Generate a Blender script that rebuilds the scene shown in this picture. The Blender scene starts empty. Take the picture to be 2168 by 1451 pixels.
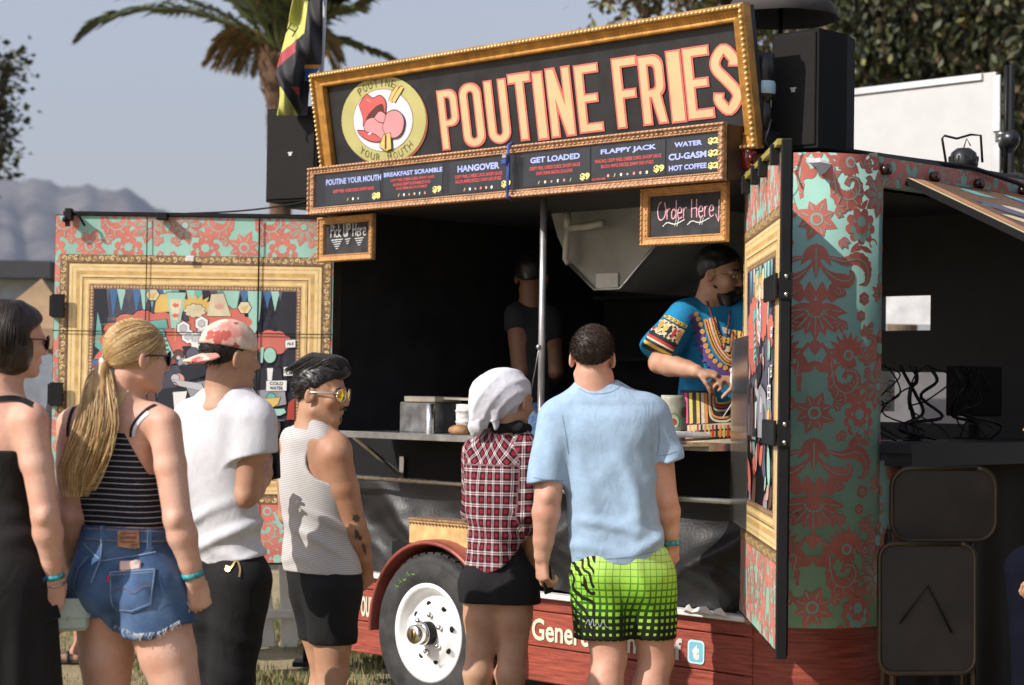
import bpy, math, random
import numpy as np
from mathutils import Vector, Matrix, geometry
random.seed(7); RNG = np.random.default_rng(7)
SC = bpy.context.scene
COL = SC.collection
PI = math.pi
R_ = math.radians

# ------------------------------------------------------------------ camera
FPX, CX, CY, CAMH = 4186.0, 1084.0, 725.5, 1.434
PITCH, ROLL, YAW = R_(1.43), R_(0.856), R_(44.48)
cam = bpy.data.cameras.new('camera'); cam_o = bpy.data.objects.new('camera', cam); COL.objects.link(cam_o)
cam.sensor_width = 36.0; cam.lens = 36.0 * FPX / 2168.0
cam.clip_start = 0.1; cam.clip_end = 60000
cam_o.location = (0, 0, CAMH)
cam_o.rotation_euler = (Matrix.Rotation(PI/2 + PITCH, 3, 'X') @ Matrix.Rotation(ROLL, 3, 'Z')).to_euler()
SC.camera = cam_o
cam.dof.use_dof = True; cam.dof.focus_distance = 7.7; cam.dof.aperture_fstop = 3.4

# ------------------------------------------------------------------ light
SUN_EL, SUN_AZ = R_(37), R_(240)          # azimuth clockwise from +Y
w = bpy.data.worlds.new('World'); SC.world = w; w.use_nodes = True
nt = w.node_tree; bg = nt.nodes['Background']
sky = nt.nodes.new('ShaderNodeTexSky'); sky.sky_type = 'NISHITA'; sky.sun_disc = False
sky.sun_elevation = SUN_EL; sky.sun_rotation = SUN_AZ; sky.dust_density = 1.6; sky.ozone_density = 2.2; sky.air_density = 1.5
hs = nt.nodes.new('ShaderNodeHueSaturation'); hs.inputs['Saturation'].default_value = .62; mx = nt.nodes.new('ShaderNodeMix'); mx.data_type = 'RGBA'; mx.blend_type = 'MULTIPLY'; mx.inputs[0].default_value = 1.0; mx.inputs[7].default_value = (1.05, .985, 1.06, 1)
nt.links.new(sky.outputs[0], hs.inputs['Color']); nt.links.new(hs.outputs[0], mx.inputs[6]); nt.links.new(mx.outputs[2], bg.inputs[0]); bg.inputs[1].default_value = 0.12
sl = bpy.data.lights.new('sun', 'SUN'); sl.energy = 5.0; sl.angle = R_(0.5); sl.color = (1.0, 0.94, 0.86)
so = bpy.data.objects.new('sun', sl); COL.objects.link(so)
sd = Vector((math.sin(SUN_AZ)*math.cos(SUN_EL), math.cos(SUN_AZ)*math.cos(SUN_EL), math.sin(SUN_EL)))
so.rotation_euler = sd.to_track_quat('Z', 'Y').to_euler()
SC.view_settings.view_transform = 'Standard'; SC.view_settings.look = 'None'
SC.view_settings.exposure = 0.20; SC.view_settings.gamma = 1.0
SC.cycles.max_bounces = 6; SC.cycles.diffuse_bounces = 3; SC.cycles.transparent_max_bounces = 8
SC.cycles.use_denoising = True

# ------------------------------------------------------------------ camera maths (used to measure the place)
_cp, _sp, _c, _s = math.cos(PITCH), math.sin(PITCH), math.cos(ROLL), math.sin(ROLL)
RT = np.array([_c, -_s*_sp, _s*_cp]); UP = np.array([-_s, -_c*_sp, _c*_cp]); FW = np.array([0, _cp, _sp])
CAMP = np.array([0, 0, CAMH])
def ray(u, v): return RT*(u-CX)/FPX - UP*(v-CY)/FPX + FW
def at(u, v, Y):
    d = ray(u, v); return CAMP + d*(Y/d[1])
EX = np.array([math.sin(YAW), -math.cos(YAW), 0]); EY = np.array([math.cos(YAW), math.sin(YAW), 0]); EZ = np.array([0, 0, 1.0])
ORG = np.array([-0.24861, 9.0051, 0.0]); TROT = math.atan2(EX[1], EX[0])
def TW(x, y, z): return ORG + EX*x + EY*y + EZ*z            # trailer frame -> world
def side(u, v, y=0.0):
    d = ray(u, v); k = ((ORG-CAMP)@EY + y)/(d@EY); p = CAMP + d*k - ORG
    return (p@EX, y, p[2])
def endw(u, v, x):
    d = ray(u, v); k = ((ORG-CAMP)@EX + x)/(d@EX); p = CAMP + d*k - ORG
    return (x, p@EY, p[2])

# ------------------------------------------------------------------ objects
ROOTM = {}
def empty(name, label, cat, loc=(0, 0, 0), rz=0.0, group=None, kind=None):
    o = bpy.data.objects.new(name, None); COL.objects.link(o); o.empty_display_size = 0.2
    o.location = loc; o.rotation_euler = (0, 0, rz)
    ROOTM[o] = Matrix.Translation(loc) @ Matrix.Rotation(rz, 4, 'Z')
    tag(o, label, cat, group, kind); return o
def tag(o, label=None, cat=None, group=None, kind=None):
    for k, val in (('label', label), ('category', cat), ('group', group), ('kind', kind)):
        if val: o[k] = val
    return o
def rootm(o):
    while o.parent: o = o.parent
    return ROOTM.get(o, Matrix.Identity(4))
def mesh_obj(name, V, F, mats, parent=None, mi=None, smooth=False, origin=None, attrs=None):
    """V in world coordinates; stored relative to the root of parent (or to origin)."""
    V = np.asarray(V, float).reshape(-1, 3)
    if parent is not None:
        Mi = np.array(rootm(parent).inverted()); V = V @ Mi[:3, :3].T + Mi[:3, 3]
    elif origin is not None: V = V - np.asarray(origin)
    me = bpy.data.meshes.new(name)
    if isinstance(F, np.ndarray):
        n = len(F); k = F.shape[1]
        me.vertices.add(len(V)); me.vertices.foreach_set('co', V.astype(np.float32).ravel())
        me.loops.add(n*k); me.loops.foreach_set('vertex_index', F.astype(np.int32).ravel())
        me.polygons.add(n); me.polygons.foreach_set('loop_start', np.arange(0, n*k, k, dtype=np.int32))
        me.update(calc_edges=True); me.validate()
    else:
        me.from_pydata([tuple(v) for v in V], [], F)
    if not isinstance(mats, (list, tuple)): mats = [mats]
    for m in mats: me.materials.append(m)
    if mi is not None and len(mi) == len(me.polygons): me.polygons.foreach_set('material_index', np.asarray(mi, np.int32))
    sm = np.asarray(smooth) if not isinstance(smooth, bool) else np.full(len(me.polygons), smooth)
    if len(sm) == len(me.polygons): me.polygons.foreach_set('use_smooth', sm.astype(bool))
    if attrs:
        for an, av in attrs.items():
            a = me.attributes.new(an, 'FLOAT', 'POINT')
            if len(av) == len(me.vertices): a.data.foreach_set('value', np.asarray(av, np.float32))
    me.update()
    o = bpy.data.objects.new(name, me); COL.objects.link(o)
    if parent is not None: o.parent = parent
    elif origin is not None:
        o.location = tuple(origin); ROOTM[o] = Matrix.Translation(tuple(origin))
    return o

def frame(p, x, z=(0, 0, 1)):
    """4x4 numpy frame with origin p, axis x, and z as close as can be."""
    x = np.array(x, float); x /= np.linalg.norm(x); z = np.array(z, float); z = z - x*(z@x); z /= np.linalg.norm(z)
    y = np.cross(z, x); M = np.eye(4); M[:3, 0] = x; M[:3, 1] = y; M[:3, 2] = z; M[:3, 3] = p; return M
TM = np.eye(4); TM[:3, 0] = EX; TM[:3, 1] = EY; TM[:3, 2] = EZ; TM[:3, 3] = ORG

class MB:
    def __init__(s, M=None): s.V = []; s.F = []; s.mi = []; s.sm = []; s.M = np.eye(4) if M is None else M
    def add(s, V, F, m=0, sm=False, M=None):
        V = np.asarray(V, float).reshape(-1, 3); M = s.M if M is None else s.M @ M
        V = V @ M[:3, :3].T + M[:3, 3]; b = len(s.V); s.V.extend(V.tolist())
        for f in F: s.F.append([b+i for i in f]); s.mi.append(m); s.sm.append(sm)
        return s
    def box(s, c, d, m=0, M=None, bev=0.0):
        x, y, z = [k/2 for k in d]; c = np.array(c, float)
        if bev > 0:
            b = min(bev, x*.9, y*.9, z*.9); P = []
            idx = {}
            for i, sx in enumerate((-1, 1)):
                for j, sy in enumerate((-1, 1)):
                    for k, sz in enumerate((-1, 1)):
                        for a in range(3):
                            v = [sx*(x-b), sy*(y-b), sz*(z-b)]; v[a] = (sx*x, sy*y, sz*z)[a]
                            idx[(i, j, k, a)] = len(P); P.append(v)
            F = []
            def q(l): F.append(l)
            for a in range(3):
                o = [t for t in range(3) if t != a]
                for sgn in (0, 1):
                    cs = [(0, 0), (1, 0), (1, 1), (0, 1)]; l = []
                    for (p, r) in cs:
                        t = [0, 0, 0]; t[a] = sgn; t[o[0]] = p; t[o[1]] = r; l.append(idx[(*t, a)])
                    if (sgn == 0) != (a == 1): l.reverse()
                    q(l)
            for a in range(3):      # edges along a
                o = [t for t in range(3) if t != a]
                for p in (0, 1):
                    for r in (0, 1):
                        t0 = [0, 0, 0]; t1 = [0, 0, 0]; t1[a] = 1
                        t0[o[0]] = t1[o[0]] = p; t0[o[1]] = t1[o[1]] = r
                        l = [idx[(*t0, o[0])], idx[(*t1, o[0])], idx[(*t1, o[1])], idx[(*t0, o[1])]]
                        q(l)
            for i in (0, 1):
                for j in (0, 1):
                    for k in (0, 1): q([idx[(i, j, k, a)] for a in range(3)])
            P = np.array(P); # fix winding outward
            G = []
            for l in F:
                v = P[l]; n = np.cross(v[1]-v[0], v[2]-v[0]); G.append(l if n @ v.mean(0) > 0 else l[::-1])
            return s.add(P + c, G, m, False, M)
        V = [(sx*x+c[0], sy*y+c[1], sz*z+c[2]) for sz in (-1, 1) for sx, sy in ((-1, -1), (1, -1), (1, 1), (-1, 1))]
        return s.add(V, [(3, 2, 1, 0), (4, 5, 6, 7), (0, 1, 5, 4), (1, 2, 6, 5), (2, 3, 7, 6), (3, 0, 4, 7)], m, False, M)
    def tube(s, pts, r, n=8, m=0, sm=True, M=None, caps=True):
        pts = np.asarray(pts, float); k = len(pts); rs = np.broadcast_to(np.asarray(r, float), (k,))
        t = np.gradient(pts, axis=0); t /= np.linalg.norm(t, axis=1)[:, None] + 1e-12
        up = np.array([0, 0, 1.0]) if abs(t[0][2]) < .9 else np.array([1.0, 0, 0])
        V = []; u = np.cross(t[0], up); u /= np.linalg.norm(u)
        for i in range(k):
            u = u - t[i]*(u@t[i]); u /= np.linalg.norm(u)+1e-12; vv = np.cross(t[i], u)
            for j in range(n):
                a = 2*PI*j/n; V.append(pts[i] + rs[i]*(u*math.cos(a)+vv*math.sin(a)))
        F = [(i*n+j, i*n+(j+1) % n, (i+1)*n+(j+1) % n, (i+1)*n+j) for i in range(k-1) for j in range(n)]
        if caps: F += [tuple(range(n-1, -1, -1)), tuple((k-1)*n+j for j in range(n))]
        return s.add(V, F, m, sm, M)
    def lathe(s, prof, n=32, m=0, sm=True, M=None, ms=None):
        """prof [(r,z)], axis +Z"""
        k = len(prof); V = [(r*math.cos(2*PI*j/n), r*math.sin(2*PI*j/n), z) for r, z in prof for j in range(n)]
        for i in range(k-1):
            pass
        F = [(i*n+j, i*n+(j+1) % n, (i+1)*n+(j+1) % n, (i+1)*n+j) for i in range(k-1) for j in range(n)]
        s.add(V, F, m, sm, M)
        if ms:
            b = len(s.mi) - len(F)
            for i in range(k-1):
                for j in range(n): s.mi[b+i*n+j] = ms[i]
        return s
    def ball(s, c, r, n=10, k=6, m=0, M=None):
        r = np.broadcast_to(np.asarray(r, float), (3,)); V = []
        for i in range(k+1):
            th = PI*i/k
            for j in range(n):
                a = 2*PI*j/n; V.append((c[0]+r[0]*math.sin(th)*math.cos(a), c[1]+r[1]*math.sin(th)*math.sin(a), c[2]-r[2]*math.cos(th)))
        F = [(i*n+j, i*n+(j+1) % n, (i+1)*n+(j+1) % n, (i+1)*n+j) for i in range(k) for j in range(n)]
        return s.add(V, F, m, True, M)
    def prism(s, poly, h0, h1, m=0, M=None):
        """poly in local xz plane, extruded along local y from h0 to h1"""
        n = len(poly); V = [(x, h0, z) for x, z in poly] + [(x, h1, z) for x, z in poly]
        T = geometry.tessellate_polygon([[Vector((x, z, 0)) for x, z in poly]])
        F = [tuple(t) for t in T] + [tuple(n+i for i in reversed(t)) for t in T] + [(i, (i+1) % n, n+(i+1) % n, n+i) for i in range(n)]
        return s.add(V, F, m, False, M)
    def build(s, name, mats, parent=None, origin=None, **k):
        return mesh_obj(name, s.V, s.F, mats, parent, s.mi, np.array(s.sm, bool), origin, **k)

# ------------------------------------------------------------------ materials
MATS = {}
def mat(name, col, rough=0.6, metal=0.0, var=0.12, vscale=9.0, bump=0.0, bscale=60.0, spec=0.5, coat=0.0, col2=None, sub=0.0, coord='Object', dirt=0.0):
    if name in MATS: return MATS[name]
    m = bpy.data.materials.new(name); m.use_nodes = True; nt = m.node_tree; N = nt.nodes; L = nt.links
    b = N['Principled BSDF']; b.inputs['Roughness'].default_value = rough; b.inputs['Metallic'].default_value = metal
    b.inputs['Specular IOR Level'].default_value = spec; b.inputs['Coat Weight'].default_value = coat
    if sub: b.inputs['Subsurface Weight'].default_value = sub; b.inputs['Subsurface Radius'].default_value = (.02, .008, .004); b.inputs['Subsurface Scale'].default_value = .5
    tc = N.new('ShaderNodeTexCoord')
    nz = N.new('ShaderNodeTexNoise'); nz.inputs['Scale'].default_value = vscale; nz.inputs['Detail'].default_value = 6
    L.new(tc.outputs[coord], nz.inputs['Vector'])
    rp = N.new('ShaderNodeValToRGB'); c = np.array(col[:3]); c2 = np.array(col2[:3]) if col2 is not None else c*(1-var*1.6)
    c1 = c if col2 is not None else np.minimum(c*(1+var), 0.95)
    rp.color_ramp.elements[0].position = .32; rp.color_ramp.elements[1].position = .68
    rp.color_ramp.elements[0].color = (*c2, 1); rp.color_ramp.elements[1].color = (*c1, 1)
    L.new(nz.outputs['Fac'], rp.inputs['Fac']); L.new(rp.outputs['Color'], b.inputs['Base Color'])
    rr = N.new('ShaderNodeMapRange'); rr.inputs['To Min'].default_value = max(rough-.08, .02); rr.inputs['To Max'].default_value = min(rough+.1, 1)
    L.new(nz.outputs['Fac'], rr.inputs['Value']); L.new(rr.outputs['Result'], b.inputs['Roughness'])
    if bump > 0:
        n2 = N.new('ShaderNodeTexNoise'); n2.inputs['Scale'].default_value = bscale; n2.inputs['Detail'].default_value = 5
        L.new(tc.outputs[coord], n2.inputs['Vector'])
        bp = N.new('ShaderNodeBump'); bp.inputs['Strength'].default_value = bump; bp.inputs['Distance'].default_value = 0.01
        L.new(n2.outputs['Fac'], bp.inputs['Height']); L.new(bp.outputs['Normal'], b.inputs['Normal'])
    MATS[name] = m; return m
def sr(r, g, b):
    f = lambda c: (c/255/12.92 if c/255 <= .04045 else ((c/255+.055)/1.055)**2.4)
    return (f(r), f(g), f(b))
def nodes(m): return m.node_tree.nodes, m.node_tree.links, m.node_tree.nodes['Principled BSDF']
def glassy(name, alpha=.12, tint=(.8, .85, .85)):
    m = bpy.data.materials.new(name); m.use_nodes = True; N = m.node_tree.nodes; L = m.node_tree.links
    N.remove(N['Principled BSDF']); out = N['Material Output']
    t = N.new('ShaderNodeBsdfTransparent'); t.inputs[0].default_value = (.93, .95, .95, 1)
    g = N.new('ShaderNodeBsdfGlossy'); g.inputs['Roughness'].default_value = .16
    d = N.new('ShaderNodeBsdfDiffuse'); d.inputs[0].default_value = (*tint, 1)
    fr = N.new('ShaderNodeFresnel'); fr.inputs[0].default_value = 1.25
    m1 = N.new('ShaderNodeMixShader'); m2 = N.new('ShaderNodeMixShader'); m1.inputs[0].default_value = alpha
    L.new(t.outputs[0], m1.inputs[1]); L.new(d.outputs[0], m1.inputs[2])
    L.new(fr.outputs[0], m2.inputs[0]); L.new(m1.outputs[0], m2.inputs[1]); L.new(g.outputs[0], m2.inputs[2])
    L.new(m2.outputs[0], out.inputs[0]); return m

# ------------------------------------------------------------------ flat art (prints, lettering) as inlaid geometry
class Art:
    """polygons in (u,v) metres mapped to 3D by fn(u,v,h); each layer sits a hair above the last"""
    def __init__(s, fn): s.fn = fn; s.V = []; s.F = []; s.mi = []; s.mats = []; s.n = 0
    def m(s, mt):
        if mt not in s.mats: s.mats.append(mt)
        return s.mats.index(mt)
    def tri(s, P2, T, mt, h):
        b = len(s.V); s.V.extend([s.fn(u, v, h) for u, v in P2]); k = s.m(mt)
        for t in T: s.F.append([b+i for i in t]); s.mi.append(k)
    def poly(s, P, mt, layer=0, holes=(), clip=None, jit=True):
        if clip is not None:
            P = clip_poly(P, *clip)
            if len(P) < 3: return
        s.n += 1; h = 0.0006 + layer*0.0006 + ((s.n % 37)*0.000012 if jit else 0)
        rings = [[Vector((x, y, 0)) for x, y in P]] + [[Vector((x, y, 0)) for x, y in q] for q in holes]
        try: T = geometry.tessellate_polygon(rings)
        except Exception: return
        A = list(P)
        for q in holes: A += list(q)
        G = []
        for t in T:
            (x0, y0), (x1, y1), (x2, y2) = A[t[0]], A[t[1]], A[t[2]]
            a = (x1-x0)*(y2-y0)-(x2-x0)*(y1-y0)
            if abs(a) < 1e-10: continue
            G.append(t if a > 0 else t[::-1])
        s.tri(A, G, mt, h)
    def rect(s, u0, v0, u1, v1, mt, layer=0): s.poly([(u0, v0), (u1, v0), (u1, v1), (u0, v1)], mt, layer)
    def ring(s, u0, v0, u1, v1, w, mt, layer=0):
        a = [(u0, v0), (u1, v0), (u1, v1), (u0, v1)]; b = [(u0+w, v0+w), (u1-w, v0+w), (u1-w, v1-w), (u0+w, v1-w)]
        for i in range(4):
            j = (i+1) % 4; s.poly([a[i], a[j], b[j], b[i]], mt, layer, jit=False)
    def line(s, pts, wd, mt, layer=0, clip=None): s.poly(ribbon(pts, wd), mt, layer, clip=clip)
    def text(s, txt, u, v, wd, ht, mt, layer=0, bold=0.0, rot=0.0, clip=None, center=False):
        P, T = text_mesh(txt, bold)
        if P is None: return
        lo = P.min(0); sz = P.max(0)-lo; P = (P-lo)/np.maximum(sz, 1e-6)*np.array([wd, ht])
        if center: P = P - np.array([wd/2, ht/2])
        c, sn = math.cos(rot), math.sin(rot); P = P @ np.array([[c, sn], [-sn, c]]) + np.array([u, v])
        if clip is not None:
            for t in T: s.poly([tuple(P[i]) for i in t], mt, layer, clip=clip, jit=False)
        else:
            s.n += 1; s.tri([tuple(p) for p in P], T, mt, 0.0006+layer*0.0006)
    def build(s, name, parent=None, origin=None): return mesh_obj(name, s.V, s.F, s.mats, parent, s.mi, False, origin)
_TXT = {}
def text_mesh(txt, bold):
    if (txt, bold) in _TXT: return _TXT[(txt, bold)]
    cu = bpy.data.curves.new('t', 'FONT'); cu.body = txt; cu.offset = bold; cu.resolution_u = 3; cu.fill_mode = 'FRONT'
    o = bpy.data.objects.new('t', cu); COL.objects.link(o); dg = bpy.context.evaluated_depsgraph_get(); oe = o.evaluated_get(dg)
    me = oe.to_mesh(); P = np.array([(q.co.x, q.co.y) for q in me.vertices]); T = [tuple(p.vertices) for p in me.polygons]
    oe.to_mesh_clear(); bpy.data.objects.remove(o); bpy.data.curves.remove(cu)
    if len(P) == 0: P = None
    elif T:
        G = []
        for t in T:
            a = sum(P[t[i]][0]*P[t[(i+1) % len(t)]][1]-P[t[(i+1) % len(t)]][0]*P[t[i]][1] for i in range(len(t)))
            G.append(t if a > 0 else t[::-1])
        T = G
    _TXT[(txt, bold)] = (P, T); return P, T
def clip_poly(P, x0, y0, x1, y1):
    for ax, lim, sg in ((0, x0, 1), (0, x1, -1), (1, y0, 1), (1, y1, -1)):
        Q = []; n = len(P)
        for i in range(n):
            a, b = P[i], P[(i+1) % n]; da, db = sg*(a[ax]-lim), sg*(b[ax]-lim)
            if da >= 0: Q.append(a)
            if (da >= 0) != (db >= 0):
                t = da/(da-db); Q.append((a[0]+(b[0]-a[0])*t, a[1]+(b[1]-a[1])*t))
        P = Q
        if len(P) < 3: return []
    return P
def ribbon(pts, wd):
    pts = np.asarray(pts, float); k = len(pts); wd = np.broadcast_to(np.asarray(wd, float), (k,))
    t = np.gradient(pts, axis=0); t /= np.linalg.norm(t, axis=1)[:, None]+1e-12; n = np.stack([-t[:, 1], t[:, 0]], 1)
    a = pts + n*wd[:, None]/2; b = pts - n*wd[:, None]/2
    return [tuple(p) for p in b] + [tuple(p) for p in a[::-1]]
def smooth_path(pts, n=24):
    pts = np.asarray(pts, float); k = len(pts); out = []
    P = np.vstack([2*pts[0]-pts[1], pts, 2*pts[-1]-pts[-2]])
    for i in np.linspace(0, k-1-1e-6, n):
        j = int(i); t = i-j; p0, p1, p2, p3 = P[j:j+4]
        out.append(.5*(2*p1+(p2-p0)*t+(2*p0-5*p1+4*p2-p3)*t*t+(3*p1-p0-3*p2+p3)*t**3))
    return np.array(out)
def circle(cx, cy, r, n=24, ry=None, a0=0, a1=2*PI):
    ry = r if ry is None else ry
    return [(cx+r*math.cos(a0+(a1-a0)*i/n), cy+ry*math.sin(a0+(a1-a0)*i/n)) for i in range(n)]
def petal(cx, cy, ang, L, wd, n=7, tip=1.0):
    P = []; c, s = math.cos(ang), math.sin(ang)
    pr = [(t, wd/2*math.sin(PI*t**(.75*tip))) for t in np.linspace(0, 1, n)]
    for t, h in pr + [(t, -h) for t, h in pr[-2:0:-1]]:
        x = t*L; P.append((cx+x*c-h*s, cy+x*s+h*c))
    return P[::-1]
def lobed(cx, cy, r, n, dep=.2, k=6, a0=0.0, sx=1.0):
    P = []
    for i in range(n*k):
        a = a0+2*PI*i/(n*k); rr = r*(1-dep+dep*abs(math.sin(n*(a-a0)/2))**.6); P.append((cx+sx*rr*math.cos(a), cy+rr*math.sin(a)))
    return P
# ------------------------------------------------------------------ shared colours
M_BLACK = mat('black_paint', (.009, .009, .010), .5, spec=.25)
M_BLKMAT = mat('matte_black', (.010, .010, .011), .85, spec=.2)
M_STEEL = mat('stainless', (.55, .55, .54), .28, 1.0, var=.08, vscale=30)
M_ALU = mat('aluminium', (.62, .62, .62), .4, .9, var=.05)
M_WHITE = mat('white_paint', (.70, .69, .67), .5, var=.05)
M_TEAL = mat('damask_teal', (.30, .53, .44), .5, var=.12, vscale=3)
M_CORAL = mat('damask_coral', (.63, .19, .145), .5, var=.14, vscale=5)
M_GOLD = mat('print_gold', (.64, .41, .15), .45, var=.15, vscale=25)
M_GOLDL = mat('print_gold_light', (.80, .60, .30), .45, var=.08, vscale=20)
M_GOLDD = mat('print_gold_dark', (.16, .085, .035), .5, var=.3, vscale=60)
M_BRONZE = mat('print_bronze', (.26, .16, .085), .5, var=.35, vscale=70)
M_FRAME = mat('carved_gold', (.46, .225, .045), .38, .35, var=.22, vscale=18, bump=.25, bscale=120)
M_FRAMEP = mat('carved_pinkish_gold', (.42, .22, .10), .5, .15, var=.3, vscale=40, bump=.4, bscale=160)
M_BEAD = mat('bead_gold', (.75, .55, .25), .3, .4, var=.1)
M_BEADP = mat('bead_pale', (.62, .38, .24), .42, .15, var=.2)

# ------------------------------------------------------------------ ground
def ground():
    N = 90; V = []; F = []
    xs = np.concatenate([[-9000, -2000, -400, -100, -40], np.linspace(-16, 16, 81), [40, 100, 400, 2000, 9000]])
    ys = np.concatenate([[-300, -60, -15], np.linspace(-4, 28, 81), [45, 90, 250, 900, 3000, 12000]])
    for y in ys:
        for x in xs:
            near = abs(x) < 20 and -5 < y < 30
            V.append((x, y, (.018*math.sin(x*2.1+y*.7)+.012*math.sin(y*3.3-x*1.1)) * near))
    nx = len(xs); F = [(j*nx+i, j*nx+i+1, (j+1)*nx+i+1, (j+1)*nx+i) for j in range(len(ys)-1) for i in range(nx-1)]
    m = mat('dry_ground', (.36, .27, .16), .95, var=.2, vscale=2.2, bump=.8, bscale=30)
    n, l, b = nodes(m)
    tc = n.new('ShaderNodeTexCoord'); nz = n.new('ShaderNodeTexNoise'); nz.inputs['Scale'].default_value = .9; nz.inputs['Detail'].default_value = 8
    n2 = n.new('ShaderNodeTexNoise'); n2.inputs['Scale'].default_value = 40; n2.inputs['Detail'].default_value = 6
    l.new(tc.outputs['Object'], nz.inputs[0]); l.new(tc.outputs['Object'], n2.inputs[0])
    ad = n.new('ShaderNodeMath'); ad.operation = 'ADD'; l.new(nz.outputs['Fac'], ad.inputs[0]); l.new(n2.outputs['Fac'], ad.inputs[1])
    rp = n.new('ShaderNodeValToRGB'); l.new(ad.outputs[0], rp.inputs[0]); e = rp.color_ramp.elements
    rp.color_ramp.elements[0].position = .0
    ad2 = n.new('ShaderNodeMath'); ad2.operation = 'MULTIPLY'; ad2.inputs[1].default_value = .5; l.new(ad.outputs[0], ad2.inputs[0]); l.new(ad2.outputs[0], rp.inputs[0])
    e[0].position = .38; e[0].color = (.11, .11, .04, 1); e[1].position = .62; e[1].color = (.34, .26, .16, 1)
    k = e.new(.5); k.color = (.27, .22, .11, 1)
    l.new(rp.outputs[0], b.inputs['Base Color'])
    o = mesh_obj('ground', V, F, m, smooth=True); tag(o, 'dry trampled festival lawn of tan soil and thin grass', None, None, 'structure')
ground()
def grass():
    V = []; F = []; mi = []
    def patch(n, x0, x1, y0, y1):
        for _ in range(n):
            x = random.uniform(x0, x1); y = random.uniform(y0, y1)
            cl = math.sin(x*1.7+1.3)*math.sin(y*1.9+.4) + .6*math.sin(x*4.1+y*3.3)
            if cl < random.uniform(-.9, .5): continue
            h = random.uniform(.015, .05); a = random.uniform(0, 2*PI); w_ = random.uniform(.003, .006); ln = random.uniform(0, .03)
            b = len(V); dx, dy = math.cos(a)*w_, math.sin(a)*w_
            V.extend([(x-dx, y-dy, -.01), (x+dx, y+dy, -.01), (x+math.cos(a+1.5)*ln, y+math.sin(a+1.5)*ln, h)])
            F.append((b, b+1, b+2)); mi.append(0 if random.random() < .55 else 1)
    patch(52000, -2.9, -.1, 8.6, 13.5); patch(9000, -.2, 2.2, 7.4, 9.5)
    o = mesh_obj('grass', V, F, [mat('grass_green', (.10, .13, .03), .8, var=.3, vscale=3), mat('grass_dry', (.34, .27, .12), .85, var=.3, vscale=3)], mi=mi)
    tag(o, 'short patchy grass, half green half dry, behind and under the trailer', None, None, 'stuff')
grass()
def hills():
    V = []; F = []; nx, ny = 120, 40
    prof = [(-400, 470), (0, 377), (60, 380), (110, 386), (165, 397), (190, 394), (230, 400), (262, 402), (280, 408), (320, 430), (355, 452), (420, 490), (520, 560), (640, 640), (800, 740), (1000, 800)]
    for j in range(ny):
        t = j/(ny-1)
        for i in range(nx):
            u = -500 + 1600*i/(nx-1); vv = np.interp(u, [p[0] for p in prof], [p[1] for p in prof])
            Y = 4200 + 1900*t; top = at(u, vv, 6100)
            hh = max(top[2], 2)
            rg = .5+.5*math.sin(i*.30+3.5*t+math.sin(i*.11)*2)+.30*math.sin(i*.71+1+t*5+math.sin(i*.23+t*3)*1.5)+.12*math.sin(i*1.6+t*7)
            z = hh*(t**.9)*(1-.13*(1-t)*rg*2.2*(t > .02)) if t < 1 else hh
            z += (7*math.sin(i*.9)+4*math.sin(i*2.1+1))*t
            V.append((top[0]*Y/6100, Y, z*(Y/6100)**.5-3*(t == 0)))
    F = [(j*nx+i, j*nx+i+1, (j+1)*nx+i+1, (j+1)*nx+i) for j in range(ny-1) for i in range(nx-1)]
    b = len(V)
    for i in range(nx): V.append((V[(ny-1)*nx+i][0]*1.2, 7600, -3))
    F += [((ny-1)*nx+i, (ny-1)*nx+i+1, b+i+1, b+i) for i in range(nx-1)]
    o = mesh_obj('hills', V, F, mat('desert_rock', (.105, .092, .080), .95, var=.8, vscale=.006, bump=1, bscale=.03), smooth=True)
    tag(o, 'bare hazy blue desert mountain ridge on the horizon', None, None, 'structure')
hills()
def haze():
    mb = MB(); mb.box((0, 3900, 520), (17000, 9000, 1050))
    m = bpy.data.materials.new('haze'); m.use_nodes = True; N = m.node_tree.nodes; N.remove(N['Principled BSDF'])
    v = N.new('ShaderNodeVolumePrincipled'); v.inputs['Density'].default_value = 0.00008; v.inputs['Color'].default_value = (.68, .78, 1.0, 1); v.inputs['Anisotropy'].default_value = .3
    m.node_tree.links.new(v.outputs[0], N['Material Output'].inputs['Volume'])
    o = mb.build('haze', m); tag(o, 'thin blue desert haze in front of the mountains', None, None, 'stuff')
haze()

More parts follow.
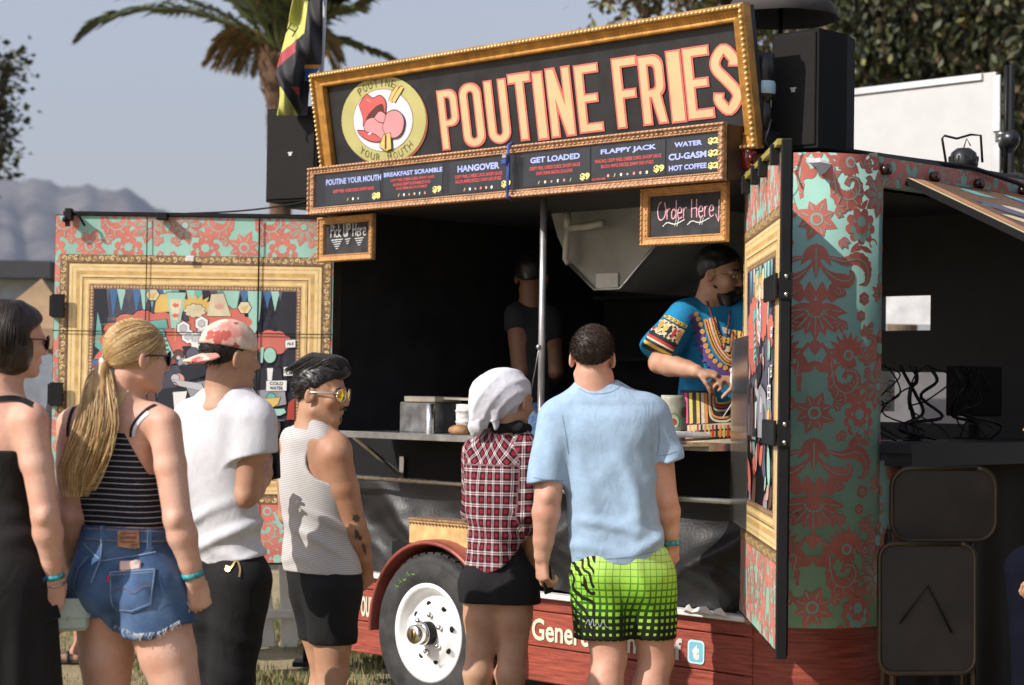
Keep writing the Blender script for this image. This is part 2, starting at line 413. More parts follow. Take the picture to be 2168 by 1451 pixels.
# ------------------------------------------------------------------ damask print
def damask_motif():
    """one cell: star flower at (0,0), period 1 x 1; list of (polygon, layer, colour) for u>=0 and mirrored"""
    E = []
    def sym(P, l, c):
        E.append((P, l, c)); E.append(([(-x, y) for x, y in P][::-1], l, c))
    def one(P, l, c): E.append((P, l, c))
    for i in range(8): one(petal(0, 0, i*PI/4+PI/8, .118 if i % 2 else .10, .062, 8), 0, 'c')
    one(circle(0, 0, .035, 14), 1, 't'); one(circle(0, 0, .022, 12), 2, 'c')
    for i in range(8): one(ribbon([(0.045*math.cos(i*PI/4+PI/8), .045*math.sin(i*PI/4+PI/8)), (.085*math.cos(i*PI/4+PI/8), .085*math.sin(i*PI/4+PI/8))], .006), 1, 't')
    # paisley curl
    sp = smooth_path([(.03, .36), (.075, .30), (.085, .22), (.105, .135), (.165, .10), (.222, .135), (.225, .20), (.175, .215), (.155, .18)], 44)
    t = np.linspace(0, 1, 44); wd = .018+.088*np.exp(-((t-.52)/.21)**2); wd = wd*(1+.16*np.sin(t*2*PI*17)*(t < .85)); wd[-6:] = np.linspace(wd[-6], .03, 6)
    sym(ribbon(sp, wd), 0, 'c'); sym(ribbon(sp[8:40]+np.array([.004, .004]), .006), 1, 't')
    for i in range(12, 36, 3):
        d = sp[i+1]-sp[i-1]; d /= np.linalg.norm(d); n = np.array([d[1], -d[0]]); sym(ribbon([sp[i], sp[i]+n*wd[i]*.36+d*.012], .005), 2, 't')
    # carnation
    sym(lobed(.25, -.03, .098, 9, .24, 5, .2), 0, 'c')
    for r_, l in ((.068, 1), (.05, 2), (.03, 3)): sym(lobed(.25, -.045+.02*(l-1), r_, 7, .25, 5), l, 't' if l % 2 else 'c')
    sym(petal(.25, .06, PI*.72, .07, .03), 0, 'c'); sym(petal(.25, .06, PI*.28, .07, .03), 0, 'c')
    # big blossom
    for i in range(9):
        a = PI*2*i/9+.3; sym(petal(.385, .14, a, .128, .075, 8), 0, 'c')
    sym(circle(.385, .14, .075, 14), 1, 'c')
    for i in range(9):
        a = PI*2*i/9+.3
        for k in (-.22, 0, .22): sym(ribbon([(.385+.03*math.cos(a+k), .14+.03*math.sin(a+k)), (.385+.095*math.cos(a+k*.6), .14+.095*math.sin(a+k*.6))], .0045), 2, 't')
    sym(circle(.385, .14, .022, 10), 3, 't')
    # scrolling leaf stems
    s1 = smooth_path([(.012, -.20), (.08, -.20), (.15, -.215), (.235, -.20), (.295, -.245), (.29, -.32), (.24, -.335)], 40); t = np.linspace(0, 1, 40)
    wd = .014+.06*np.exp(-((t-.55)/.25)**2); wd *= 1+.3*np.sin(t*2*PI*9)**2-.15; wd[-5:] *= np.linspace(1, .4, 5)
    sym(ribbon(s1, wd), 0, 'c'); sym(ribbon(s1[5:36], .006), 1, 't')
    s2 = smooth_path([(.01, -.22), (.06, -.275), (.115, -.31), (.175, -.315), (.2, -.28), (.18, -.262)], 30); t = np.linspace(0, 1, 30)
    wd = .012+.062*np.exp(-((t-.5)/.25)**2); wd *= 1+.25*np.sin(t*2*PI*8)**2-.1
    sym(ribbon(s2, wd), 0, 'c'); sym(ribbon(s2[5:26], .006), 1, 't')
    for a in (-.9, -.35, .25): sym(petal(.16+.1*abs(a), -.165-.03*a, .6+a, .085, .03), 0, 'c')
    # pendant bell and lotus
    one(petal(0, -.12, -PI/2, .19, .05, 9), 0, 'c'); sym(petal(0.012, -.13, -PI/2+.55, .13, .042), 0, 'c'); one(ribbon([(0, -.15), (0, -.29)], .006), 1, 't')
    for k in (-.5, -.17, .17, .5): one(petal(k*.16, -.43, PI/2-k*.35, .11, .062), 0, 'c')
    for i, a in enumerate(np.linspace(-1.45, 1.45, 9)):
        L_ = .17-.02*(i % 2); one(petal(0, -.46, -PI/2+a, L_, .07, 9), 0, 'c'); one(ribbon([(.05*math.sin(a), -.46-.05*math.cos(a)), ((L_-.03)*math.sin(a), -.46-(L_-.03)*math.cos(a))], .006), 1, 't')
    one(lobed(0, -.47, .06, 8, .25, 5), 2, 'c')
    for i in range(7):
        a = -PI/2+(i-3)*.42; one(circle(.045*math.cos(a), -.462+.045*math.sin(a), .008, 8), 3, 't')
    one(petal(0, -.62, -PI/2, .085, .06), 0, 'c'); one(petal(0, -.60, PI/2, .03, .04), 0, 'c')
    for c, r_ in (((.275, -.405), .036), ((.255, -.495), .03), ((.33, -.54), .018)):
        sym(lobed(c[0], c[1], r_, 6, .18, 4), 0, 'c'); sym(circle(c[0], c[1], r_*.42, 8), 1, 't'); sym(circle(c[0], c[1], r_*.25, 8), 2, 'c')
    # chrysanthemum spray
    for i in range(9):
        a = PI*.12+i*.36; sym(petal(.18, -.70, a, .125, .036), 0, 'c')
    for i in range(7):
        a = PI*1.15+i*.30; sym(petal(.18, -.70, a, .08, .04), 0, 'c')
    sym(circle(.18, -.70, .03, 10), 1, 't'); sym(circle(.18, -.70, .018, 8), 2, 'c')
    for a, L_ in ((.5, .09), (2.3, .08), (1.4, .10)): sym(petal(.05, -.79, a, L_, .045), 0, 'c')
    for i in range(8):
        a = 2*PI*i/8; sym(petal(.40, -.66, a, .105, .07), 0, 'c'); sym(ribbon([(.40+.03*math.cos(a), -.66+.03*math.sin(a)), (.40+.08*math.cos(a), -.66+.08*math.sin(a))], .005), 1, 't')
    sym(circle(.40, -.66, .03, 10), 2, 't')
    for cx, cy, a0, n, L_ in ((.43, -.17, .6, 5, .085), (.40, -.38, 2.6, 5, .08), (.14, -.52, 4.4, 4, .075), (.29, -.60, 1.2, 5, .075), (.27, .27, 1.0, 5, .08), (.46, -.55, .2, 5, .07), (.10, .06, -.4, 3, .06), (.33, -.78, 4.0, 4, .07), (.14, -.40, 1.9, 3, .06), (.455, .02, 2.2, 4, .06), (.13, -.10, -.9, 3, .06), (.22, -.88, 1.4, 4, .07)):
        for i in range(n):
            a = a0+(i-(n-1)/2)*.62; sym(petal(cx, cy, a, L_*(1-.12*abs(i-(n-1)/2)), .036, 7), 0, 'c'); sym(ribbon([(cx+.015*math.cos(a), cy+.015*math.sin(a)), (cx+.05*math.cos(a), cy+.05*math.sin(a))], .004), 1, 't')
    for c, r0_, a0 in (((.33, -.12), .035, 0), ((.42, -.30), .04, 2), ((.09, -.36), .028, 1), ((.44, -.45), .03, 3)):
        th = np.linspace(0, 4.6, 20); rr = r0_*(1-th/7); sym(ribbon(np.stack([c[0]+rr*np.cos(th+a0), c[1]+rr*np.sin(th+a0)], 1), .009), 0, 'c')
    for c in ((.46, -.05), (.47, .33), (.12, .03), (.30, .30), (.46, -.86), (.33, -.85)): sym(lobed(c[0], c[1], .024, 5, .35, 4), 0, 'c'); sym(circle(c[0], c[1], .007, 6), 1, 't')
    return E
MOTIF = damask_motif(); PER = .755
def damask(art, u0, u1, v0, v1, su=0.0, sv=0.0, l0=1):
    """tile with a star flower at (su,sv)"""
    art.rect(u0, v0, u1, v1, M_TEAL, 0)
    for i in range(int((u0-su)/PER)-2, int((u1-su)/PER)+3):
        for j in range(int((v0-sv)/PER)-2, int((v1-sv)/PER)+3):
            for P, l, c in MOTIF:
                Q = [(su+(i+x)*PER, sv+(j+y)*PER) for x, y in P]; q = np.array(Q)
                if q[:, 0].max() < u0 or q[:, 0].min() > u1 or q[:, 1].max() < v0 or q[:, 1].min() > v1: continue
                art.poly(Q, M_CORAL if c == 'c' else M_TEAL, l0+l, clip=(u0, v0, u1, v1))

# ------------------------------------------------------------------ the food trailer
TR = empty('food_trailer', 'food trailer with open serving hatch, damask print corner and red plank skirt', 'food trailer', tuple(TW(0, 0, 0)), TROT)
XL, XR, ZB, ZT = -.93, 1.70, .555, 2.29
RC = .35; XE = XR+RC; YD = 2.0
M_PLANK = mat('red_plank', (.30, .055, .032), .55, var=.25, vscale=6, bump=.25, bscale=40)
n_, l_, b_ = nodes(M_PLANK)
tc = n_.new('ShaderNodeTexCoord'); mp = n_.new('ShaderNodeMapping'); mp.inputs['Scale'].default_value = (2.2, 2.2, 34); nz = n_.new('ShaderNodeTexNoise'); nz.inputs['Scale'].default_value = 3; nz.inputs['Detail'].default_value = 7; nz.inputs['Distortion'].default_value = .6
rp = n_.new('ShaderNodeValToRGB'); rp.color_ramp.elements[0].position = .3; rp.color_ramp.elements[1].position = .7; rp.color_ramp.elements[0].color = (.17, .028, .018, 1); rp.color_ramp.elements[1].color = (.40, .085, .05, 1)
l_.new(tc.outputs['Object'], mp.inputs[0]); l_.new(mp.outputs[0], nz.inputs[0]); l_.new(nz.outputs['Fac'], rp.inputs[0]); l_.new(rp.outputs[0], b_.inputs['Base Color'])
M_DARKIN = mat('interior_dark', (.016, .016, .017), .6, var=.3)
def trailer():
    for x0, x1 in ((-.93, -.46), (.40, 1.72)):
        mb = MB(TM)
        for z0, z1 in ((.485, .542), (.332, .481), (.18, .328)):
            mb.box(((x0+x1)/2, .022, (z0+z1)/2), (x1-x0, .04, z1-z0), 0, bev=.004)
        mb.box(((x0+x1)/2, .06, .36), (x1-x0-.01, .03, .35), 1)
        sk = mb.build('skirt_board', [M_PLANK, M_BLKMAT], TR)
    mb = MB(TM)
    mb = MB(TM); mb.box((.39, .0, .556), (2.64, .07, .022), 0, bev=.003); mb.build('ledge', M_WHITE, TR)
    # lettering on the skirt
    a = Art(lambda u, v, h: TW(u, -h-.0005, v))
    cr = mat('letter_cream', (.62, .66, .50), .5, var=.06)
    a.text('OUR', -.645, .353, .092, .098, cr, 1, bold=.035)
    a.build('lettering', TR); a = Art(lambda u, v, h: TW(u, -h-.0005, v))
    a.text('Gener8dream', .507, .357, .64, .096, cr, 1, bold=.02)
    a.build('lettering', TR); a = Art(lambda u, v, h: TW(u, -h-.0005, v))
    a.text('f', 1.322, .358, .042, .088, mat('letter_pale', (.55, .52, .50), .5, var=.05), 1, bold=.03)
    bl = mat('icon_blue', (.18, .48, .60), .45, var=.05); pl = mat('icon_pale', (.50, .72, .78), .45, var=.05)
    a.build('lettering', TR); a = Art(lambda u, v, h: TW(u, -h-.0005, v))
    def rr(u0, v0, u1, v1, r):
        return [(x+r*math.cos(t), y+r*math.sin(t)) for (x, y), a0 in (((u1-r, v1-r), 0), ((u0+r, v1-r), PI/2), ((u0+r, v0+r), PI), ((u1-r, v0+r), 3*PI/2)) for t in np.linspace(a0, a0+PI/2, 6)]
    a.poly(rr(1.395, .352, 1.482, .447, .018), pl, 1); a.poly(rr(1.403, .36, 1.474, .439, .014), bl, 2)
    a.text('t', 1.42, .368, .036, .062, M_WHITE, 3, bold=.09)
    a.build('social_icon', TR)
    # wheel-side fender
    mb = MB(TM); r0, r1 = .365, .41
    V = []; F = []; n = 28
    for i in range(n+1):
        t = PI*(i/n)*1.04-.06; c, s = math.cos(t), math.sin(t)
        for rr_, y in ((.415, .02), (.415, -.165), (.411, -.180), (.402, -.188), (.392, -.180), (.388, .02)): V.append((.03+rr_*1.0*c, y, .352+rr_*s))
    F = [(i*6+j, i*6+j+1, (i+1)*6+j+1, (i+1)*6+j) for i in range(n) for j in range(5)]
    mb.add(V, F, 0, True)
    mb.build('fender', mat('fender_red', (.27, .06, .045), .38, var=.2, vscale=8, spec=.5), TR)
    mb = MB(TM); mb.box((0, .25, .46), (.95, .42, .52), 0); mb.build('wheel_arch', M_BLKMAT, TR)
    # chassis and far wheel boxes
    mb = MB(TM); mb.box((.4, 1.0, .32), (2.5, 1.8, .07)); mb.box((.4, .35, .25), (2.6, .08, .06)); mb.box((.03, 1.0, .345), (.08, 1.95, .05)); mb.build('chassis', M_BLKMAT, TR)
    for y in (-.145, 2.05):
        MW = TM @ np.array([[1, 0, 0, 0], [0, 0, 1 if y > 0 else -1, y], [0, 1, 0, .352], [0, 0, 0, 1.0]]) if False else None
        ax = frame((0, 0, 0), (1, 0, 0)); A = np.eye(4); A[:3, 0] = (1, 0, 0); A[:3, 1] = (0, 0, 1); A[:3, 2] = (0, -1, 0); A[:3, 3] = (.03, y, .352)
        if y > 1: A[:3, 2] = (0, 1, 0); A[:3, 0] = (-1, 0, 0)
        MWm = TM @ A
        wh = MB(MWm); R = .352
        pr = [(.215, -.20), (.27, -.205), (.32, -.195), (.338, -.17), (.349, -.12), (R, -.10), (R, -.006), (.348, .018), (.336, .034), (.322, .040), (.312, .0385), (.306, .041), (.27, .043), (.245, .041), (.238, .0375), (.226, .036), (.215, .028)]
        wh.lathe(pr, 56, 0)
        for j in range(44):       # tread blocks
            a0 = 2*PI*j/44
            for zz, ph in ((-.145, 0), (-.10, .5), (-.052, 0), (-.012, .5)):
                a1 = a0+ph*2*PI/44; c, s = math.cos(a1), math.sin(a1); BM_ = np.eye(4); BM_[:3, 0] = (c, s, 0); BM_[:3, 1] = (-s, c, 0); BM_[:3, 3] = (R*c, R*s, zz)
                wh.box((0, 0, 0), (.012, .036, .036), 0, BM_)
        tag_ = wh.build('wheel', [mat('tyre_rubber', (.032, .031, .030), .75, var=.35, vscale=14, bump=.15, bscale=60)], TR)
        rim = MB(MWm)
        rim.lathe([(.214, -.02), (.222, .030), (.222, .036), (.205, .037), (.196, .028), (.186, .004), (.172, -.012), (.156, -.016), (.148, -.012), (.120, .020), (.105, .026), (.06, .026), (0, .026)], 56, 0)
        ho = [(.128*math.cos(t), .128*math.sin(t)) for t in np.linspace(0, 2*PI, 9)[:-1]+.2]
        for (x, z) in ho:
            rim.ball((x, z, .0085), (.0155, .0155, .008), 12, 4, 1)
        rim.build('rim', [mat('rim_white', (.78, .78, .78), .35, var=.05), M_BLKMAT], tag_)
        hb = MB(MWm); hb.lathe([(.052, .02), (.052, .072), (.046, .085), (.0, .086)], 28, 0, ms=[0, 1, 1]); hb.lathe([(.043, .084), (.043, .120), (.038, .127), (0, .127)], 28, 1); hb.lathe([(.026, .127), (.026, .1285), (0, .1285)], 20, 2)
        hb.box((.0, .002, .129), (.010, .034, .002), 0)
        hb.build('hub_cap', [M_BLACK, mat('chrome', (.75, .75, .75), .15, 1.0, var=.03), mat('hub_brass', (.22, .15, .06), .4, .6)], tag_)
        for t in np.linspace(0, 2*PI, 7)[:-1]+.4:
            ln = MB(MWm); A2 = np.eye(4); A2[:3, 3] = (.083*math.cos(t), .083*math.sin(t), .02); ln.lathe([(.013, 0), (.013, .018), (.009, .026), (0, .028)], 8, 0, True, A2); ln.build('lug_nut', MATS['chrome'], tag_)
        if y < 0:
            cm = Art(lambda u, v, h: (MWm @ np.array([u, v, .0425+h, 1]))[:3]); gm = mat('chalk_green', (.12, .36, .06), .9, var=.4, vscale=60)
            for k, (r_, t0) in enumerate(((.283, 2.05), (.283, 2.16), (.283, 2.28), (.283, 1.93), (.283, 2.4))):
                c0 = np.array([r_*math.cos(t0), r_*math.sin(t0)]); tn = np.array([-math.sin(t0), math.cos(t0)]); rd = np.array([math.cos(t0), math.sin(t0)])
                cm.line([c0-tn*.009-rd*.011, c0+tn*.003+rd*.012*(-1)**k, c0+tn*.010-rd*.004], .0045, gm, 1)
            cm.build('chalk_mark', tag_)
    # body shell: floor, roof, inner walls
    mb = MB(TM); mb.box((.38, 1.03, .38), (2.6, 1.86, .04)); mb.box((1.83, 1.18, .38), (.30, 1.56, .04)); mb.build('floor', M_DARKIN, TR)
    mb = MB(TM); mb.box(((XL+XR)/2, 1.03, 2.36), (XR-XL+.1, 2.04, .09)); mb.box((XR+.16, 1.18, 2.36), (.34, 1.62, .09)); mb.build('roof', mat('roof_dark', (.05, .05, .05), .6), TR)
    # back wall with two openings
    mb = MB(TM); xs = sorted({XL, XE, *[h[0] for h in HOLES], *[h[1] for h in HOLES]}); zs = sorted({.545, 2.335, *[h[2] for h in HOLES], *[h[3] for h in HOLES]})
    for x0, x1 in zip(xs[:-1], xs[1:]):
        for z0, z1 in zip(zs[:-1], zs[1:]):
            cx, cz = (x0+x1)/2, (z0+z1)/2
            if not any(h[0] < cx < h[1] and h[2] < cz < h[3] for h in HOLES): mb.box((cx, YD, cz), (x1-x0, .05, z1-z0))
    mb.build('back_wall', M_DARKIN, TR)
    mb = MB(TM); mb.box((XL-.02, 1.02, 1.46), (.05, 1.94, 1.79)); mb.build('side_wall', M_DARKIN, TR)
    # header above the hatch and dark skin behind the menu
    mb = MB(TM); mb.box(((XL+XR)/2, .03, 2.375), (XR-XL, .05, .17)); mb.box((.43, -.075, 2.292), (2.5, .2, .02)); mb.box((1.68, .03, 1.45), (.03, .06, 1.7)); mb.box((XL+.0, .03, 1.42), (.045, .06, 1.74)); mb.build('hatch_frame', mat('brown_black', (.03, .022, .017), .55, var=.3), TR)
    # panel under the counter
    mb = MB(TM); mb.box((.38, .09, 1.1), (2.56, .02, .24)); mb.build('apron_panel', M_BLKMAT, TR)
    # black vinyl skirt, rippled
    nx, nz = 170, 60; V = []
    for j in range(nz+1):
        for i in range(nx+1):
            x = XL+.03+(XR-XL-.05)*i/nx; t = j/nz; z = 1.0-(1.0-.572)*t
            d = .030*math.sin(x*4.1+2.9*t+.4)*(.3+t)+.022*math.sin((x*.7-t*.6)*11+.6)*math.sin(t*PI)+.010*math.sin((x+.9*t)*17+2*math.sin(3*t+x))*t+.004*math.sin(41*x+7*math.sin(5*t))*t
            for xc, k, wd, am in ((.55, -.55, .07, .030), (-.35, .5, .06, .028), (1.5, -.8, .09, .05), (1.05, .3, .05, .02), (-.75, .7, .05, .02)):
                d += am*math.exp(-((x-xc-k*(t-.5))/wd)**2)*math.sin(t*PI)**.7
            V.append(TW(x, .055-d*.9, z))
    F = [(j*(nx+1)+i, (j+1)*(nx+1)+i, (j+1)*(nx+1)+i+1, j*(nx+1)+i+1) for j in range(nz) for i in range(nx)]
    mesh_obj('vinyl_skirt', V, F, mat('black_vinyl', (.010, .010, .011), .48, var=.25, vscale=7, bump=.2, bscale=70, spec=.5), TR, smooth=True)
    mb = MB(TM); mb.tube([(XL+.05, -.035, 1.017), (1.66, -.035, 1.013)], .0125, 10); mb.build('rail', M_STEEL, TR)
    mb = MB(TM); mb.tube([(.585, -.045, 1.03), (.585, -.045, 2.285)], .0155, 12); mb.ball((.585, -.064, 1.63), .012, 8, 5); mb.tube([(.585, -.062, 1.625), (.50, -.02, 1.44)], .0022, 5); mb.build('support_pole', mat('pole_steel', (.42, .42, .42), .35, .8), TR)
    # counter
    mb = MB(TM); mb.box((.53, -.10, 1.236), (2.14, .40, .008), 0); mb.box((.53, -.302, 1.229), (2.14, .006, .030), 0, bev=.002); mb.box((.53, -.02, 1.222), (2.14, .22, .02), 0); mb.build('counter', mat('counter_steel', (.44, .43, .42), .24, .9, var=.2, vscale=12), TR)
    for x in (-.44,):
        mb = MB(TM); mb.tube([(x, -.25, 1.225), (x, .06, 1.03)], .011, 8); mb.box((x, .065, 1.06), (.03, .01, .12)); mb.build('counter_bracket', M_STEEL, TR)
    # interior work surfaces
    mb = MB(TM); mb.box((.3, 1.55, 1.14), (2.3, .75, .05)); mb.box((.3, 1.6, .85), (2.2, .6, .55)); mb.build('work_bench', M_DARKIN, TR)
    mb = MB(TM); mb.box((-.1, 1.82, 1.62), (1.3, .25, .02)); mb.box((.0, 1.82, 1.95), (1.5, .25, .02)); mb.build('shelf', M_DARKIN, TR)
    # range hood seen through the hatch
    pts = [side(u, v, .82) for u, v in ((1158, 418), (1440, 402), (1404, 500), (1312, 612), (1258, 614), (1206, 560), (1180, 500))]
    mb = MB(TM); mb.prism([(p[0], p[2]) for p in pts], .82, 1.75, 0)
    q = [side(u, v, .81) for u, v in ((1170, 555), (1206, 560), (1258, 613), (1312, 611), (1404, 500))]
    hood = mb.build('range_hood', mat('hood_grey', (.38, .375, .36), .4, .2, var=.25, vscale=3), TR)
    mb = MB(TM); mb.tube([(q[1][0], .812, q[1][2]), (q[2][0], .812, q[2][2]), (q[3][0], .812, q[3][2]), (q[4][0], .812, q[4][2])], .008, 6); mb.build('hood_edge', M_ALU, hood)
    a = side(1262, 580, .81); b = side(1308, 612, .81); mb = MB(TM); mb.box(((a[0]+b[0])/2, .812, (a[2]+b[2])/2), (abs(b[0]-a[0]), .006, abs(a[2]-b[2]))); mb.build('hood_label', M_WHITE, hood)
    pp = [side(u, v, .74) for u, v in ((1278, 472), (1240, 480), (1203, 483), (1199, 510), (1197, 548), (1203, 558))]
    mb = MB(TM); mb.tube([(p[0], .74, p[2]) for p in pp[:3]], .017, 10); mb.tube([(p[0], .74, p[2]) for p in pp[2:]], .015, 10); mb.tube([(pp[2][0], .74, pp[2][2]), (pp[2][0]-.01, .74, 2.3)], .02, 10); mb.build('pipe', mat('pipe_white', (.6, .58, .52), .4), TR)
# bright slot in the back wall, and a lower opening added for brightness
HOLES = []
for q in ((1870, 628, 1976, 656), (1852, 788, 2052, 898)):
    a, b = side(q[0], q[1], YD), side(q[2], q[3], YD); HOLES.append((a[0], b[0], b[2]-(.10 if q[1] < 700 else 0), a[2]))
trailer()

def corner():
    def fn(u, v, h):
        # u runs along the side from x=XR, round the arc, then along the end wall
        L = RC*PI/2
        if u <= 0: return TW(XR+u, -h, v)
        if u <= L:
            p = u/RC; return TW(XR+(RC+h)*math.sin(p), RC-(RC+h)*math.cos(p), v)
        return TW(XE+h, RC+u-L, v)
    a = Art(fn); L = RC*PI/2; z0, z1 = .535, 2.385
    V = []; F = []
    us = np.concatenate([[-.012], np.linspace(0, L, 25), [L+.03]])
    for u in us: V += [fn(u, z0, 0), fn(u, z1, 0)]
    n = len(us); F = [(2*i, 2*i+2, 2*i+3, 2*i+1) for i in range(n-1)]
    # inner face gives it thickness
    b = len(V)
    for u in us: V += [fn(u, z0, -.03), fn(u, z1, -.03)]
    F += [(b+2*i+2, b+2*i, b+2*i+1, b+2*i+3) for i in range(n-1)] + [(2*i+1, 2*i+3, b+2*i+3, b+2*i+1) for i in range(n-1)] + [(2*i+2, 2*i, b+2*i, b+2*i+2) for i in range(n-1)]
    F += [(2*n-2, b+2*n-2, b+2*n-1, 2*n-1), (0, 1, b+1, b)]
    sm = [i < n-1 for i in range(len(F))]
    c = mesh_obj('corner_panel', V, F, M_TEAL, TR, smooth=np.array(sm))
    su, sv = .265, 2.125
    for i in range(-2, 3):
        for j in range(-4, 3):
            for P, l, cc in MOTIF:
                Q = [(su+(i+x)*PER, sv+(j+y)*PER) for x, y in P]; q = np.array(Q)
                if q[:, 0].max() < -.012 or q[:, 0].min() > L+.03 or q[:, 1].max() < z0 or q[:, 1].min() > z1: continue
                # cut long pieces so they follow the curve
                for k in range(-2, 14):
                    a.poly(Q, M_CORAL if cc == 'c' else M_TEAL, 1+l, clip=(max(-.012, k*.05), z0, min(L+.03, k*.05+.05), z1), jit=False) if q[:, 0].max() > k*.05 and q[:, 0].min() < k*.05+.05 else None
    a.build('damask_print', c)
    # end wall: header band, sill wall, far jamb
    e = MB(TM); y0 = RC+.03
    zt = lambda y: 2.385
    e.box((XE-.02, (y0+2.0)/2, (2.27+2.385)/2), (.04, 2.0-y0, .115)); e.box((XE-.02, (y0+2.0)/2, .86), (.04, 2.0-y0, .65)); e.box((XE-.02, 1.96, 1.75), (.04, .08, 1.05))
    ew = e.build('end_wall', M_TEAL, TR)
    a = Art(lambda u, v, h: TW(XE+h, y0+u, v))
    for (v0, v1) in ((2.27, 2.385), (.535, 1.185)):
        for i in range(-1, 4):
            for j in range(-4, 3):
                for P, l, cc in MOTIF:
                    if l > 1: continue
                    Q = [(.2+(i+x)*PER, sv+(j+y)*PER) for x, y in P]; a.poly(Q, M_CORAL if cc == 'c' else M_TEAL, 1+l, clip=(0, v0, 2.0-y0, v1))
    a.build('damask_print', ew)
    for y in (.38, .72, 1.05, 1.4): mb = MB(TM); mb.tube([(XE-.005, y, 2.335), (XE+.03, y, 2.335)], .022, 12); mb.build('marker_lamp', mat('lamp_dark', (.03, .012, .01), .25), TR)
    # red skirt round the corner, in shade
    V = []; us2 = np.linspace(-.02, L+1.6, 40)
    for u in us2: V += [fn(u, .18, -.01), fn(u, .533, -.01)]
    mesh_obj('end_skirt', V, [(2*i, 2*i+2, 2*i+3, 2*i+1) for i in range(39)], M_PLANK, TR, smooth=True)
    # awning flap over the end window
    M2 = TM.copy(); fl = MB(TM); y0, y1 = .50, 2.3; dx, dz = .86, -.40
    V = [(XE+.02, y0, 2.285), (XE+.02, y1, 2.285), (XE+.02+dx, y1, 2.285+dz), (XE+.02+dx, y0, 2.285+dz)]
    V2 = [(x+.012, y, z+.026) for x, y, z in V]; fl.add(V+V2, [(0, 1, 2, 3), (7, 6, 5, 4), (0, 3, 7, 4), (1, 5, 6, 2), (3, 2, 6, 7), (0, 4, 5, 1)])
    aw = fl.build('awning_flap', M_BLKMAT, TR)
    n = np.array([.40, 0, .86]); n /= np.linalg.norm(n); ex = np.array([dx, 0, dz]); L2 = np.linalg.norm(ex); ex /= L2
    a = Art(lambda u, v, h: TW(*(np.array([XE+.032, y0, 2.311])+np.array([0, 1, 0])*u+ex*v+n*h)))
    a.rect(0, 0, 1.8, L2, M_GOLDD, 0); a.rect(0, 0, .035, L2, M_GOLDL, 1); a.rect(.035, 0, .055, L2, M_BRONZE, 1); a.rect(.055, 0, .12, L2, mat('mural_orange', (.55, .25, .09), .5), 1)
    cols = [mat('mural_teal', (.16, .42, .38), .5), mat('mural_slate', (.10, .10, .14), .5), mat('mural_blue', (.06, .16, .34), .5), mat('mural_cream', (.72, .62, .42), .5), mat('mural_grey', (.30, .30, .33), .5)]
    for k in range(40):
        u = random.uniform(.13, 1.6); v = random.uniform(.0, .7); l = random.uniform(.1, .4); a.poly(petal(u, v, random.uniform(.2, .9), l, l*.35), cols[k % 5], 2+k % 3)
    a.build('mural', aw)
    nx, nz = 60, 10; V = []
    for j in range(nz+1):
        for i in range(nx+1): y = .47+1.5*i/nx; t = j/nz; V.append(TW(XE+.022+.012*math.sin(y*31+2*math.sin(y*7))*(.2+t), y, 1.186-(1.186-.16)*t))
    mesh_obj('end_drape', V, [(j*(nx+1)+i, (j+1)*(nx+1)+i, (j+1)*(nx+1)+i+1, j*(nx+1)+i+1) for j in range(nz) for i in range(nx)], mat('drape_brown', (.028, .021, .016), .85, var=.2), TR, smooth=True)
    for x, sx in ((1.50, .07), (1.585, .05), (1.43, .03)):
        mb = MB(TM); mb.add([(x-sx, -.037, .560), (x+sx, -.037, .557), (x+sx*.4, -.052, .595), (x-sx*.3, -.045, .585), (x, -.06, .572)], [(0, 4, 3), (4, 2, 3), (4, 1, 2), (0, 1, 4)], 0); mb.build('torn_wrap', M_WHITE, TR)
    # end counter with clutter
    mb = MB(TM); mb.box((XE-.08, 1.2, 1.235), (.42, 1.6, .04)); mb.box((XE-.02, 1.2, 1.19), (.30, 1.58, .05)); mb.build('end_counter', mat('end_counter_grey', (.045, .043, .047), .6), TR)
corner()

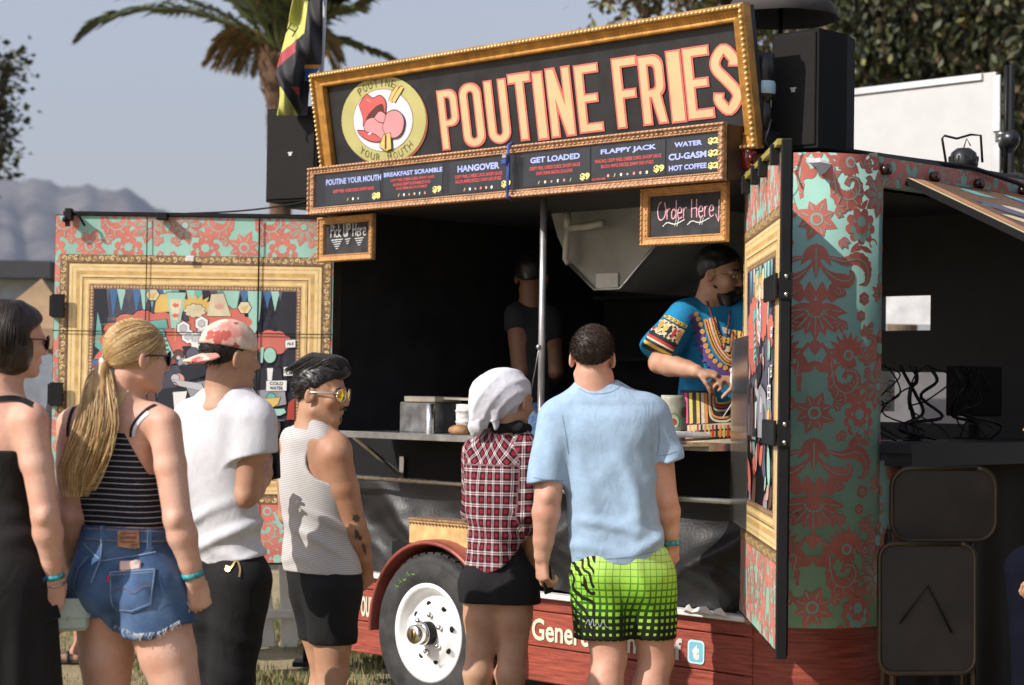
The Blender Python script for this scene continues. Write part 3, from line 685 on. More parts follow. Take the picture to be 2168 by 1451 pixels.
# ------------------------------------------------------------------ hatch doors
DW, DZ0, DZ1 = 1.365, .575, 2.268
MURALC = None
def mural(a, x0, y0, x1, y1, L=6):
    """an invented tavern cartoon; unit box mapped to the rectangle"""
    Wd, Hd = x1-x0, y1-y0
    c = {k: mat('mural_'+k, v, .5, var=.06) for k, v in dict(slate=(.115, .105, .13), night=(.018, .02, .03), coral=(.62, .16, .12), teal=(.16, .42, .38), mint=(.34, .60, .50), blue=(.06, .16, .34), cream=(.72, .62, .42), gold=(.70, .47, .13), grey=(.30, .30, .33), lgrey=(.52, .52, .54), white=(.80, .80, .78), red=(.42, .05, .035), brown=(.13, .06, .045), peach=(.66, .36, .28), stripe=(.045, .16, .17)).items()}
    ink = M_BLACK
    def P(pts, k, l, o=0.0):
        Q = [(x0+x*Wd, y0+y*Hd) for x, y in pts]
        if o: 
            q = np.array(Q); ctr = q.mean(0); d = q-ctr; n = np.linalg.norm(d, axis=1)[:, None]+1e-9; a.poly([tuple(p) for p in q+d/n*o], ink, L+l-1, clip=(x0, y0, x1, y1))
        a.poly(Q, c[k] if isinstance(k, str) else k, L+l, clip=(x0, y0, x1, y1))
    def E(cx, cy, r, k, l, ry=None, o=.003): P(circle(cx, cy, r, 20, ry if ry else r*Wd/Hd), k, l, o)
    a.rect(x0, y0, x1, y1, c['slate'], L)
    # curtain drips along the top
    for i in range(26):
        u = .02+i*.038; d = .10+.12*abs(math.sin(i*2.3)); k = ('night', 'blue', 'teal', 'slate', 'mint')[(i*3+i//4) % 5]
        P([(u-.02, 1), (u+.025, 1), (u+.012, 1-d*.5), (u+.002, 1-d)], k, 1)
    P([(0, 1), (.06, 1), (.07, .80), (.05, .55), (0, .45)], 'night', 2); P([(.93, 1), (1, 1), (1, .3), (.95, .5), (.90, .75)], 'night', 2)
    P([(.02, .82), (.04, .7), (.05, .5), (.01, .55)], 'teal', 3); P([(.76, 1), (.83, 1), (.82, .78), (.79, .60), (.77, .66)], 'mint', 3); P([(.64, 1), (.72, 1), (.70, .80), (.67, .72)], 'mint', 2)
    P(lobed(.27, .60, .24, 13, .12, 4, sx=1), 'coral', 3, .004); P(lobed(.62, .72, .17, 11, .12, 4), 'coral', 3, .004); P(lobed(.88, .60, .10, 9, .12, 4), 'coral', 3, .004)
    P([(.0, .42), (.05, .62), (.12, .68), (.08, .45)], 'coral', 2)
    # hanging lamps
    P([(.36, .98), (.455, .98), (.425, .70), (.385, .70)], 'mint', 5, .004); P([(.375, .93), (.44, .93), (.418, .76), (.392, .76)], 'cream', 6)
    for y in (.88, .80): P(lobed(.405, y, .018, 5, .4, 4), 'coral', 7)
    P([(.403, .70), (.408, .70), (.407, .60), (.403, .60)], 'gold', 5)
    P([(.31, .96), (.36, .97), (.375, .83), (.30, .82)], 'gold', 4, .004); P([(.58, .97), (.64, .98), (.68, .80), (.56, .80)], 'cream', 5, .004); P(lobed(.62, .875, .025, 6, .3, 4), 'peach', 6)
    for x, y in ((.29, .96), (.745, .87)): P(circle(x, y, .034, 6, .05), 'cream', 5, .004); P([(x-.02, y), (x+.02, y+.02), (x, y-.04)], 'gold', 6)
    for i in range(11):
        t = PI*.05+i*PI*.9/10; P(petal(.50, .84, t, .13, .035), 'gold', 4)
    P(lobed(.50, .84, .055, 9, .2, 4), 'cream', 5, .003)
    for x, y, k in ((.445, .70, 'white'), (.47, .64, 'white'), (.505, .62, 'white'), (.545, .66, 'lgrey'), (.535, .74, 'white')): P(circle(x, y, .035, 6, .058, .5, .5+2*PI), k, 6, .004); P(circle(x, y, .018, 6, .03, .5, .5+2*PI), 'lgrey', 7, .002)
    P([(.485, .60), (.53, .60), (.525, .50), (.49, .50)], 'white', 6, .004)
    # crowd: striped musician, heads, diners in dinner jackets
    E(.335, .66, .022, 'teal', 7); P([(.31, .62), (.36, .63), (.40, .49), (.36, .42), (.30, .45)], 'mint', 6, .004)
    for i in range(5): P([(.305+i*.008, .60-i*.035), (.365+i*.006, .61-i*.035), (.367+i*.006, .595-i*.035), (.305+i*.008, .585-i*.035)], 'stripe', 7)
    P([(.25, .68), (.37, .70), (.36, .77), (.27, .75)], 'teal', 5, .004)
    for i in range(12):
        x = .40+.024*i; y = .46+.035*math.sin(i*2.1); E(x, y, .026, ('slate', 'brown', 'grey', 'peach')[i % 4], 4+i % 3); E(x, y-.02, .010, ('red', 'lgrey', 'brown')[i % 3], 7+i % 2, o=0)
    P([(.44, .56), (.60, .58), (.61, .49), (.46, .46)], 'night', 5); E(.495, .50, .033, 'slate', 8); P([(.43, .41), (.62, .44), (.60, .36), (.46, .28)], 'night', 8, .003)
    E(.425, .30, .03, 'peach', 8); E(.41, .31, .02, 'lgrey', 9)
    P([(.34, .22), (.56, .26), (.50, .15), (.44, .0), (.30, .0)], 'night', 9, .003); P([(.40, .20), (.47, .21), (.45, .05), (.41, .05)], 'white', 10, .003)
    P([(.46, .26), (.60, .31), (.78, .26), (.86, .12), (.84, .0), (.52, .0), (.50, .12)], 'grey', 11, .005); P([(.40, .30), (.54, .27), (.56, .21), (.43, .25)], 'lgrey', 12, .004); E(.63, .19, .035, 'lgrey', 12)
    for k in range(3): P([(.70+.03*k, .20-.02*k), (.74+.03*k, .19-.02*k), (.72+.03*k, .02), (.69+.03*k, .02)], 'slate', 12)
    E(.875, .50, .03, 'mint', 8, .06); P([(.83, .40), (.93, .40), (.95, .24), (.82, .22)], 'night', 8, .003); P([(.862, .40), (.892, .40), (.885, .28), (.867, .28)], 'white', 9); P([(.83, .56), (.845, .56), (.84, .44), (.828, .44)], 'mint', 9)
    P([(.78, .22), (.95, .24), (.96, .12), (.80, .06)], 'grey', 9, .004); E(.885, .17, .022, 'teal', 10)
    E(.02, .30, .05, 'lgrey', 8); P([(.0, .22), (.07, .24), (.06, .05), (0, .0)], 'teal', 7, .003); E(.02, .40, .028, 'red', 7); P([(.0, .44), (.05, .45), (.08, .41), (.0, .40)], 'blue', 8); P([(.08, .28), (.2, .33), (.24, .1), (.1, .05)], 'night', 6); E(.16, .38, .03, 'peach', 7)
    P([(.11, .18), (.2, .2), (.21, .0), (.1, .0)], 'slate', 8, .003); P([(.21, .28), (.30, .30), (.33, .0), (.2, .0)], 'brown', 7, .003)
    # red horned reveller, fish, tap, signs
    E(.93, -.12, .05, 'red', 12, .09); P([(.90, -.03), (.885, .06), (.92, -.01)], 'red', 12); P([(.965, -.02), (.985, .06), (.975, -.04)], 'red', 12); P([(.97, .13), (1.0, .17), (1.0, -.1), (.985, -.25), (.96, -.08)], 'red', 11); 
    P(lobed(.90, -.22, .09, 7, .1, 4), 'peach', 11, .004); E(.91, -.10, .008, 'gold', 13); E(.95, -.10, .008, 'gold', 13); P([(.93, -.20), (1.0, -.18), (1.0, -.38), (.94, -.38)], 'mint', 12, .004)
    P([(.84, .075), (.95, .085), (.96, .055), (.93, .03), (.86, .03)], 'mint', 12, .003); P([(.85, .16), (.93, .17), (.92, .12), (.88, .08), (.85, .11)], 'gold', 12, .003)
    for (x, y, w_, h_, ts) in ((.86, .22, .10, .085, ('COLD', 'WATER')), (.80, -.08, .085, .085, ('DRINK', 'FOR')), (.945, .34, .06, .075, ('DRINK', 'UP')), (.95, .56, .05, .065, ('ALE',))):
        P([(x, y), (x+w_, y+.006), (x+w_, y+h_), (x, y+h_-.006)], 'white', 13, .003)
        for i, t_ in enumerate(ts):
            hh = h_*.30*Hd; a.text(t_, x0+(x+w_*.5)*Wd, y0+(y+h_*(.70-.42*i) if len(ts) > 1 else y+h_*.5)*Hd, w_*.66*Wd, hh, ink, L+14, bold=.03, center=True)
    # lower half, mostly behind the queue
    P([(0, -.25), (1, -.25), (1, -1), (0, -1)], 'brown', 4); P([(.1, -.1), (.6, -.05), (.8, -.5), (.2, -.6)], 'grey', 5, .005); P(lobed(.4, -.3, .16, 9, .2, 4), 'teal', 6, .004)
def door(name, W0, udir, ndir, wid, mural_flip=False, label=None):
    """W0: world point at (u=0,z=0); door face spans u 0..wid; normal ndir"""
    W0 = np.array(W0); ud = np.array(udir, float); nd = np.array(ndir, float)
    fn = lambda u, v, h: W0 + ud*u + EZ*v + nd*h
    M = np.eye(4); M[:3, 0] = ud; M[:3, 1] = -nd; M[:3, 2] = EZ; M[:3, 3] = W0
    if np.linalg.det(M[:3, :3]) < 0: raise ValueError(name)
    mb = MB(M); mb.box((wid/2, .016, (DZ0+DZ1)/2), (wid, .030, DZ1-DZ0), 0)
    d = mb.build(name, [M_BLKMAT], TR)
    a = Art(fn); damask(a, .002, wid-.002, DZ0+.01, DZ1-.004, .17 if not mural_flip else .2, 2.118, 1); a.build('damask_print', d)
    # printed gilt frame
    fo = dict(u0=.028, u1=wid-.012, v0=.872, v1=2.075)
    a = Art(fn); L = 6
    a.rect(fo['u0'], fo['v0'], fo['u1'], fo['v1'], M_BRONZE, L)
    ins = 0.0
    FS = .8
    for wd_, m_ in ((.046, M_BRONZE), (.012, M_GOLDD), (.016, M_GOLDL), (.006, M_GOLD), (.020, M_GOLDL), (.024, M_GOLD), (.014, M_GOLDL), (.006, M_GOLDD), (.012, M_GOLD), (.018, M_GOLDL), (.008, M_GOLD), (.028, M_BRONZE)):
        wd_ *= FS
        a.ring(fo['u0']+ins, fo['v0']+ins, fo['u1']-ins, fo['v1']-ins, wd_, m_, L+1); 
        if m_ is M_BRONZE:          # scrollwork or beads
            st = .030 if wd_ > .03 else .016; r_ = .014 if wd_ > .03 else .0062
            per = []
            u0, v0, u1, v1 = fo['u0']+ins+wd_/2, fo['v0']+ins+wd_/2, fo['u1']-ins-wd_/2, fo['v1']-ins-wd_/2
            per += [(u, v) for v in (v0, v1) for u in np.arange(u0, u1, st)] + [(u, v) for u in (u0, u1) for v in np.arange(v0, v1, st)]
            for k, (u, v) in enumerate(per):
                if wd_ > .03:
                    th = np.linspace(0, 4.5, 9)+k; rr = r_*(1-th*0+(-.12)*(th-k)); a.poly(ribbon(np.stack([u+rr*np.cos(th), v+rr*np.sin(th)], 1), .0055), M_GOLDL if k % 2 else M_GOLD, L+2)
                    a.poly(circle(u, v, .004, 6), M_GOLDL, L+3)
                else: a.poly(circle(u, v, r_, 7), M_BEADP, L+2); a.poly(circle(u+.0015, v+.002, r_*.45, 5), M_GOLDL, L+3)
        ins += wd_
    a.build('gilt_frame', d)
    a = Art(fn); x0, x1, y1 = fo['u0']+ins, fo['u1']-ins, fo['v1']-ins; y0 = fo['v0']+ins
    mural(a, x0, y0+(y1-y0)*.28, x1, y1)
    if True:
        b = Art(fn); b.rect(x0, y0, x1, y0+(y1-y0)*.28-.001, M_BLACK, 6)
        cs = [MATS['mural_'+k] for k in ('brown', 'grey', 'teal', 'coral', 'red', 'slate', 'peach', 'mint')]
        for k in range(26):
            u = random.uniform(x0, x1); v = random.uniform(y0, y0+(y1-y0)*.28); l = random.uniform(.06, .2); q = petal(u, v, random.uniform(0, 6), l, l*.5)
            b.poly([(u+(x-u)*1.06, v+(y-v)*1.06) for x, y in q], M_BLACK, 7+2*(k % 4), clip=(x0, y0, x1, y0+(y1-y0)*.28-.001)); b.poly(q, cs[k % 8], 8+2*(k % 4), clip=(x0, y0, x1, y0+(y1-y0)*.28-.001))
        b.build('mural', d)
    a.build('mural', d)
    return d, fn, fo, M
HL = TW(XL, -.02, 0) + np.array([.038, 0, 0])
DL, fnL, foL, ML = door('hatch_door', HL - np.array([DW, 0, 0]), (1, 0, 0), (0, -1, 0), DW); DL['label'] = 'hatch door folded open to the left, its gilt mural facing the queue'
def door_left_fittings():
    for u in (.452, 1.0):
        mb = MB(ML); mb.box((u, -.016, (DZ0+DZ1)/2), (.0045 if u < .9 else .008, .002, DZ1-DZ0), 0); mb.build('seam', M_BLACK, DL)
    mb = MB(ML); mb.box((DW/2, -.016, 1.70), (DW, .002, .0045), 0); mb.build('seam', M_BLACK, DL)
    mb = MB(ML); mb.box((DW/2, .012, DZ1+.008), (DW-.08, .05, .018), 0); mb.build('top_rail', M_BLACK, DL)
    for v in (1.82, 1.39):
        mb = MB(ML); mb.box((.028, -.034, v), (.065, .010, .115), 0, bev=.003); mb.box((-.008, .0, v), (.012, .07, .10), 0); mb.build('hinge', M_BLACK, DL)
    mb = MB(ML); mb.box((.075, -.04, 2.265), (.035, .05, .06), 0, bev=.004); mb.tube([(.08, -.05, 2.29), (.12, -.06, 2.27), (.155, -.05, 2.21)], .006, 6); mb.ball((.06, -.06, 2.24), .015); mb.box((.07, -.05, 2.225), (.02, .02, .035), 0); mb.build('latch', M_BLACK, DL)
    mb = MB(ML); mb.box((.53, -.04, 2.262), (.055, .05, .034), 0, bev=.004); mb.build('latch', M_BLACK, DL)
    mb = MB(ML); mb.box((.665, -.024, 2.06), (.04, .006, .028), 0, bev=.004); mb.build('tape', M_WHITE, DL)
    mb = MB(ML); mb.tube([(1.34, -.03, 2.27), (1.345, -.04, 2.22), (1.35, -.03, 2.18)], .007, 6); mb.build('hook', M_BLACK, DL)
door_left_fittings()
RDW = 1.285
HR = np.array([.918, 7.845, 0]); HRn = np.array([.896, 7.845-RDW, 0]); _ud = (HR-HRn)/np.linalg.norm(HR-HRn)
# left face of the near-edge-on door: u runs from the near edge to the hinge when seen from its left
DR, fnR, foR, MR = door('hatch_door', HR, -_ud, np.array([-_ud[1], _ud[0], 0]), RDW, True); DR['label'] = 'hatch door swung out toward the camera, seen almost edge on'
def door_right_fittings():
    mb = MB(MR); mb.box((RDW+.0, .008, (DZ0+DZ1)/2+.005), (.03, .036, DZ1-DZ0+.03), 0, bev=.003); mb.build('edge_post', M_BLACK, DR)
    for v in (1.80, 1.31):
        mb = MB(MR); mb.box((RDW-.16, -.022, v), (.34, .012, .085), 0, bev=.003); mb.box((RDW+.018, .008, v), (.008, .044, .088), 0)
        for dz in (-.03, .03): mb.ball((RDW+.024, .010, v+dz), (.004, .008, .008), 8, 4, 1)
        mb.build('hinge', [M_BLACK, M_STEEL], DR)
    mb = MB(MR); mb.box((RDW/2, -.016, 1.27), (RDW, .002, .005), 0); mb.build('seam', M_BLACK, DR)
    mb = MB(MR); mb.box((RDW/2, .0, DZ1+.012), (RDW, .045, .02), 0); mb.build('top_rail', mat('yellow_trim', (.34, .30, .05), .4), DR)
    for u in (.2, .55, .8, 1.18): 
        mb = MB(MR); mb.box((u, -.02, DZ1-.02), (.03, .03, .07), 0, bev=.003); mb.build('latch', M_BLACK, DR)
    mb = MB(MR); mb.box((.42, -.055, 1.30), (.62, .003, .70), 0); mb.build('clear_panel', glassy('clear_plastic', .05, (.7, .68, .62)), DR)
door_right_fittings()
# ------------------------------------------------------------------ main sign
def onplane(u, v, P0, ud, vd):
    """pixel -> (a,b) on the plane P0 + a ud + b vd (unit vectors)"""
    n = np.cross(ud, vd); d = ray(u, v); k = ((P0-CAMP)@n)/(d@n); q = CAMP + d*k - P0
    return np.array([q@ud, q@vd])
def troot(name, label, cat, x, y, z, group=None): return empty(name, label, cat, tuple(TW(x, y, z)), TROT, group)
LET = mat('letter_peach', (.66, .44, .235), .5, var=.04); LETP = mat('letter_pink', (.60, .145, .115), .5, var=.05)
def carved_frame(name, fn3, u0, v0, u1, v1, w_, d, mats, parent, bead=None, bstep=.024, br=.009, bead2=None):
    """mitred moulding with a real profile; fn3(u,v,h) maps to world, h toward the viewer"""
    prof = [(0, 0), (0, d*.8), (.10, d), (.26, d), (.34, d*.72), (.50, d*.66), (.72, d*.5), (.84, d*.6), (.93, d*.55), (1, d*.2), (1, 0)]
    cs = [(u0, v0, 1, 1), (u1, v0, -1, 1), (u1, v1, -1, -1), (u0, v1, 1, -1)]; V = []; F = []; k = len(prof)
    for cu, cv, su, sv in cs:
        for t, h in prof: V.append(fn3(cu+su*t*w_, cv+sv*t*w_, h))
    for i in range(4):
        j = (i+1) % 4
        for q in range(k-1): F.append((i*k+q, j*k+q, j*k+q+1, i*k+q+1))
    f = mesh_obj(name, V, F, mats[0], parent)
    mb = MB()
    def run(off, step, r, hh, m, ball=True):
        a0, b0, a1, b1 = u0+off, v0+off, u1-off, v1-off
        pts = [(u, v, 0) for v in (b0, b1) for u in np.arange(a0, a1+1e-6, (a1-a0)/max(1, round((a1-a0)/step)))] + [(u, v, 1) for u in (a0, a1) for v in np.arange(b0, b1, (b1-b0)/max(1, round((b1-b0)/step)))[1:]]
        for u, v, o in pts:
            p = fn3(u, v, hh); ex = fn3(u+1, v, hh)-p; ey = fn3(u, v+1, hh)-p; ez = np.cross(ex, ey); M = np.eye(4); M[:3, 0] = ex; M[:3, 1] = ey; M[:3, 2] = ez; M[:3, 3] = p
            if ball: mb.ball((0, 0, 0), r, 7, 4, m, M)
            else: mb.ball((0, 0, 0), (r*1.25, r*.62, r*.7) if not o else (r*.62, r*1.25, r*.7), 6, 4, m, M)
    if bead: run(w_*.18, bstep, br, d, 0, bead == 'ball')
    if bead2: run(w_*.60, bstep*1.05, br*.8, d*.62, 0, False); run(w_*.88, bstep*.55, br*.42, d*.6, 0, True)
    if mb.V: mb.build('beading', mats[1], f)
    return f
def main_sign():
    x0, y0, z0, yt, z1, Wd = -.872, -.05, 2.40, -.150, 2.958, 2.665
    P0 = TW(x0, y0, z0); vd = TW(0, yt-y0, z1-z0)-ORG; Hh = np.linalg.norm(vd); vd = vd/Hh; ud = EX; nd = np.cross(ud, vd)
    if nd[1] > 0: nd = -nd
    fn = lambda u, v, h: P0+ud*u+vd*v+nd*h
    S = lambda u, v: onplane(u, v, P0, ud, vd)
    t = troot('shop_sign', 'big black sign with peach lettering and gilt beaded frame on the trailer roof', 'sign', x0, y0, z0)
    M = np.eye(4); M[:3, 0] = ud; M[:3, 1] = -nd; M[:3, 2] = vd; M[:3, 3] = P0
    mb = MB(M); mb.box((Wd/2, .02, Hh/2), (Wd-.02, .034, Hh-.02), 0); bd = mb.build('board', mat('sign_black', (.016, .015, .016), .5, var=.3), t)
    mb = MB(M)
    for u in (.25, 1.3, 2.4): mb.tube([(u, .04, .1), (u, .75, -.02)], .015, 6); mb.tube([(u, .04, Hh-.08), (u, .8, -.02)], .012, 6)
    mb.build('strut', M_BLACK, t)
    carved_frame('frame', fn, 0, 0, Wd, Hh, .072, .05, [M_FRAME, M_BEAD], t, 'ball', .0215, .0085)
    a = Art(fn); cr = LET; pk = LETP
    def rr(x0, y0, x1, y1, r, n=6):
        r = min(r, (x1-x0)/2, (y1-y0)/2); return [(cx+r*math.cos(q), cy+r*math.sin(q)) for cx, cy, a0 in ((x1-r, y1-r, 0), (x0+r, y1-r, PI/2), (x0+r, y0+r, PI), (x1-r, y0+r, 1.5*PI)) for q in np.linspace(a0, a0+PI/2, n)]
    def glyph(c, w, t, b):
        B = lambda x0, y0, x1, y1: ([(x0-b, y0-b), (x1+b, y0-b), (x1+b, y1+b), (x0-b, y1+b)], ())
        tb = t*.92
        if c == 'I': return [B(0, 0, t, 1)]
        if c == 'T': return [B(0, 1-tb, w, 1), B(w/2-t/2, 0, w/2+t/2, 1)]
        if c == 'E': return [B(0, 0, t, 1), B(0, 1-tb, w, 1), B(0, .5-tb*.46, w*.88, .5+tb*.46), B(0, 0, w, tb)]
        if c == 'F': return [B(0, 0, t, 1), B(0, 1-tb, w, 1), B(0, .48-tb*.46, w*.86, .48+tb*.46)]
        if c == 'O': return [(rr(-b, -b, w+b, 1+b, w*.5), (rr(t+b, tb+b, w-t-b, 1-tb-b, (w-2*t)*.5)[::-1],))]
        if c in 'PR':
            o = rr(-b, .40-b, w+b, 1+b, w*.44); o = [(-b, .40-b)]+[p for p in o if not (p[0] < w*.42 and True)]+[(-b, 1+b)]
            o = [(-b, .40-b)] + sorted([p for p in rr(-b, .40-b, w+b, 1+b, w*.44) if p[0] > w*.44], key=lambda p: p[1]) + [(-b, 1+b)]
            h = sorted([p for p in rr(t-.01, .40+tb*.8+b, w-t-b, 1-tb-b, (w-2*t)*.5) if p[0] > w*.42], key=lambda p: p[1])
            h = [(t+b, .40+tb*.8+b)] + h + [(t+b, 1-tb-b)]
            L = [(o, (h[::-1],)), B(0, 0, t, .42)]
            if c == 'R': L.append(([(w*.40-b, .47), (w*.78+b, .47), (w+b, -b), (w-t-b, -b)], ()))
            return L
        if c == 'U':
            o = [(-b, 1+b), (-b, w*.5)] + [(w/2-(w/2+b)*math.cos(q), w*.5-(w*.5+b)*math.sin(q)) for q in np.linspace(0, PI, 14)] + [(w+b, 1+b), (w-t-b, 1+b)]
            o += [(w/2+(w/2-t-b)*math.cos(q), w*.5-(w*.5-tb-b)*math.sin(q)) for q in np.linspace(0, PI, 12)] + [(t+b, 1+b)]
            return [(o, ())]
        if c == 'N': return [B(0, 0, t*.95, 1), B(w-t*.95, 0, w, 1), ([(-b, 1+b), (t+b*1.2, 1+b), (w+b, -b), (w-t-b*1.2, -b)], ())]
        if c == 'S':
            p = smooth_path([(w-t/2, .70), (w-t/2, .80), (w*.5, 1-tb/2), (t/2, .80), (t*.55, .66), (w*.5, .50), (w-t*.52, .32), (w-t/2, .20), (w*.5, tb/2), (t/2, .20), (t/2, .30)], 44)
            d0 = p[0]-p[1]; d0 /= np.linalg.norm(d0); d1 = p[-1]-p[-2]; d1 /= np.linalg.norm(d1); p[0] += d0*b; p[-1] += d1*b
            rb_ = ribbon(p, t+2*b); n_ = len(rb_)//2; R1, L1 = rb_[:n_], rb_[n_:][::-1]; return [([R1[i], R1[i+1], L1[i+1], L1[i]], ()) for i in range(n_-1)]
    lets = [('P', (929, 319), (933, 186), 989, .33), ('O', (989, 0), 0, 0, .345)]
    # per-letter placement: left pixel, right pixel at mid height, bottom and top pixel
    tab = [('P', 930, 975, 187, 319, .345), ('O', 976, 1026, 173, 314, .36), ('U', 1029, 1080, 166, 307, .36), ('T', 1080, 1132, 152, 300, .40), ('I', 1132, 1158, 150, 298, .19), ('N', 1160, 1216, 140, 292, .42), ('E', 1220, 1275, 133, 283, .36),
           ('F', 1300, 1357, 118, 273, .37), ('R', 1355, 1412, 114, 266, .40), ('I', 1415, 1450, 104, 262, .20), ('E', 1449, 1510, 96, 255, .37), ('S', 1507, 1571, 90, 247, .40)]
    for c, pl, pr, pt, pb, w in tab:
        pm = (pt+pb)/2; b0 = S((pl+pr)/2, pb); b1 = S((pl+pr)/2, pt); L = S(pl, pm)[0]; Rr = S(pr, pm)[0]
        bh = .009; ht = b1[1]-b0[1]-2*bh; wd = (Rr-L)-2*bh-.004; k = wd/w; tt = .31*w if c != 'I' else w
        sh = (b1[0]-b0[0])*0
        for b, m_, l in ((bh, pk, 1), (0, cr, 3)):
            for P, holes in glyph(c, w, tt, 0):
                pass
            gl = glyph(c, w, tt, 1e-9 if b == 0 else b/k)
            bb = 0 if b == 0 else b/k
            # same thickness border in both directions
            def mp(p):
                x, y = p; yy = y*ht
                if b: yy = (y if 0 <= y <= 1 else y)*ht; 
                return (L+bh+x*k + .012*yy*0, b0[1]+bh+yy)
            for P, holes in gl: a.poly([mp(p) for p in P], m_, l, holes=[[mp(p) for p in h] for h in holes], jit=len(gl) < 8)
    lt = a.build('lettering', t)
    # round emblem
    a = Art(fn); c0 = S(811, 255); rx = abs(S(901, 258)[0]-S(721, 258)[0])/2; ry = abs(S(811, 164)[1]-S(811, 352)[1])/2; ctr = c0
    E = lambda x, y, r, r2=None, n=40, a0=0, a1=2*PI: [(ctr[0]+rx*x+rx*r*math.cos(q), ctr[1]+ry*y+ry*(r2 or r)*math.sin(q)) for q in np.linspace(a0, a1, n, endpoint=False)]
    Q = lambda pts: [(ctr[0]+rx*x, ctr[1]+ry*y) for x, y in pts]
    ol = mat('emblem_olive', (.45, .42, .16), .5, var=.06); em_br = mat('emblem_brown', (.30, .10, .05), .5); ice = mat('emblem_ice', (.62, .68, .78), .5, var=.04); pnk = mat('emblem_pink', (.68, .28, .29), .5, var=.05); red = mat('emblem_red', (.56, .11, .10), .5, var=.06); fry = mat('emblem_fry', (.72, .48, .16), .5, var=.05); ink = mat('emblem_ink', (.09, .03, .025), .5)
    a.poly(E(.035, -.05, 1.0), em_br, 1); a.poly(E(0, 0, 1.0), ol, 2); a.poly(E(0, 0, .715), em_br, 3); a.poly(E(0, 0, .70), ice, 4)
    def ou(P, m_, l, o=.016):
        P = Q(P); q = np.array(P); c = q.mean(0); n = len(q); T = np.roll(q, -1, 0)-np.roll(q, 1, 0); N = np.stack([T[:, 1], -T[:, 0]], 1); N /= np.linalg.norm(N, axis=1)[:, None]+1e-9
        A = sum(q[i][0]*q[(i+1) % n][1]-q[(i+1) % n][0]*q[i][1] for i in range(n)); N *= 1 if A > 0 else -1
        a.poly([tuple(p) for p in q+N*o*rx], ink, l); a.poly(P, m_, l+1)
    sp = lambda pts, n=40: [tuple(p) for p in smooth_path(pts+[pts[0]], n)[:-1]]
    ou([(.30, .60), (.42, .72), (.47, .70), (.27, .38), (.20, .42)], fry, 5); ou([(.42, .60), (.53, .70), (.58, .66), (.34, .36), (.28, .42)], fry, 7)
    ou(sp([(-.50, .42), (-.30, .62), (-.16, .52), (.02, .56), (.13, .40), (.08, .10), (.04, -.05), (.0, .12), (-.06, .30), (-.26, .22), (-.36, .10), (-.46, -.08), (-.44, .12)], 52), red, 9)
    a.poly(Q(sp([(-.10, .34), (.06, .36), (.06, .08), (-.05, -.02), (-.22, -.04), (-.38, .02), (-.30, .18)], 30)), ink, 11)
    ou(sp([(-.62, -.16), (-.40, -.20), (-.22, -.24), (-.02, -.36), (-.12, -.46), (-.34, -.42), (-.52, -.30)], 36), red, 11)
    ou(sp([(-.44, -.10), (-.36, .04), (-.2, .08), (.0, .0), (.16, -.2), (.10, -.40), (-.02, -.44), (-.2, -.28), (-.4, -.2)], 40), pnk, 13); ou(sp([(-.16, .08), (-.02, .20), (.10, .12), (.08, -.04), (-.06, -.02)], 28), pnk, 15)
    ou(sp([(.08, -.02), (.16, .14), (.34, .18), (.48, .08), (.52, -.10), (.44, -.32), (.28, -.42), (.10, -.36), (.02, -.18)], 44), pnk, 17)
    ou([(.02, -.34), (.18, -.30), (.16, -.66), (.04, -.70), (-.10, -.60), (-.08, -.52)], fry, 19); a.line(Q([(.07, -.34), (.03, -.66)]), .006*2, ink, 21)
    a.line(Q([(-.36, -.27), (-.28, -.25)]), .008, M_WHITE, 13); a.line(Q([(-.30, .52), (-.22, .46)]), .007, pnk, 11)
    inkt = mat('emblem_text', (.12, .09, .03), .5)
    def arc(txt, a0, a1, r, up, h=.17):
        n = len(txt)
        for i, ch in enumerate(txt):
            if ch == ' ': continue
            q = a0+(a1-a0)*i/(n-1); x, y = r*math.cos(q), r*math.sin(q); rot = q-PI/2 if up else q+PI/2
            a.text(ch, ctr[0]+rx*x, ctr[1]+ry*y, rx*h*(.55 if ch != 'I' else .12), ry*h, inkt, 5, rot=rot, center=True, bold=-.005)
    arc('POUTINE', R_(122), R_(66), .85, True); arc('YOUR MOUTH', R_(228), R_(312), .85, False)
    a.build('emblem', t)
main_sign()

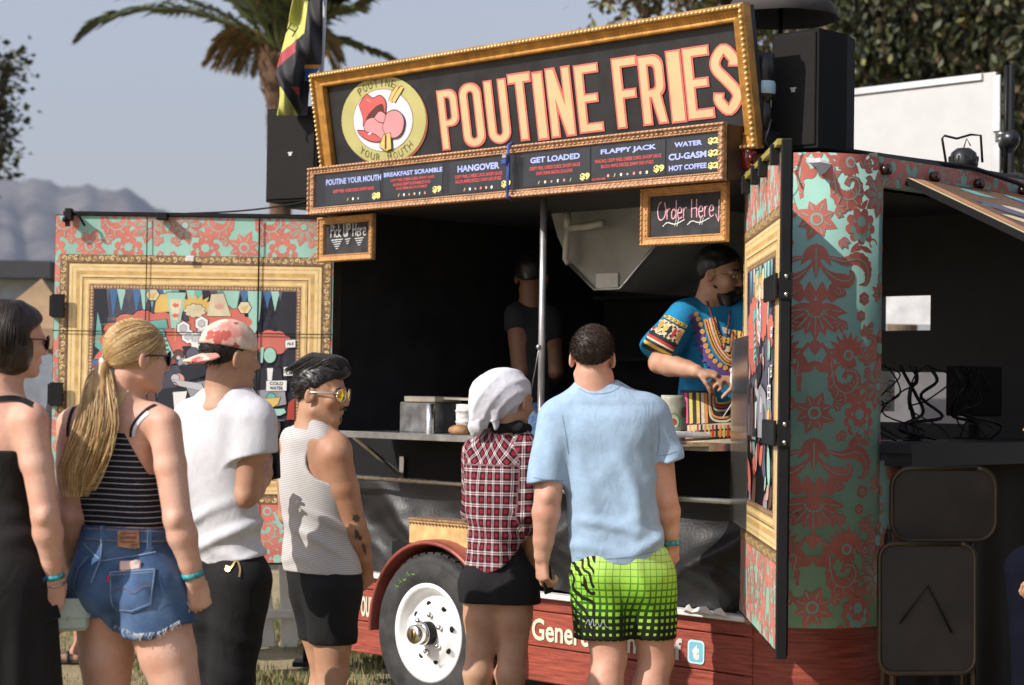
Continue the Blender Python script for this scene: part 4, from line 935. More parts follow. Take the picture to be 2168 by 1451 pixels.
def menu():
    x0, x1, z0, z1, y = -.842, 1.722, 2.266, 2.492, -.19
    t = troot('menu_board', 'long narrow black menu board in a pinkish gilt frame below the big sign', 'menu', x0, y, z0)
    fn = lambda u, v, h: TW(u, y-h, v)
    mb = MB(TM); mb.box(((x0+x1)/2, y+.075, (z0+z1)/2), (x1-x0-.01, .13, z1-z0-.01), 0); mb.build('case', mat('menu_case', (.05, .026, .014), .5, var=.4), t)
    mb = MB(TM); mb.box(((x0+x1)/2, y-.002, (z0+z1)/2), (x1-x0-.06, .01, z1-z0-.06), 0); mb.build('panel', mat('menu_black', (.013, .013, .017), .35), t)
    carved_frame('frame', lambda u, v, h: fn(u, v, h), x0, z0, x1, z1, .035, .026, [M_FRAMEP, M_BEADP], t, 'oval', .024, .0085, True)
    a = Art(lambda u, v, h: fn(u, v, h+.008)); bl = mat('menu_lilac', (.36, .42, .78), .5, var=.1); rd = mat('menu_red', (.62, .09, .08), .5, var=.1); yl = mat('menu_yellow', (.74, .64, .20), .5, var=.06)
    ic = [mat('icon_gold', (.70, .50, .16), .5), mat('icon_cream', (.74, .72, .58), .5), mat('icon_bowl', (.52, .34, .26), .5), mat('icon_cup', (.66, .68, .64), .5), mat('icon_pink', (.66, .22, .22), .5), mat('icon_leaf', (.42, .52, .16), .5), mat('icon_white', (.78, .78, .74), .5), mat('icon_peach', (.70, .40, .26), .5)]
    A1 = lambda X, Y: side(640+X/4.169, 240+Y/4.171, y-.008); A2 = lambda X, Y: side(1060+X/4.169, 240+Y/4.171, y-.008)
    def T(f, txt, xl, yl_, xr, h, m_, bold=.02, l=2):
        p = f(xl, yl_); q = f(xr, yl_); hh = abs(f(xl, yl_)[2]-f(xl, yl_-h)[2]); a.text(txt, p[0], p[2], q[0]-p[0], hh, m_, l, bold=bold)
    pan = mat('menu_panel_grey', (.022, .025, .030), .4)
    for f, X0, X1, Y0, Y1 in ((A1, 205, 690, 780, 560), (A1, 722, 1240, 750, 520), (A1, 1300, 1830, 705, 430), (A2, 200, 790, 600, 360), (A2, 806, 1455, 560, 300), (A2, 1470, 1960, 540, 230)):
        p = f(X0, Y0); q = f(X1, Y1+ (X1-X0)*0); zt = z1-.042; zb = z0+.042; a.rect(p[0], zb, q[0], zt, pan, 0)
    red = ['CRISPY FRIES, CHEESE CURDS, SAVORY SAUCE', 'SAUSAGE GRAVY & SCRAMBLED EGGS', 'SOUR CREAM, BACON CRUMBLES', 'BACON, MAPLE DRIZZLE, SUNNY SIDE UP EGG', 'SOUR CREAM, BACON, SCALLIONS', 'PANCAKE, CRISPY FRIES, CHEESE CURDS, SAVORY SAUCE']
    T(A1, 'POUTINE YOUR MOUTH', 212, 640, 697, 52, bl, .03); T(A1, red[0], 272, 712, 632, 32, rd); T(A1, '$8', 618, 765, 690, 62, yl, .05)
    T(A1, 'BREAKFAST SCRAMBLE', 722, 568, 1238, 40, bl, .03)
    for i, (k, l, r) in enumerate(((0, 780, 1166), (1, 803, 1132), (2, 830, 1104))): T(A1, red[k], l, 612+i*35, r, 27, rd)
    T(A1, '$9', 1152, 708, 1228, 62, yl, .05)
    T(A1, 'HANGOVER', 1372, 525, 1742, 58, bl, .04)
    T(A1, red[0], 1350, 586, 1765, 34, rd); T(A1, red[3], 1355, 628, 1757, 34, rd); T(A1, '$9', 1760, 660, 1840, 64, yl, .05)
    T(A2, 'GET LOADED', 264, 446, 700, 52, bl, .04); T(A2, red[0], 258, 514, 704, 36, rd); T(A2, red[4], 316, 553, 636, 34, rd); T(A2, '$9', 702, 598, 788, 66, yl, .05)
    T(A2, 'FLAPPY JACK', 885, 378, 1376, 56, bl, .04); T(A2, red[5], 836, 450, 1420, 36, rd); T(A2, red[3], 890, 492, 1350, 34, rd); T(A2, '$9', 1352, 530, 1446, 70, yl, .05); T(A2, 'GLUTEN FREE', 806, 597, 926, 18, rd)
    T(A2, 'WATER', 1535, 304, 1780, 44, bl, .04); T(A2, '$2', 1832, 280, 1926, 62, yl, .05); T(A2, 'CU-GASM', 1484, 420, 1818, 58, bl, .04); T(A2, '$2', 1832, 388, 1926, 62, yl, .05); T(A2, 'HOT COFFEE', 1486, 514, 1820, 48, bl, .04); T(A2, '$2', 1832, 498, 1926, 62, yl, .05)
    def icons(f, X, Y, seq, st=46):
        for i, k in enumerate(seq):
            p = f(X+i*st, Y-i*st*.09); r = .0052
            if k in (0, 5): a.poly([(p[0]-r*1.0, p[2]-r*1.3), (p[0]-r*.2, p[2]-r*1.4), (p[0]+r*1.1, p[2]+r*1.1), (p[0]+r*.3, p[2]+r*1.4)], ic[k], 3)
            elif k == 2: a.poly([(p[0]-r*1.2, p[2]+r*.7), (p[0]-r*.7, p[2]-r), (p[0]+r*.7, p[2]-r), (p[0]+r*1.2, p[2]+r*.7)], ic[k], 3)
            elif k == 3: a.poly([(p[0]-r*.9, p[2]+r*1.2), (p[0]-r*.6, p[2]-r*1.3), (p[0]+r*.6, p[2]-r*1.3), (p[0]+r*.9, p[2]+r*1.2)], ic[k], 3)
            elif k == 1: a.poly(lobed(p[0], p[2], r*1.35, 5, .25, 4), ic[k], 3)
            else: a.poly(circle(p[0], p[2], r*1.25, 10, r*1.3), ic[k], 3)
    icons(A1, 405, 760, (0, 1, 2)); icons(A1, 855, 724, (0, 1, 2, 7, 3, 4)); icons(A1, 1435, 674, (0, 1, 2, 4, 7, 6), 48); icons(A2, 340, 612, (0, 1, 2, 3, 4, 5), 56); icons(A2, 952, 552, (7, 0, 1, 2, 4, 7, 6), 57)
    a.build('menu_text', t)
    p = A1(1865, 500); s = troot('ratchet_strap', 'blue ratchet strap wrapped over the menu board frame', 'strap', p[0], y-.04, 2.27)
    sm = mat('strap_blue', (.035, .075, .36), .6, var=.15, bump=.4, bscale=300); mb = MB(TM); X = p[0]
    mb.tube([(X, y-.015, z1+.012), (X, y-.041, z1-.002), (X, y-.043, z0+.004), (X, y-.015, z0-.01)], .0085, 4); mb.build('webbing', sm, s)
    mb = MB(TM); mb.box((X-.004, y-.055, z1-.05), (.026, .02, .02), 1, bev=.003); mb.box((X-.006, y-.055, z1-.075), (.03, .022, .022), 0, bev=.004); mb.tube([(X+.012, y-.05, z1-.08), (X+.016, y-.055, z0+.08), (X+.012, y-.05, z0+.05)], .003, 5); mb.build('buckle', [sm, M_STEEL], s)
menu()

STROKES = {  # single-stroke chalk letters, unit height, (advance, list of strokes)
    'O': (.8, [[(.35, .98), (.12, .8), (.02, .45), (.15, .06), (.42, .0), (.68, .2), (.74, .6), (.62, .92)]]), 'r': (.42, [[(.05, .58), (.07, 0)], [(.07, .38), (.2, .56), (.36, .55)]]), 'd': (.55, [[(.42, .42), (.25, .55), (.06, .35), (.1, .06), (.3, .05), (.44, .3)], [(.46, 1.0), (.45, .0)]]),
    'n': (.5, [[(.05, .6), (.06, 0)], [(.06, .4), (.22, .58), (.4, .45), (.42, 0)]]), 'e': (.5, [[(.06, .30), (.40, .32)], [(.40, .32), (.37, .52), (.22, .60), (.07, .42), (.07, .16), (.2, .0), (.43, .08)]]), 'H': (.62, [[(.05, 1), (.06, 0)], [(.48, .98), (.5, 0)], [(.04, .5), (.5, .52)]]),
    'P': (.5, [[(.08, .98), (.06, 0)], [(.06, .95), (.36, .92), (.4, .6), (.08, .5)]]), 'i': (.22, [[(.1, .58), (.1, 0)], [(.1, .78), (.11, .84)]]), 'c': (.45, [[(.38, .5), (.2, .57), (.05, .3), (.18, .02), (.4, .08)]]), 'k': (.48, [[(.06, 1), (.07, 0)], [(.4, .58), (.08, .28), (.42, 0)]]), 'U': (.55, [[(.05, .98), (.06, .25), (.22, .02), (.4, .2), (.42, .98)], [(.42, .3), (.46, 0)]]), ' ': (.3, [])}
def chalk(a, txt, u, v, wd, ht, m_, lw=.0042, l=2):
    tot = sum(STROKES[c][0] for c in txt); x = 0; k = wd/tot
    for c in txt:
        ad, st = STROKES[c]
        for s_ in st:
            q = [(u+(x+px)*k, v+py*ht) for px, py in s_]; a.line(smooth_path(q, max(6, 5*len(q))) if len(q) > 2 else q, lw, m_, l)
        x += ad
def chalkboards():
    wh = mat('chalk_white', (.60, .62, .60), .9, var=.25, vscale=120); pkc = mat('chalk_pink', (.66, .36, .42), .9, var=.25, vscale=120); bd = mat('chalkboard', (.022, .022, .026), .75, var=.5, vscale=12); fr = mat('ochre_frame', (.50, .26, .09), .5, .1, var=.2, vscale=40, bump=.3, bscale=150)
    for nm, lab, (x0, x1, z0, z1), y in (('left', 'small black chalkboard reading Pick Up Here at the left end of the hatch', (-.875, -.468, 2.045, 2.262), -.10), ('right', 'small black chalkboard reading Order Here hung beside the open door', (1.215, 1.665, 2.035, 2.272), -.10)):
        t = troot('chalkboard', lab, 'sign', x0, y, z0, 'chalkboards under the menu'); fn = lambda u, v, h: TW(u, y-h, v)
        mb = MB(TM); mb.box(((x0+x1)/2, y+.008, (z0+z1)/2), (x1-x0-.02, .014, z1-z0-.02)); mb.build('board', bd, t)
        carved_frame('frame', fn, x0, z0, x1, z1, .036, .026, [fr, mat('ochre_bead', (.60, .34, .14), .45, .1)], t, 'oval', .02, .006, True)
        a = Art(fn); w_ = x1-x0
        if nm == 'left':
            chalk(a, 'Pick UP Here'.replace('UP', 'UP'), x0+.075, z0+.118, w_-.14, .062, wh, .005)
            for cx, n, ww in ((x0+.125, 5, .085), (x0+.205, 3, .04), (x0+.29, 4, .065)):
                for i in range(n): a.line([(cx-ww/2*(1-i/n), z0+.105-.0105*i), (cx+ww/2*(1-i/n), z0+.107-.0105*i)], .004, wh, 2)
        else:
            chalk(a, 'Order Here', x0+.075, z0+.105, w_-.15, .075, pkc, .0055)
            ar = x1-.052; a.line([(ar, z0+.17), (ar-.002, z0+.085)], .005, pkc, 2); a.line([(ar-.018, z0+.115), (ar-.002, z0+.082), (ar+.008, z0+.11)], .0045, pkc, 2)
            for cx in (x0+.16, x0+.29):
                a.line(smooth_path([(cx-.055, z0+.078), (cx-.03, z0+.092), (cx+.01, z0+.084), (cx+.06, z0+.10)], 16), .0045, wh, 2)
                for k in (0, .012): a.line([(cx+.008+k, z0+.075), (cx+.016+k, z0+.103)], .003, wh, 2)
        a.build('chalk_writing', t)
        for u in (x0+.06, x1-.06): mb = MB(TM); mb.tube([(u, y+.01, z1-.01), (u, y+.03, z1+.035)], .003, 5); mb.build('hanging_wire', M_BLACK, t)
chalkboards()

# ------------------------------------------------------------------ loudspeakers
def speaker(label, M, w_, h_, d_):
    t = empty('loudspeaker', label, 'loudspeaker', tuple(M[:3, 3]), math.atan2(M[1, 0], M[0, 0]), 'loudspeakers on the trailer roof')
    mb = MB(M); b = .045
    pl = [(-w_/2, 0), (w_/2, 0), (w_/2, d_*.62), (w_/2-b, d_), (-w_/2+b, d_), (-w_/2, d_*.62)]
    V = [(x, y, 0) for x, y in pl]+[(x, y, h_) for x, y in pl]; n = 6
    mb.add(V, [tuple(range(n-1, -1, -1)), tuple(range(n, 2*n))]+[(i, (i+1) % n, n+(i+1) % n, n+i) for i in range(n)]); mb.build('cabinet', mat('speaker_black', (.008, .008, .008), .75, var=.2, bump=.3, bscale=220, spec=.2), t)
    mb = MB(M); mb.box((0, -.004, h_/2), (w_-.022, .012, h_-.022), 0, bev=.004); g = mb.build('grille', mat('grille_black', (.013, .011, .010), .7, var=.15, bump=.5, bscale=700, spec=.25), t)
    mb = MB(M); mb.box((0, -.0112, h_*.515), (.030, .003, .006), 0); mb.box((.0, -.0112, h_*.495), (.018, .003, .012), 0); mb.build('badge', mat('badge_pale', (.5, .5, .5), .4), t)
    return t
def speakers():
    a = side(1634, 200, .12); b = side(1733, 200, .12); M = TM.copy(); M[:3, 3] = TW((a[0]+b[0])/2, .12, 2.41); th = R_(0)
    speaker('tall black loudspeaker at the right end of the roof, above the damask corner', M, b[0]-a[0], .468, .30)
    a = side(580, 340, -.02); b = side(655, 340, -.02); th = R_(14); M = TM.copy(); M[:3, 0] = EX*math.cos(th)-EY*math.sin(th)*-1; M[:3, 1] = np.cross(EZ, M[:3, 0]); M[:3, 3] = TW((a[0]+b[0])/2-.0, -.02, 2.37)
    t = speaker('black loudspeaker left of the sign, beside the palm trunk', M, .315, .47, .30)
    mb = MB(TM); x = (a[0]+b[0])/2; mb.box((x+.18, .12, 2.36), (.55, .05, .03)); mb.box((x, .12, 2.352), (.2, .18, .02)); mb.build('bracket', M_BLACK, t)
speakers()
def wire():
    p = at(400, 452, 9.68); q = TW(-.86, -.05, 2.37); pts = [p+(q-p)*t-EZ*.02*math.sin(PI*t) for t in np.linspace(0, 1, 12)]
    mb = MB(); mb.tube(pts, .0045, 5); o = mb.build('stay_cable', M_BLACK, origin=tuple(p)); tag(o, 'thin black cable running from the left door top to the sign', 'cable')
wire()
def flag():
    Y = 9.75; cols = [mat('flag_yellow', (.48, .49, .13), .7, var=.06), mat('flag_black', (.018, .018, .022), .7), mat('flag_red', (.32, .045, .05), .7), mat('flag_blue', (.03, .12, .36), .7), mat('flag_orange', (.6, .3, .05), .7)]
    L = [(-60, 640, 690), (0, 621, 684), (60, 608, 683), (108, 596, 682), (135, 588, 681), (160, 584, 668), (182, 592, 655), (205, 592, 652), (245, 588, 650)]
    nx, nz = 46, 150; V = []; F = []; mi = []
    for j in range(nz+1):
        v = -60+305*j/nz; l = np.interp(v, [k[0] for k in L], [k[1] for k in L]); r = np.interp(v, [k[0] for k in L], [k[2] for k in L])
        for i in range(nx+1):
            t = i/nx; V.append(at(l+(r-l)*t, v, Y+.05*math.sin(t*5+v*.02)+.02*math.sin(t*13-v*.05)))
    def col(u, v):
        if v < 185:
            d = v-(-.85*(u-600)+ 108)            # diagonal edge of the yellow cloth
            if d < 0 and u < 652-.10*v*0-(v > 0)*v*.12: return 0
            if 0 <= d < 24 and u < 636-.1*v: return 2
            if u > 645 and 138 < v < 172: return 3 if v > 146 else 4
            return 1
        if u < 592+ (v-180)*.62 and u < 632: return 0
        if 170 < v < 205 and 606 < u < 634 and v < 165+ (u-600)*1.2: return 2
        return 1
    for j in range(nz):
        v = -60+305*(j+.5)/nz; l = np.interp(v, [k[0] for k in L], [k[1] for k in L]); r = np.interp(v, [k[0] for k in L], [k[2] for k in L])
        for i in range(nx): F.append((j*(nx+1)+i, (j+1)*(nx+1)+i, (j+1)*(nx+1)+i+1, j*(nx+1)+i+1)); mi.append(col(l+(r-l)*(i+.5)/nx, v))
    p0 = at(668, 452, Y+.12); t = empty('banner_flag', 'yellow, red and black banner twisted round a pole beside the sign', 'flag', tuple(p0))
    o = mesh_obj('cloth', V, F, cols, t, mi, True); md = o.modifiers.new('thick', 'SOLIDIFY'); md.thickness = .004
    P0, ud, vd = at(612, 55, Y-.035), np.array([1, 0, 0]), np.array([0, 0, 1]); 
    a = Art(lambda u, v, h: P0+ud*u+vd*v-np.array([0, 1, 0])*h); a.text('H', -.02, -.035, .045, .06, cols[1], 1, bold=-.01, rot=R_(-30)); a.build('letter', t)
    mb = MB(); mb.tube([p0, at(690, -90, Y+.12)], .014, 8); mb.build('pole', mat('pole_pale', (.6, .6, .62), .4), t)
flag()

# ------------------------------------------------------------------ roof clutter
def roof_things():
    # white back of a second sign
    y = 3.3; c = [side(u, v, y) for u, v in ((1740, 192), (2108, 152), (2117, 375), (1865, 372))]
    x0, x1, z0, z1 = c[0][0], c[1][0], c[2][2]-.06, c[1][2]; t = troot('signboard_back', 'large white back of a signboard with aluminium edging, behind the trailer roof', 'signboard', x1, y, 0)
    mb = MB(TM); mb.box(((x0+x1)/2, y+.012, (z0+z1)/2), (x1-x0, .02, z1-z0)); mb.build('board', mat('bright_white', (.50, .50, .49), .6, var=.03), t)
    mb = MB(TM); mb.box(((x0+x1)/2-.03, y-.006, z1-.02), (x1-x0-.10, .014, .04), 0, bev=.003); mb.build('edge_strip', M_ALU, t)
    for za, zb in ((z0+.31, z1-.02), (z0+.02, z0+.25)):
        mb = MB(TM); mb.box((x1+.012, y-.004, (za+zb)/2), (.05, .016, zb-za), 0, bev=.003); mb.build('edge_strip', M_ALU, t)
    for zz in (z0+.265, z0+.295): mb = MB(TM); mb.tube([(x1+.02, y-.01, zz), (x1+.06, y-.01, zz)], .011, 8); mb.build('hinge_knuckle', M_STEEL, t)
    for x in (x0+.05, x1+.07): mb = MB(TM); mb.box((x, y+.03, (z1+.03)/2), (.045, .03, z1+.03)); mb.build('post', M_BLACK, t)
    # par lamp with yoke on the roof edge
    p = endw(2040, 345, 1.95); t = troot('stage_lamp', 'black dome stage lamp with wire yoke on the roof edge', 'lamp', 1.95, p[1], 2.405)
    mb = MB(TM @ frame((1.95, p[1], 2.44), (1, 0, 0))); mb.lathe([(.0, .062), (.03, .058), (.052, .04), (.06, .012), (.062, -.01), (.055, -.03), (0, -.032)], 24, 0); 
    for k in range(14): 
        q = 2*PI*k/14; mb.box((.060*math.cos(q), .060*math.sin(q), .012), (.006, .006, .022), 0)
    mb.build('housing', mat('lamp_black', (.02, .02, .02), .3), t)
    mb = MB(TM @ frame((1.95, p[1], 2.44), (0.707, 0.707, 0))); mb.tube([(-.075, 0, .0), (-.092, 0, .10), (-.082, 0, .112), (-.03, 0, .10), (.03, 0, .118), (.072, 0, .115), (.08, 0, 0)], .0055, 6); mb.tube([(.0, 0, .06), (.012, 0, .10), (.03, 0, .07)], .003, 5); mb.build('yoke', M_BLACK, t)
    # second lamp head on a pole past the panel
    q = at(2138, 298, 8.6); t = empty('stage_lamp', 'black lamp head on a pole at the right edge beyond the white panel', 'lamp', tuple(at(2150, 380, 8.6)))
    mb = MB(frame(q, (1, 0, 0))); mb.lathe([(0, .05), (.03, .045), (.04, .02), (.042, -.04), (0, -.045)], 18, 0, True, np.array(Matrix.Rotation(R_(70), 4, 'X'))); mb.build('housing', MATS['lamp_black'], t)
    mb = MB(); mb.tube([at(2128, 385, 8.6), at(2132, 140, 8.6)], .010, 6); mb.tube([at(2140, 280, 8.6), at(2158, 290, 8.6), at(2165, 330, 8.6), at(2160, 385, 8.6)], .004, 5); mb.build('stand', M_BLACK, t)
    # black drape beside the speaker
    pts = [side(u, v, .62) for u, v in ((1735, 300), (1812, 270), (1822, 300), (1850, 330), (1885, 345), (1990, 352), (2020, 372), (1735, 352))]
    t = troot('black_cloth', 'black cloth heaped on the roof behind the tall loudspeaker', 'cloth', pts[0][0], .62, 2.405)
    V = []; F = []
    for i in range(30):
        for j in range(12):
            u = i/29; v = j/11; x = 1.55+.75*u*.62; yy = .45+.9*u; z = 2.41+(.16*(1-u)**2.2+.012)*(math.sin(PI*min(v*1.0, 1))**.8)+.006*math.sin(u*31+v*9); V.append(TW(x-.30+.34*v, yy+.1*v, z-.02*(v in (0, 1))))
    F = [(i*12+j, (i+1)*12+j, (i+1)*12+j+1, i*12+j+1) for i in range(29) for j in range(11)]
    mesh_obj('cloth', V, F, mat('black_cloth', (.02, .02, .02), .85, bump=.5, bscale=40), t, smooth=True)
    # thick cable along the roof edge
    mb = MB(TM); mb.tube([(1.9, .35, 2.42), (2.0, .7, 2.405), (2.06, 1.0, 2.40), (2.09, 1.3, 2.36), (2.12, 1.6, 2.30), (2.1, 1.95, 2.26)], .010, 7); o = mb.build('power_cable', M_BLACK, origin=tuple(TW(1.9, .35, 2.41))); tag(o, 'thick black cable drooping over the end wall roof edge', 'cable')
    # paper towel at the corner
    rnd = random.Random(5); q = TW(1.95, .05, 2.40); V = []; F = []
    P = [at(u, v, 7.75-.02*k) for k, (u, v) in enumerate(((1700, 325), (1735, 322), (1752, 335), (1762, 348), (1748, 365), (1735, 372), (1726, 352), (1712, 345)))]
    c = np.mean(P, 0)-np.array([0, .03, 0]); n = len(P); V = [tuple(c)]+[tuple(p) for p in P]+[tuple(c+np.array([0, .02, 0]))]+[tuple(p+np.array([.002, .012, 0])) for p in P]
    F = [(0, 1+i, 1+(i+1) % n) for i in range(n)]+[(n+1, n+2+(i+1) % n, n+2+i) for i in range(n)]+[(1+i, n+2+i, n+2+(i+1) % n, 1+(i+1) % n) for i in range(n)]
    o = mesh_obj('paper_towel', V, F, M_WHITE, origin=tuple(c)); tag(o, 'crumpled white paper towel under the tall loudspeaker', 'paper')
    # small spot fixture beside the sign
    p = side(1618, 290, -.02); t = troot('spotlight', 'slim black spotlight with pale blue lens between sign and loudspeaker', 'spotlight', p[0], -.02, 2.46)
    mb = MB(TM @ frame((p[0], -.02, 2.46), (1, 0, 0))); mb.lathe([(.0, 0), (.028, 0), (.028, .10), (.022, .11), (.022, .135), (.038, .14), (.040, .27), (.036, .315), (0, .317)], 20, 0); mb.build('housing', MATS['lamp_black'], t)
    mb = MB(TM @ frame((p[0], -.02, 2.46), (1, 0, 0))); mb.lathe([(.0405, .155), (.0435, .165), (.0435, .195), (.0405, .205)], 20, 0); mb.build('lens', mat('lens_blue', (.42, .62, .72), .2), t)
    mb = MB(TM); mb.box((p[0]-.02, -.01, 2.44), (.12, .10, .06), 0, bev=.006); mb.tube([(p[0]+.05, -.06, 2.47), (p[0]+.09, -.09, 2.5), (p[0]+.07, -.1, 2.42), (p[0]+.1, -.05, 2.33)], .004, 5); mb.build('mount', M_BLACK, t)
    # shiny red mask on the sign's lower corner
    c = at(1583, 333, 7.72); t = empty('red_mask', 'glossy dark red devil style mask hung under the sign corner', 'mask', tuple(c))
    mb = MB(frame(c, (.86, .5, 0))); mb.ball((0, 0, 0), (.030, .034, .058), 16, 12); mb.ball((-.012, -.03, -.008), (.009, .014, .016), 8, 6); mb.ball((.004, -.028, -.034), (.016, .012, .008), 8, 6); mb.ball((-.014, -.026, .018), (.012, .01, .008), 8, 5); mb.ball((.014, -.026, .018), (.012, .01, .008), 8, 5)
    mb.build('mask', mat('mask_red', (.17, .012, .012), .18, var=.5, vscale=40, coat=.6), t)
    mb = MB(frame(c, (.86, .5, 0))); mb.ball((.0, .0, -.07), (.012, .012, .02), 8, 6); mb.tube([(0, 0, .05), (.03, .02, .08)], .004, 5); mb.build('tassel', M_WHITE, t)
    # dark umbrella over the roof
    c = at(1655, 22, 9.0); t = empty('umbrella', 'black umbrella with pale ribbed underside above the tall loudspeaker', 'umbrella', tuple(at(1648, 330, 8.6)))
    n = 8; Rr = .27; V = [tuple(c+EZ*.16)]; F = []
    for k in range(1, 5):
        for i in range(n*3):
            q = 2*PI*i/(n*3)+.2; f = 1-.06*(1-abs(math.cos(q*n/2)))*k/4; r = Rr*math.sin(k/4*1.2)/math.sin(1.2); V.append(tuple(c+np.array([r*f*math.cos(q), r*f*math.sin(q), .16-.20*(1-math.cos(k/4*1.2))/(1-math.cos(1.2))])))
    m_ = n*3; F = [(0, 1+i, 1+(i+1) % m_) for i in range(m_)]+[(1+k*m_+i, 1+(k+1)*m_+i, 1+(k+1)*m_+(i+1) % m_, 1+k*m_+(i+1) % m_) for k in range(3) for i in range(m_)]
    o = mesh_obj('canopy', V, F, mat('umbrella_cloth', (.045, .04, .036), .8), t, smooth=True); md = o.modifiers.new('t', 'SOLIDIFY'); md.thickness = .004
    mb = MB()
    for i in range(n):
        q = 2*PI*i/n+.2; mb.tube([c+EZ*.10, c+np.array([Rr*.55*math.cos(q), Rr*.55*math.sin(q), .07])], .004, 4)
    mb.build('rib', M_BLACK, t)
    mb = MB(); mb.tube([c+EZ*.15, np.array([c[0]-.03, c[1]-.1, 2.41])], .012, 7); mb.build('pole', M_BLACK, t)
roof_things()

# ------------------------------------------------------------------ things on and around the counter
def counter_things():
    t = troot('condiment_press', 'low stainless steel press with a long arm on the counter', 'kitchen tool', -.33, -.06, 1.24)
    mb = MB(TM); P = lambda u, v, y: side(u, v, y); a = P(842, 905, -.06); b = P(916, 905, -.06); z1 = P(842, 851, -.06)[2]
    mb.box(((a[0]+b[0])/2, .03, (1.24+z1)/2), (b[0]-a[0], .16, z1-1.24), 0, bev=.004); mb.build('body', mat('dull_steel', (.24, .24, .24), .35, .85, var=.25, vscale=20), t)
    mb = MB(TM); mb.box(((a[0]+b[0])/2+.02, .03, z1+.014), (b[0]-a[0]-.03, .17, .026), 0, bev=.003); c = P(1000, 848, -.06); mb.box(((b[0]+c[0])/2, .05, z1+.018), (c[0]-b[0], .10, .012), 0, bev=.002); mb.build('arm', mat('arm_steel', (.5, .46, .38), .35, .8), t)
    mb = MB(TM @ frame((b[0]-.012, -.065, 1.24), (1, 0, 0))); mb.lathe([(.022, 0), (.022, z1-1.245), (0, z1-1.245)], 16); mb.build('cylinder', M_STEEL, t)
    x, y = P(975, 912, -.10)[0], -.10
    t = troot('burger_bun', 'brown round bun on the counter beside the white towel turban', 'bun', x, y, 1.24); mb = MB(TM @ frame((x, y, 1.24), (1, 0, 0))); mb.lathe([(.0, .0), (.045, .002), (.055, .014), (.052, .03), (.03, .042), (0, .046)], 20); mb.build('bun', mat('bun_brown', (.32, .17, .075), .6, var=.3, vscale=30), t)
    x2 = P(980, 880, 0.0)[0]; t = troot('cup_stack', 'stack of white paper cups above the bun on the counter', 'cups', x2, .02, 1.24); mb = MB(TM @ frame((x2, .02, 1.24), (1, 0, 0)))
    mb.lathe([(.04, 0), (.045, .05), (.05, .055), (.045, .06), (.048, .10), (.052, .104), (.046, .11), (.046, .135), (0, .135)], 20); mb.build('cups', mat('cup_white', (.6, .6, .57), .5, var=.25, vscale=50), t)
    # card reader
    x, y = 1.47, -.14; t = troot('card_reader', 'white plastic card reader on the counter in front of the vendor', 'card reader', x, y, 1.24); mb = MB(TM @ frame((x, y, 1.24), (1, .1, 0)))
    mb.box((0, 0, .035), (.20, .12, .022), 0, bev=.008); mb.box((-.07, 0, .012), (.03, .1, .024), 0, bev=.004); mb.build('case', M_WHITE, t)
    # patterned jar
    p = at(1424, 925, 8.25); t = empty('painted_jar', 'patterned cream jar with red and green ovals beside the vendor', 'jar', tuple(p)); mb = MB(frame(np.array([p[0], p[1], 1.24]), (1, 0, 0))); mb.lathe([(.05, 0), (.056, .02), (.056, .16), (.05, .175), (.05, .19), (0, .19)], 24); mb.build('jar', mat('jar_cream', (.42, .42, .32), .5, var=.3), t)
    a = Art(lambda u, v, h: np.array([p[0]+(.0565+h)*math.sin(u/.0565), p[1]-(.0565+h)*math.cos(u/.0565), 1.24+v]))
    for u, v, r, m_ in ((.0, .08, .03, mat('jar_green', (.06, .2, .07), .5)), (0, .08, .02, mat('jar_pale', (.5, .55, .35), .5)), (0, .08, .011, mat('jar_red', (.45, .04, .03), .5)), (.05, .12, .02, MATS['jar_green']), (-.05, .04, .02, MATS['jar_green']), (.05, .12, .012, MATS['jar_red']), (-.05, .12, .018, MATS['jar_red']), (.04, .03, .016, MATS['jar_red'])): a.poly(circle(u, v, r, 12, r*1.2), m_, 1+int((.03-r)*100))
    a.build('pattern', t)
    # window crank on the clear panel
    c = at(1556, 800, 8.0); t = empty('window_crank', 'white crank handle beside the vendor hand', 'handle', tuple(c)); mb = MB(); mb.tube([at(1553, 783, 8.0), at(1551, 808, 7.99), at(1556, 822, 7.97), at(1574, 823, 7.95)], .011, 8); mb.ball(at(1554, 785, 7.99), .016, 10, 6); mb.tube([at(1566, 830, 7.96), at(1530, 885, 8.0)], .0025, 5); mb.build('handle', M_WHITE, t)
    # gilt box on the fender
    a = side(865, 1160, -.10); b = side(1010, 1160, -.10); t = troot('gilt_box', 'pale gilt box with a carved rim resting on the red fender', 'box', a[0], -.10, .76); x0, x1 = a[0], b[0]+.03
    mb = MB(TM); mb.box(((x0+x1)/2, -.04, .79), (x1-x0, .12, .11), 0, bev=.004); mb.build('body', mat('box_gold', (.62, .40, .17), .5, .1, var=.2, vscale=14), t)
    mb = MB(TM); mb.box(((x0+x1)/2, -.041, .847), (x1-x0+.008, .13, .012), 0, bev=.003)
    for k in range(22): mb.ball((x0+.01+(x1-x0-.02)*k/21, -.107, .832), (.007, .004, .006), 6, 4)
    mb.build('rim', M_BRONZE, t)
    # interior bits
    y = 1.66
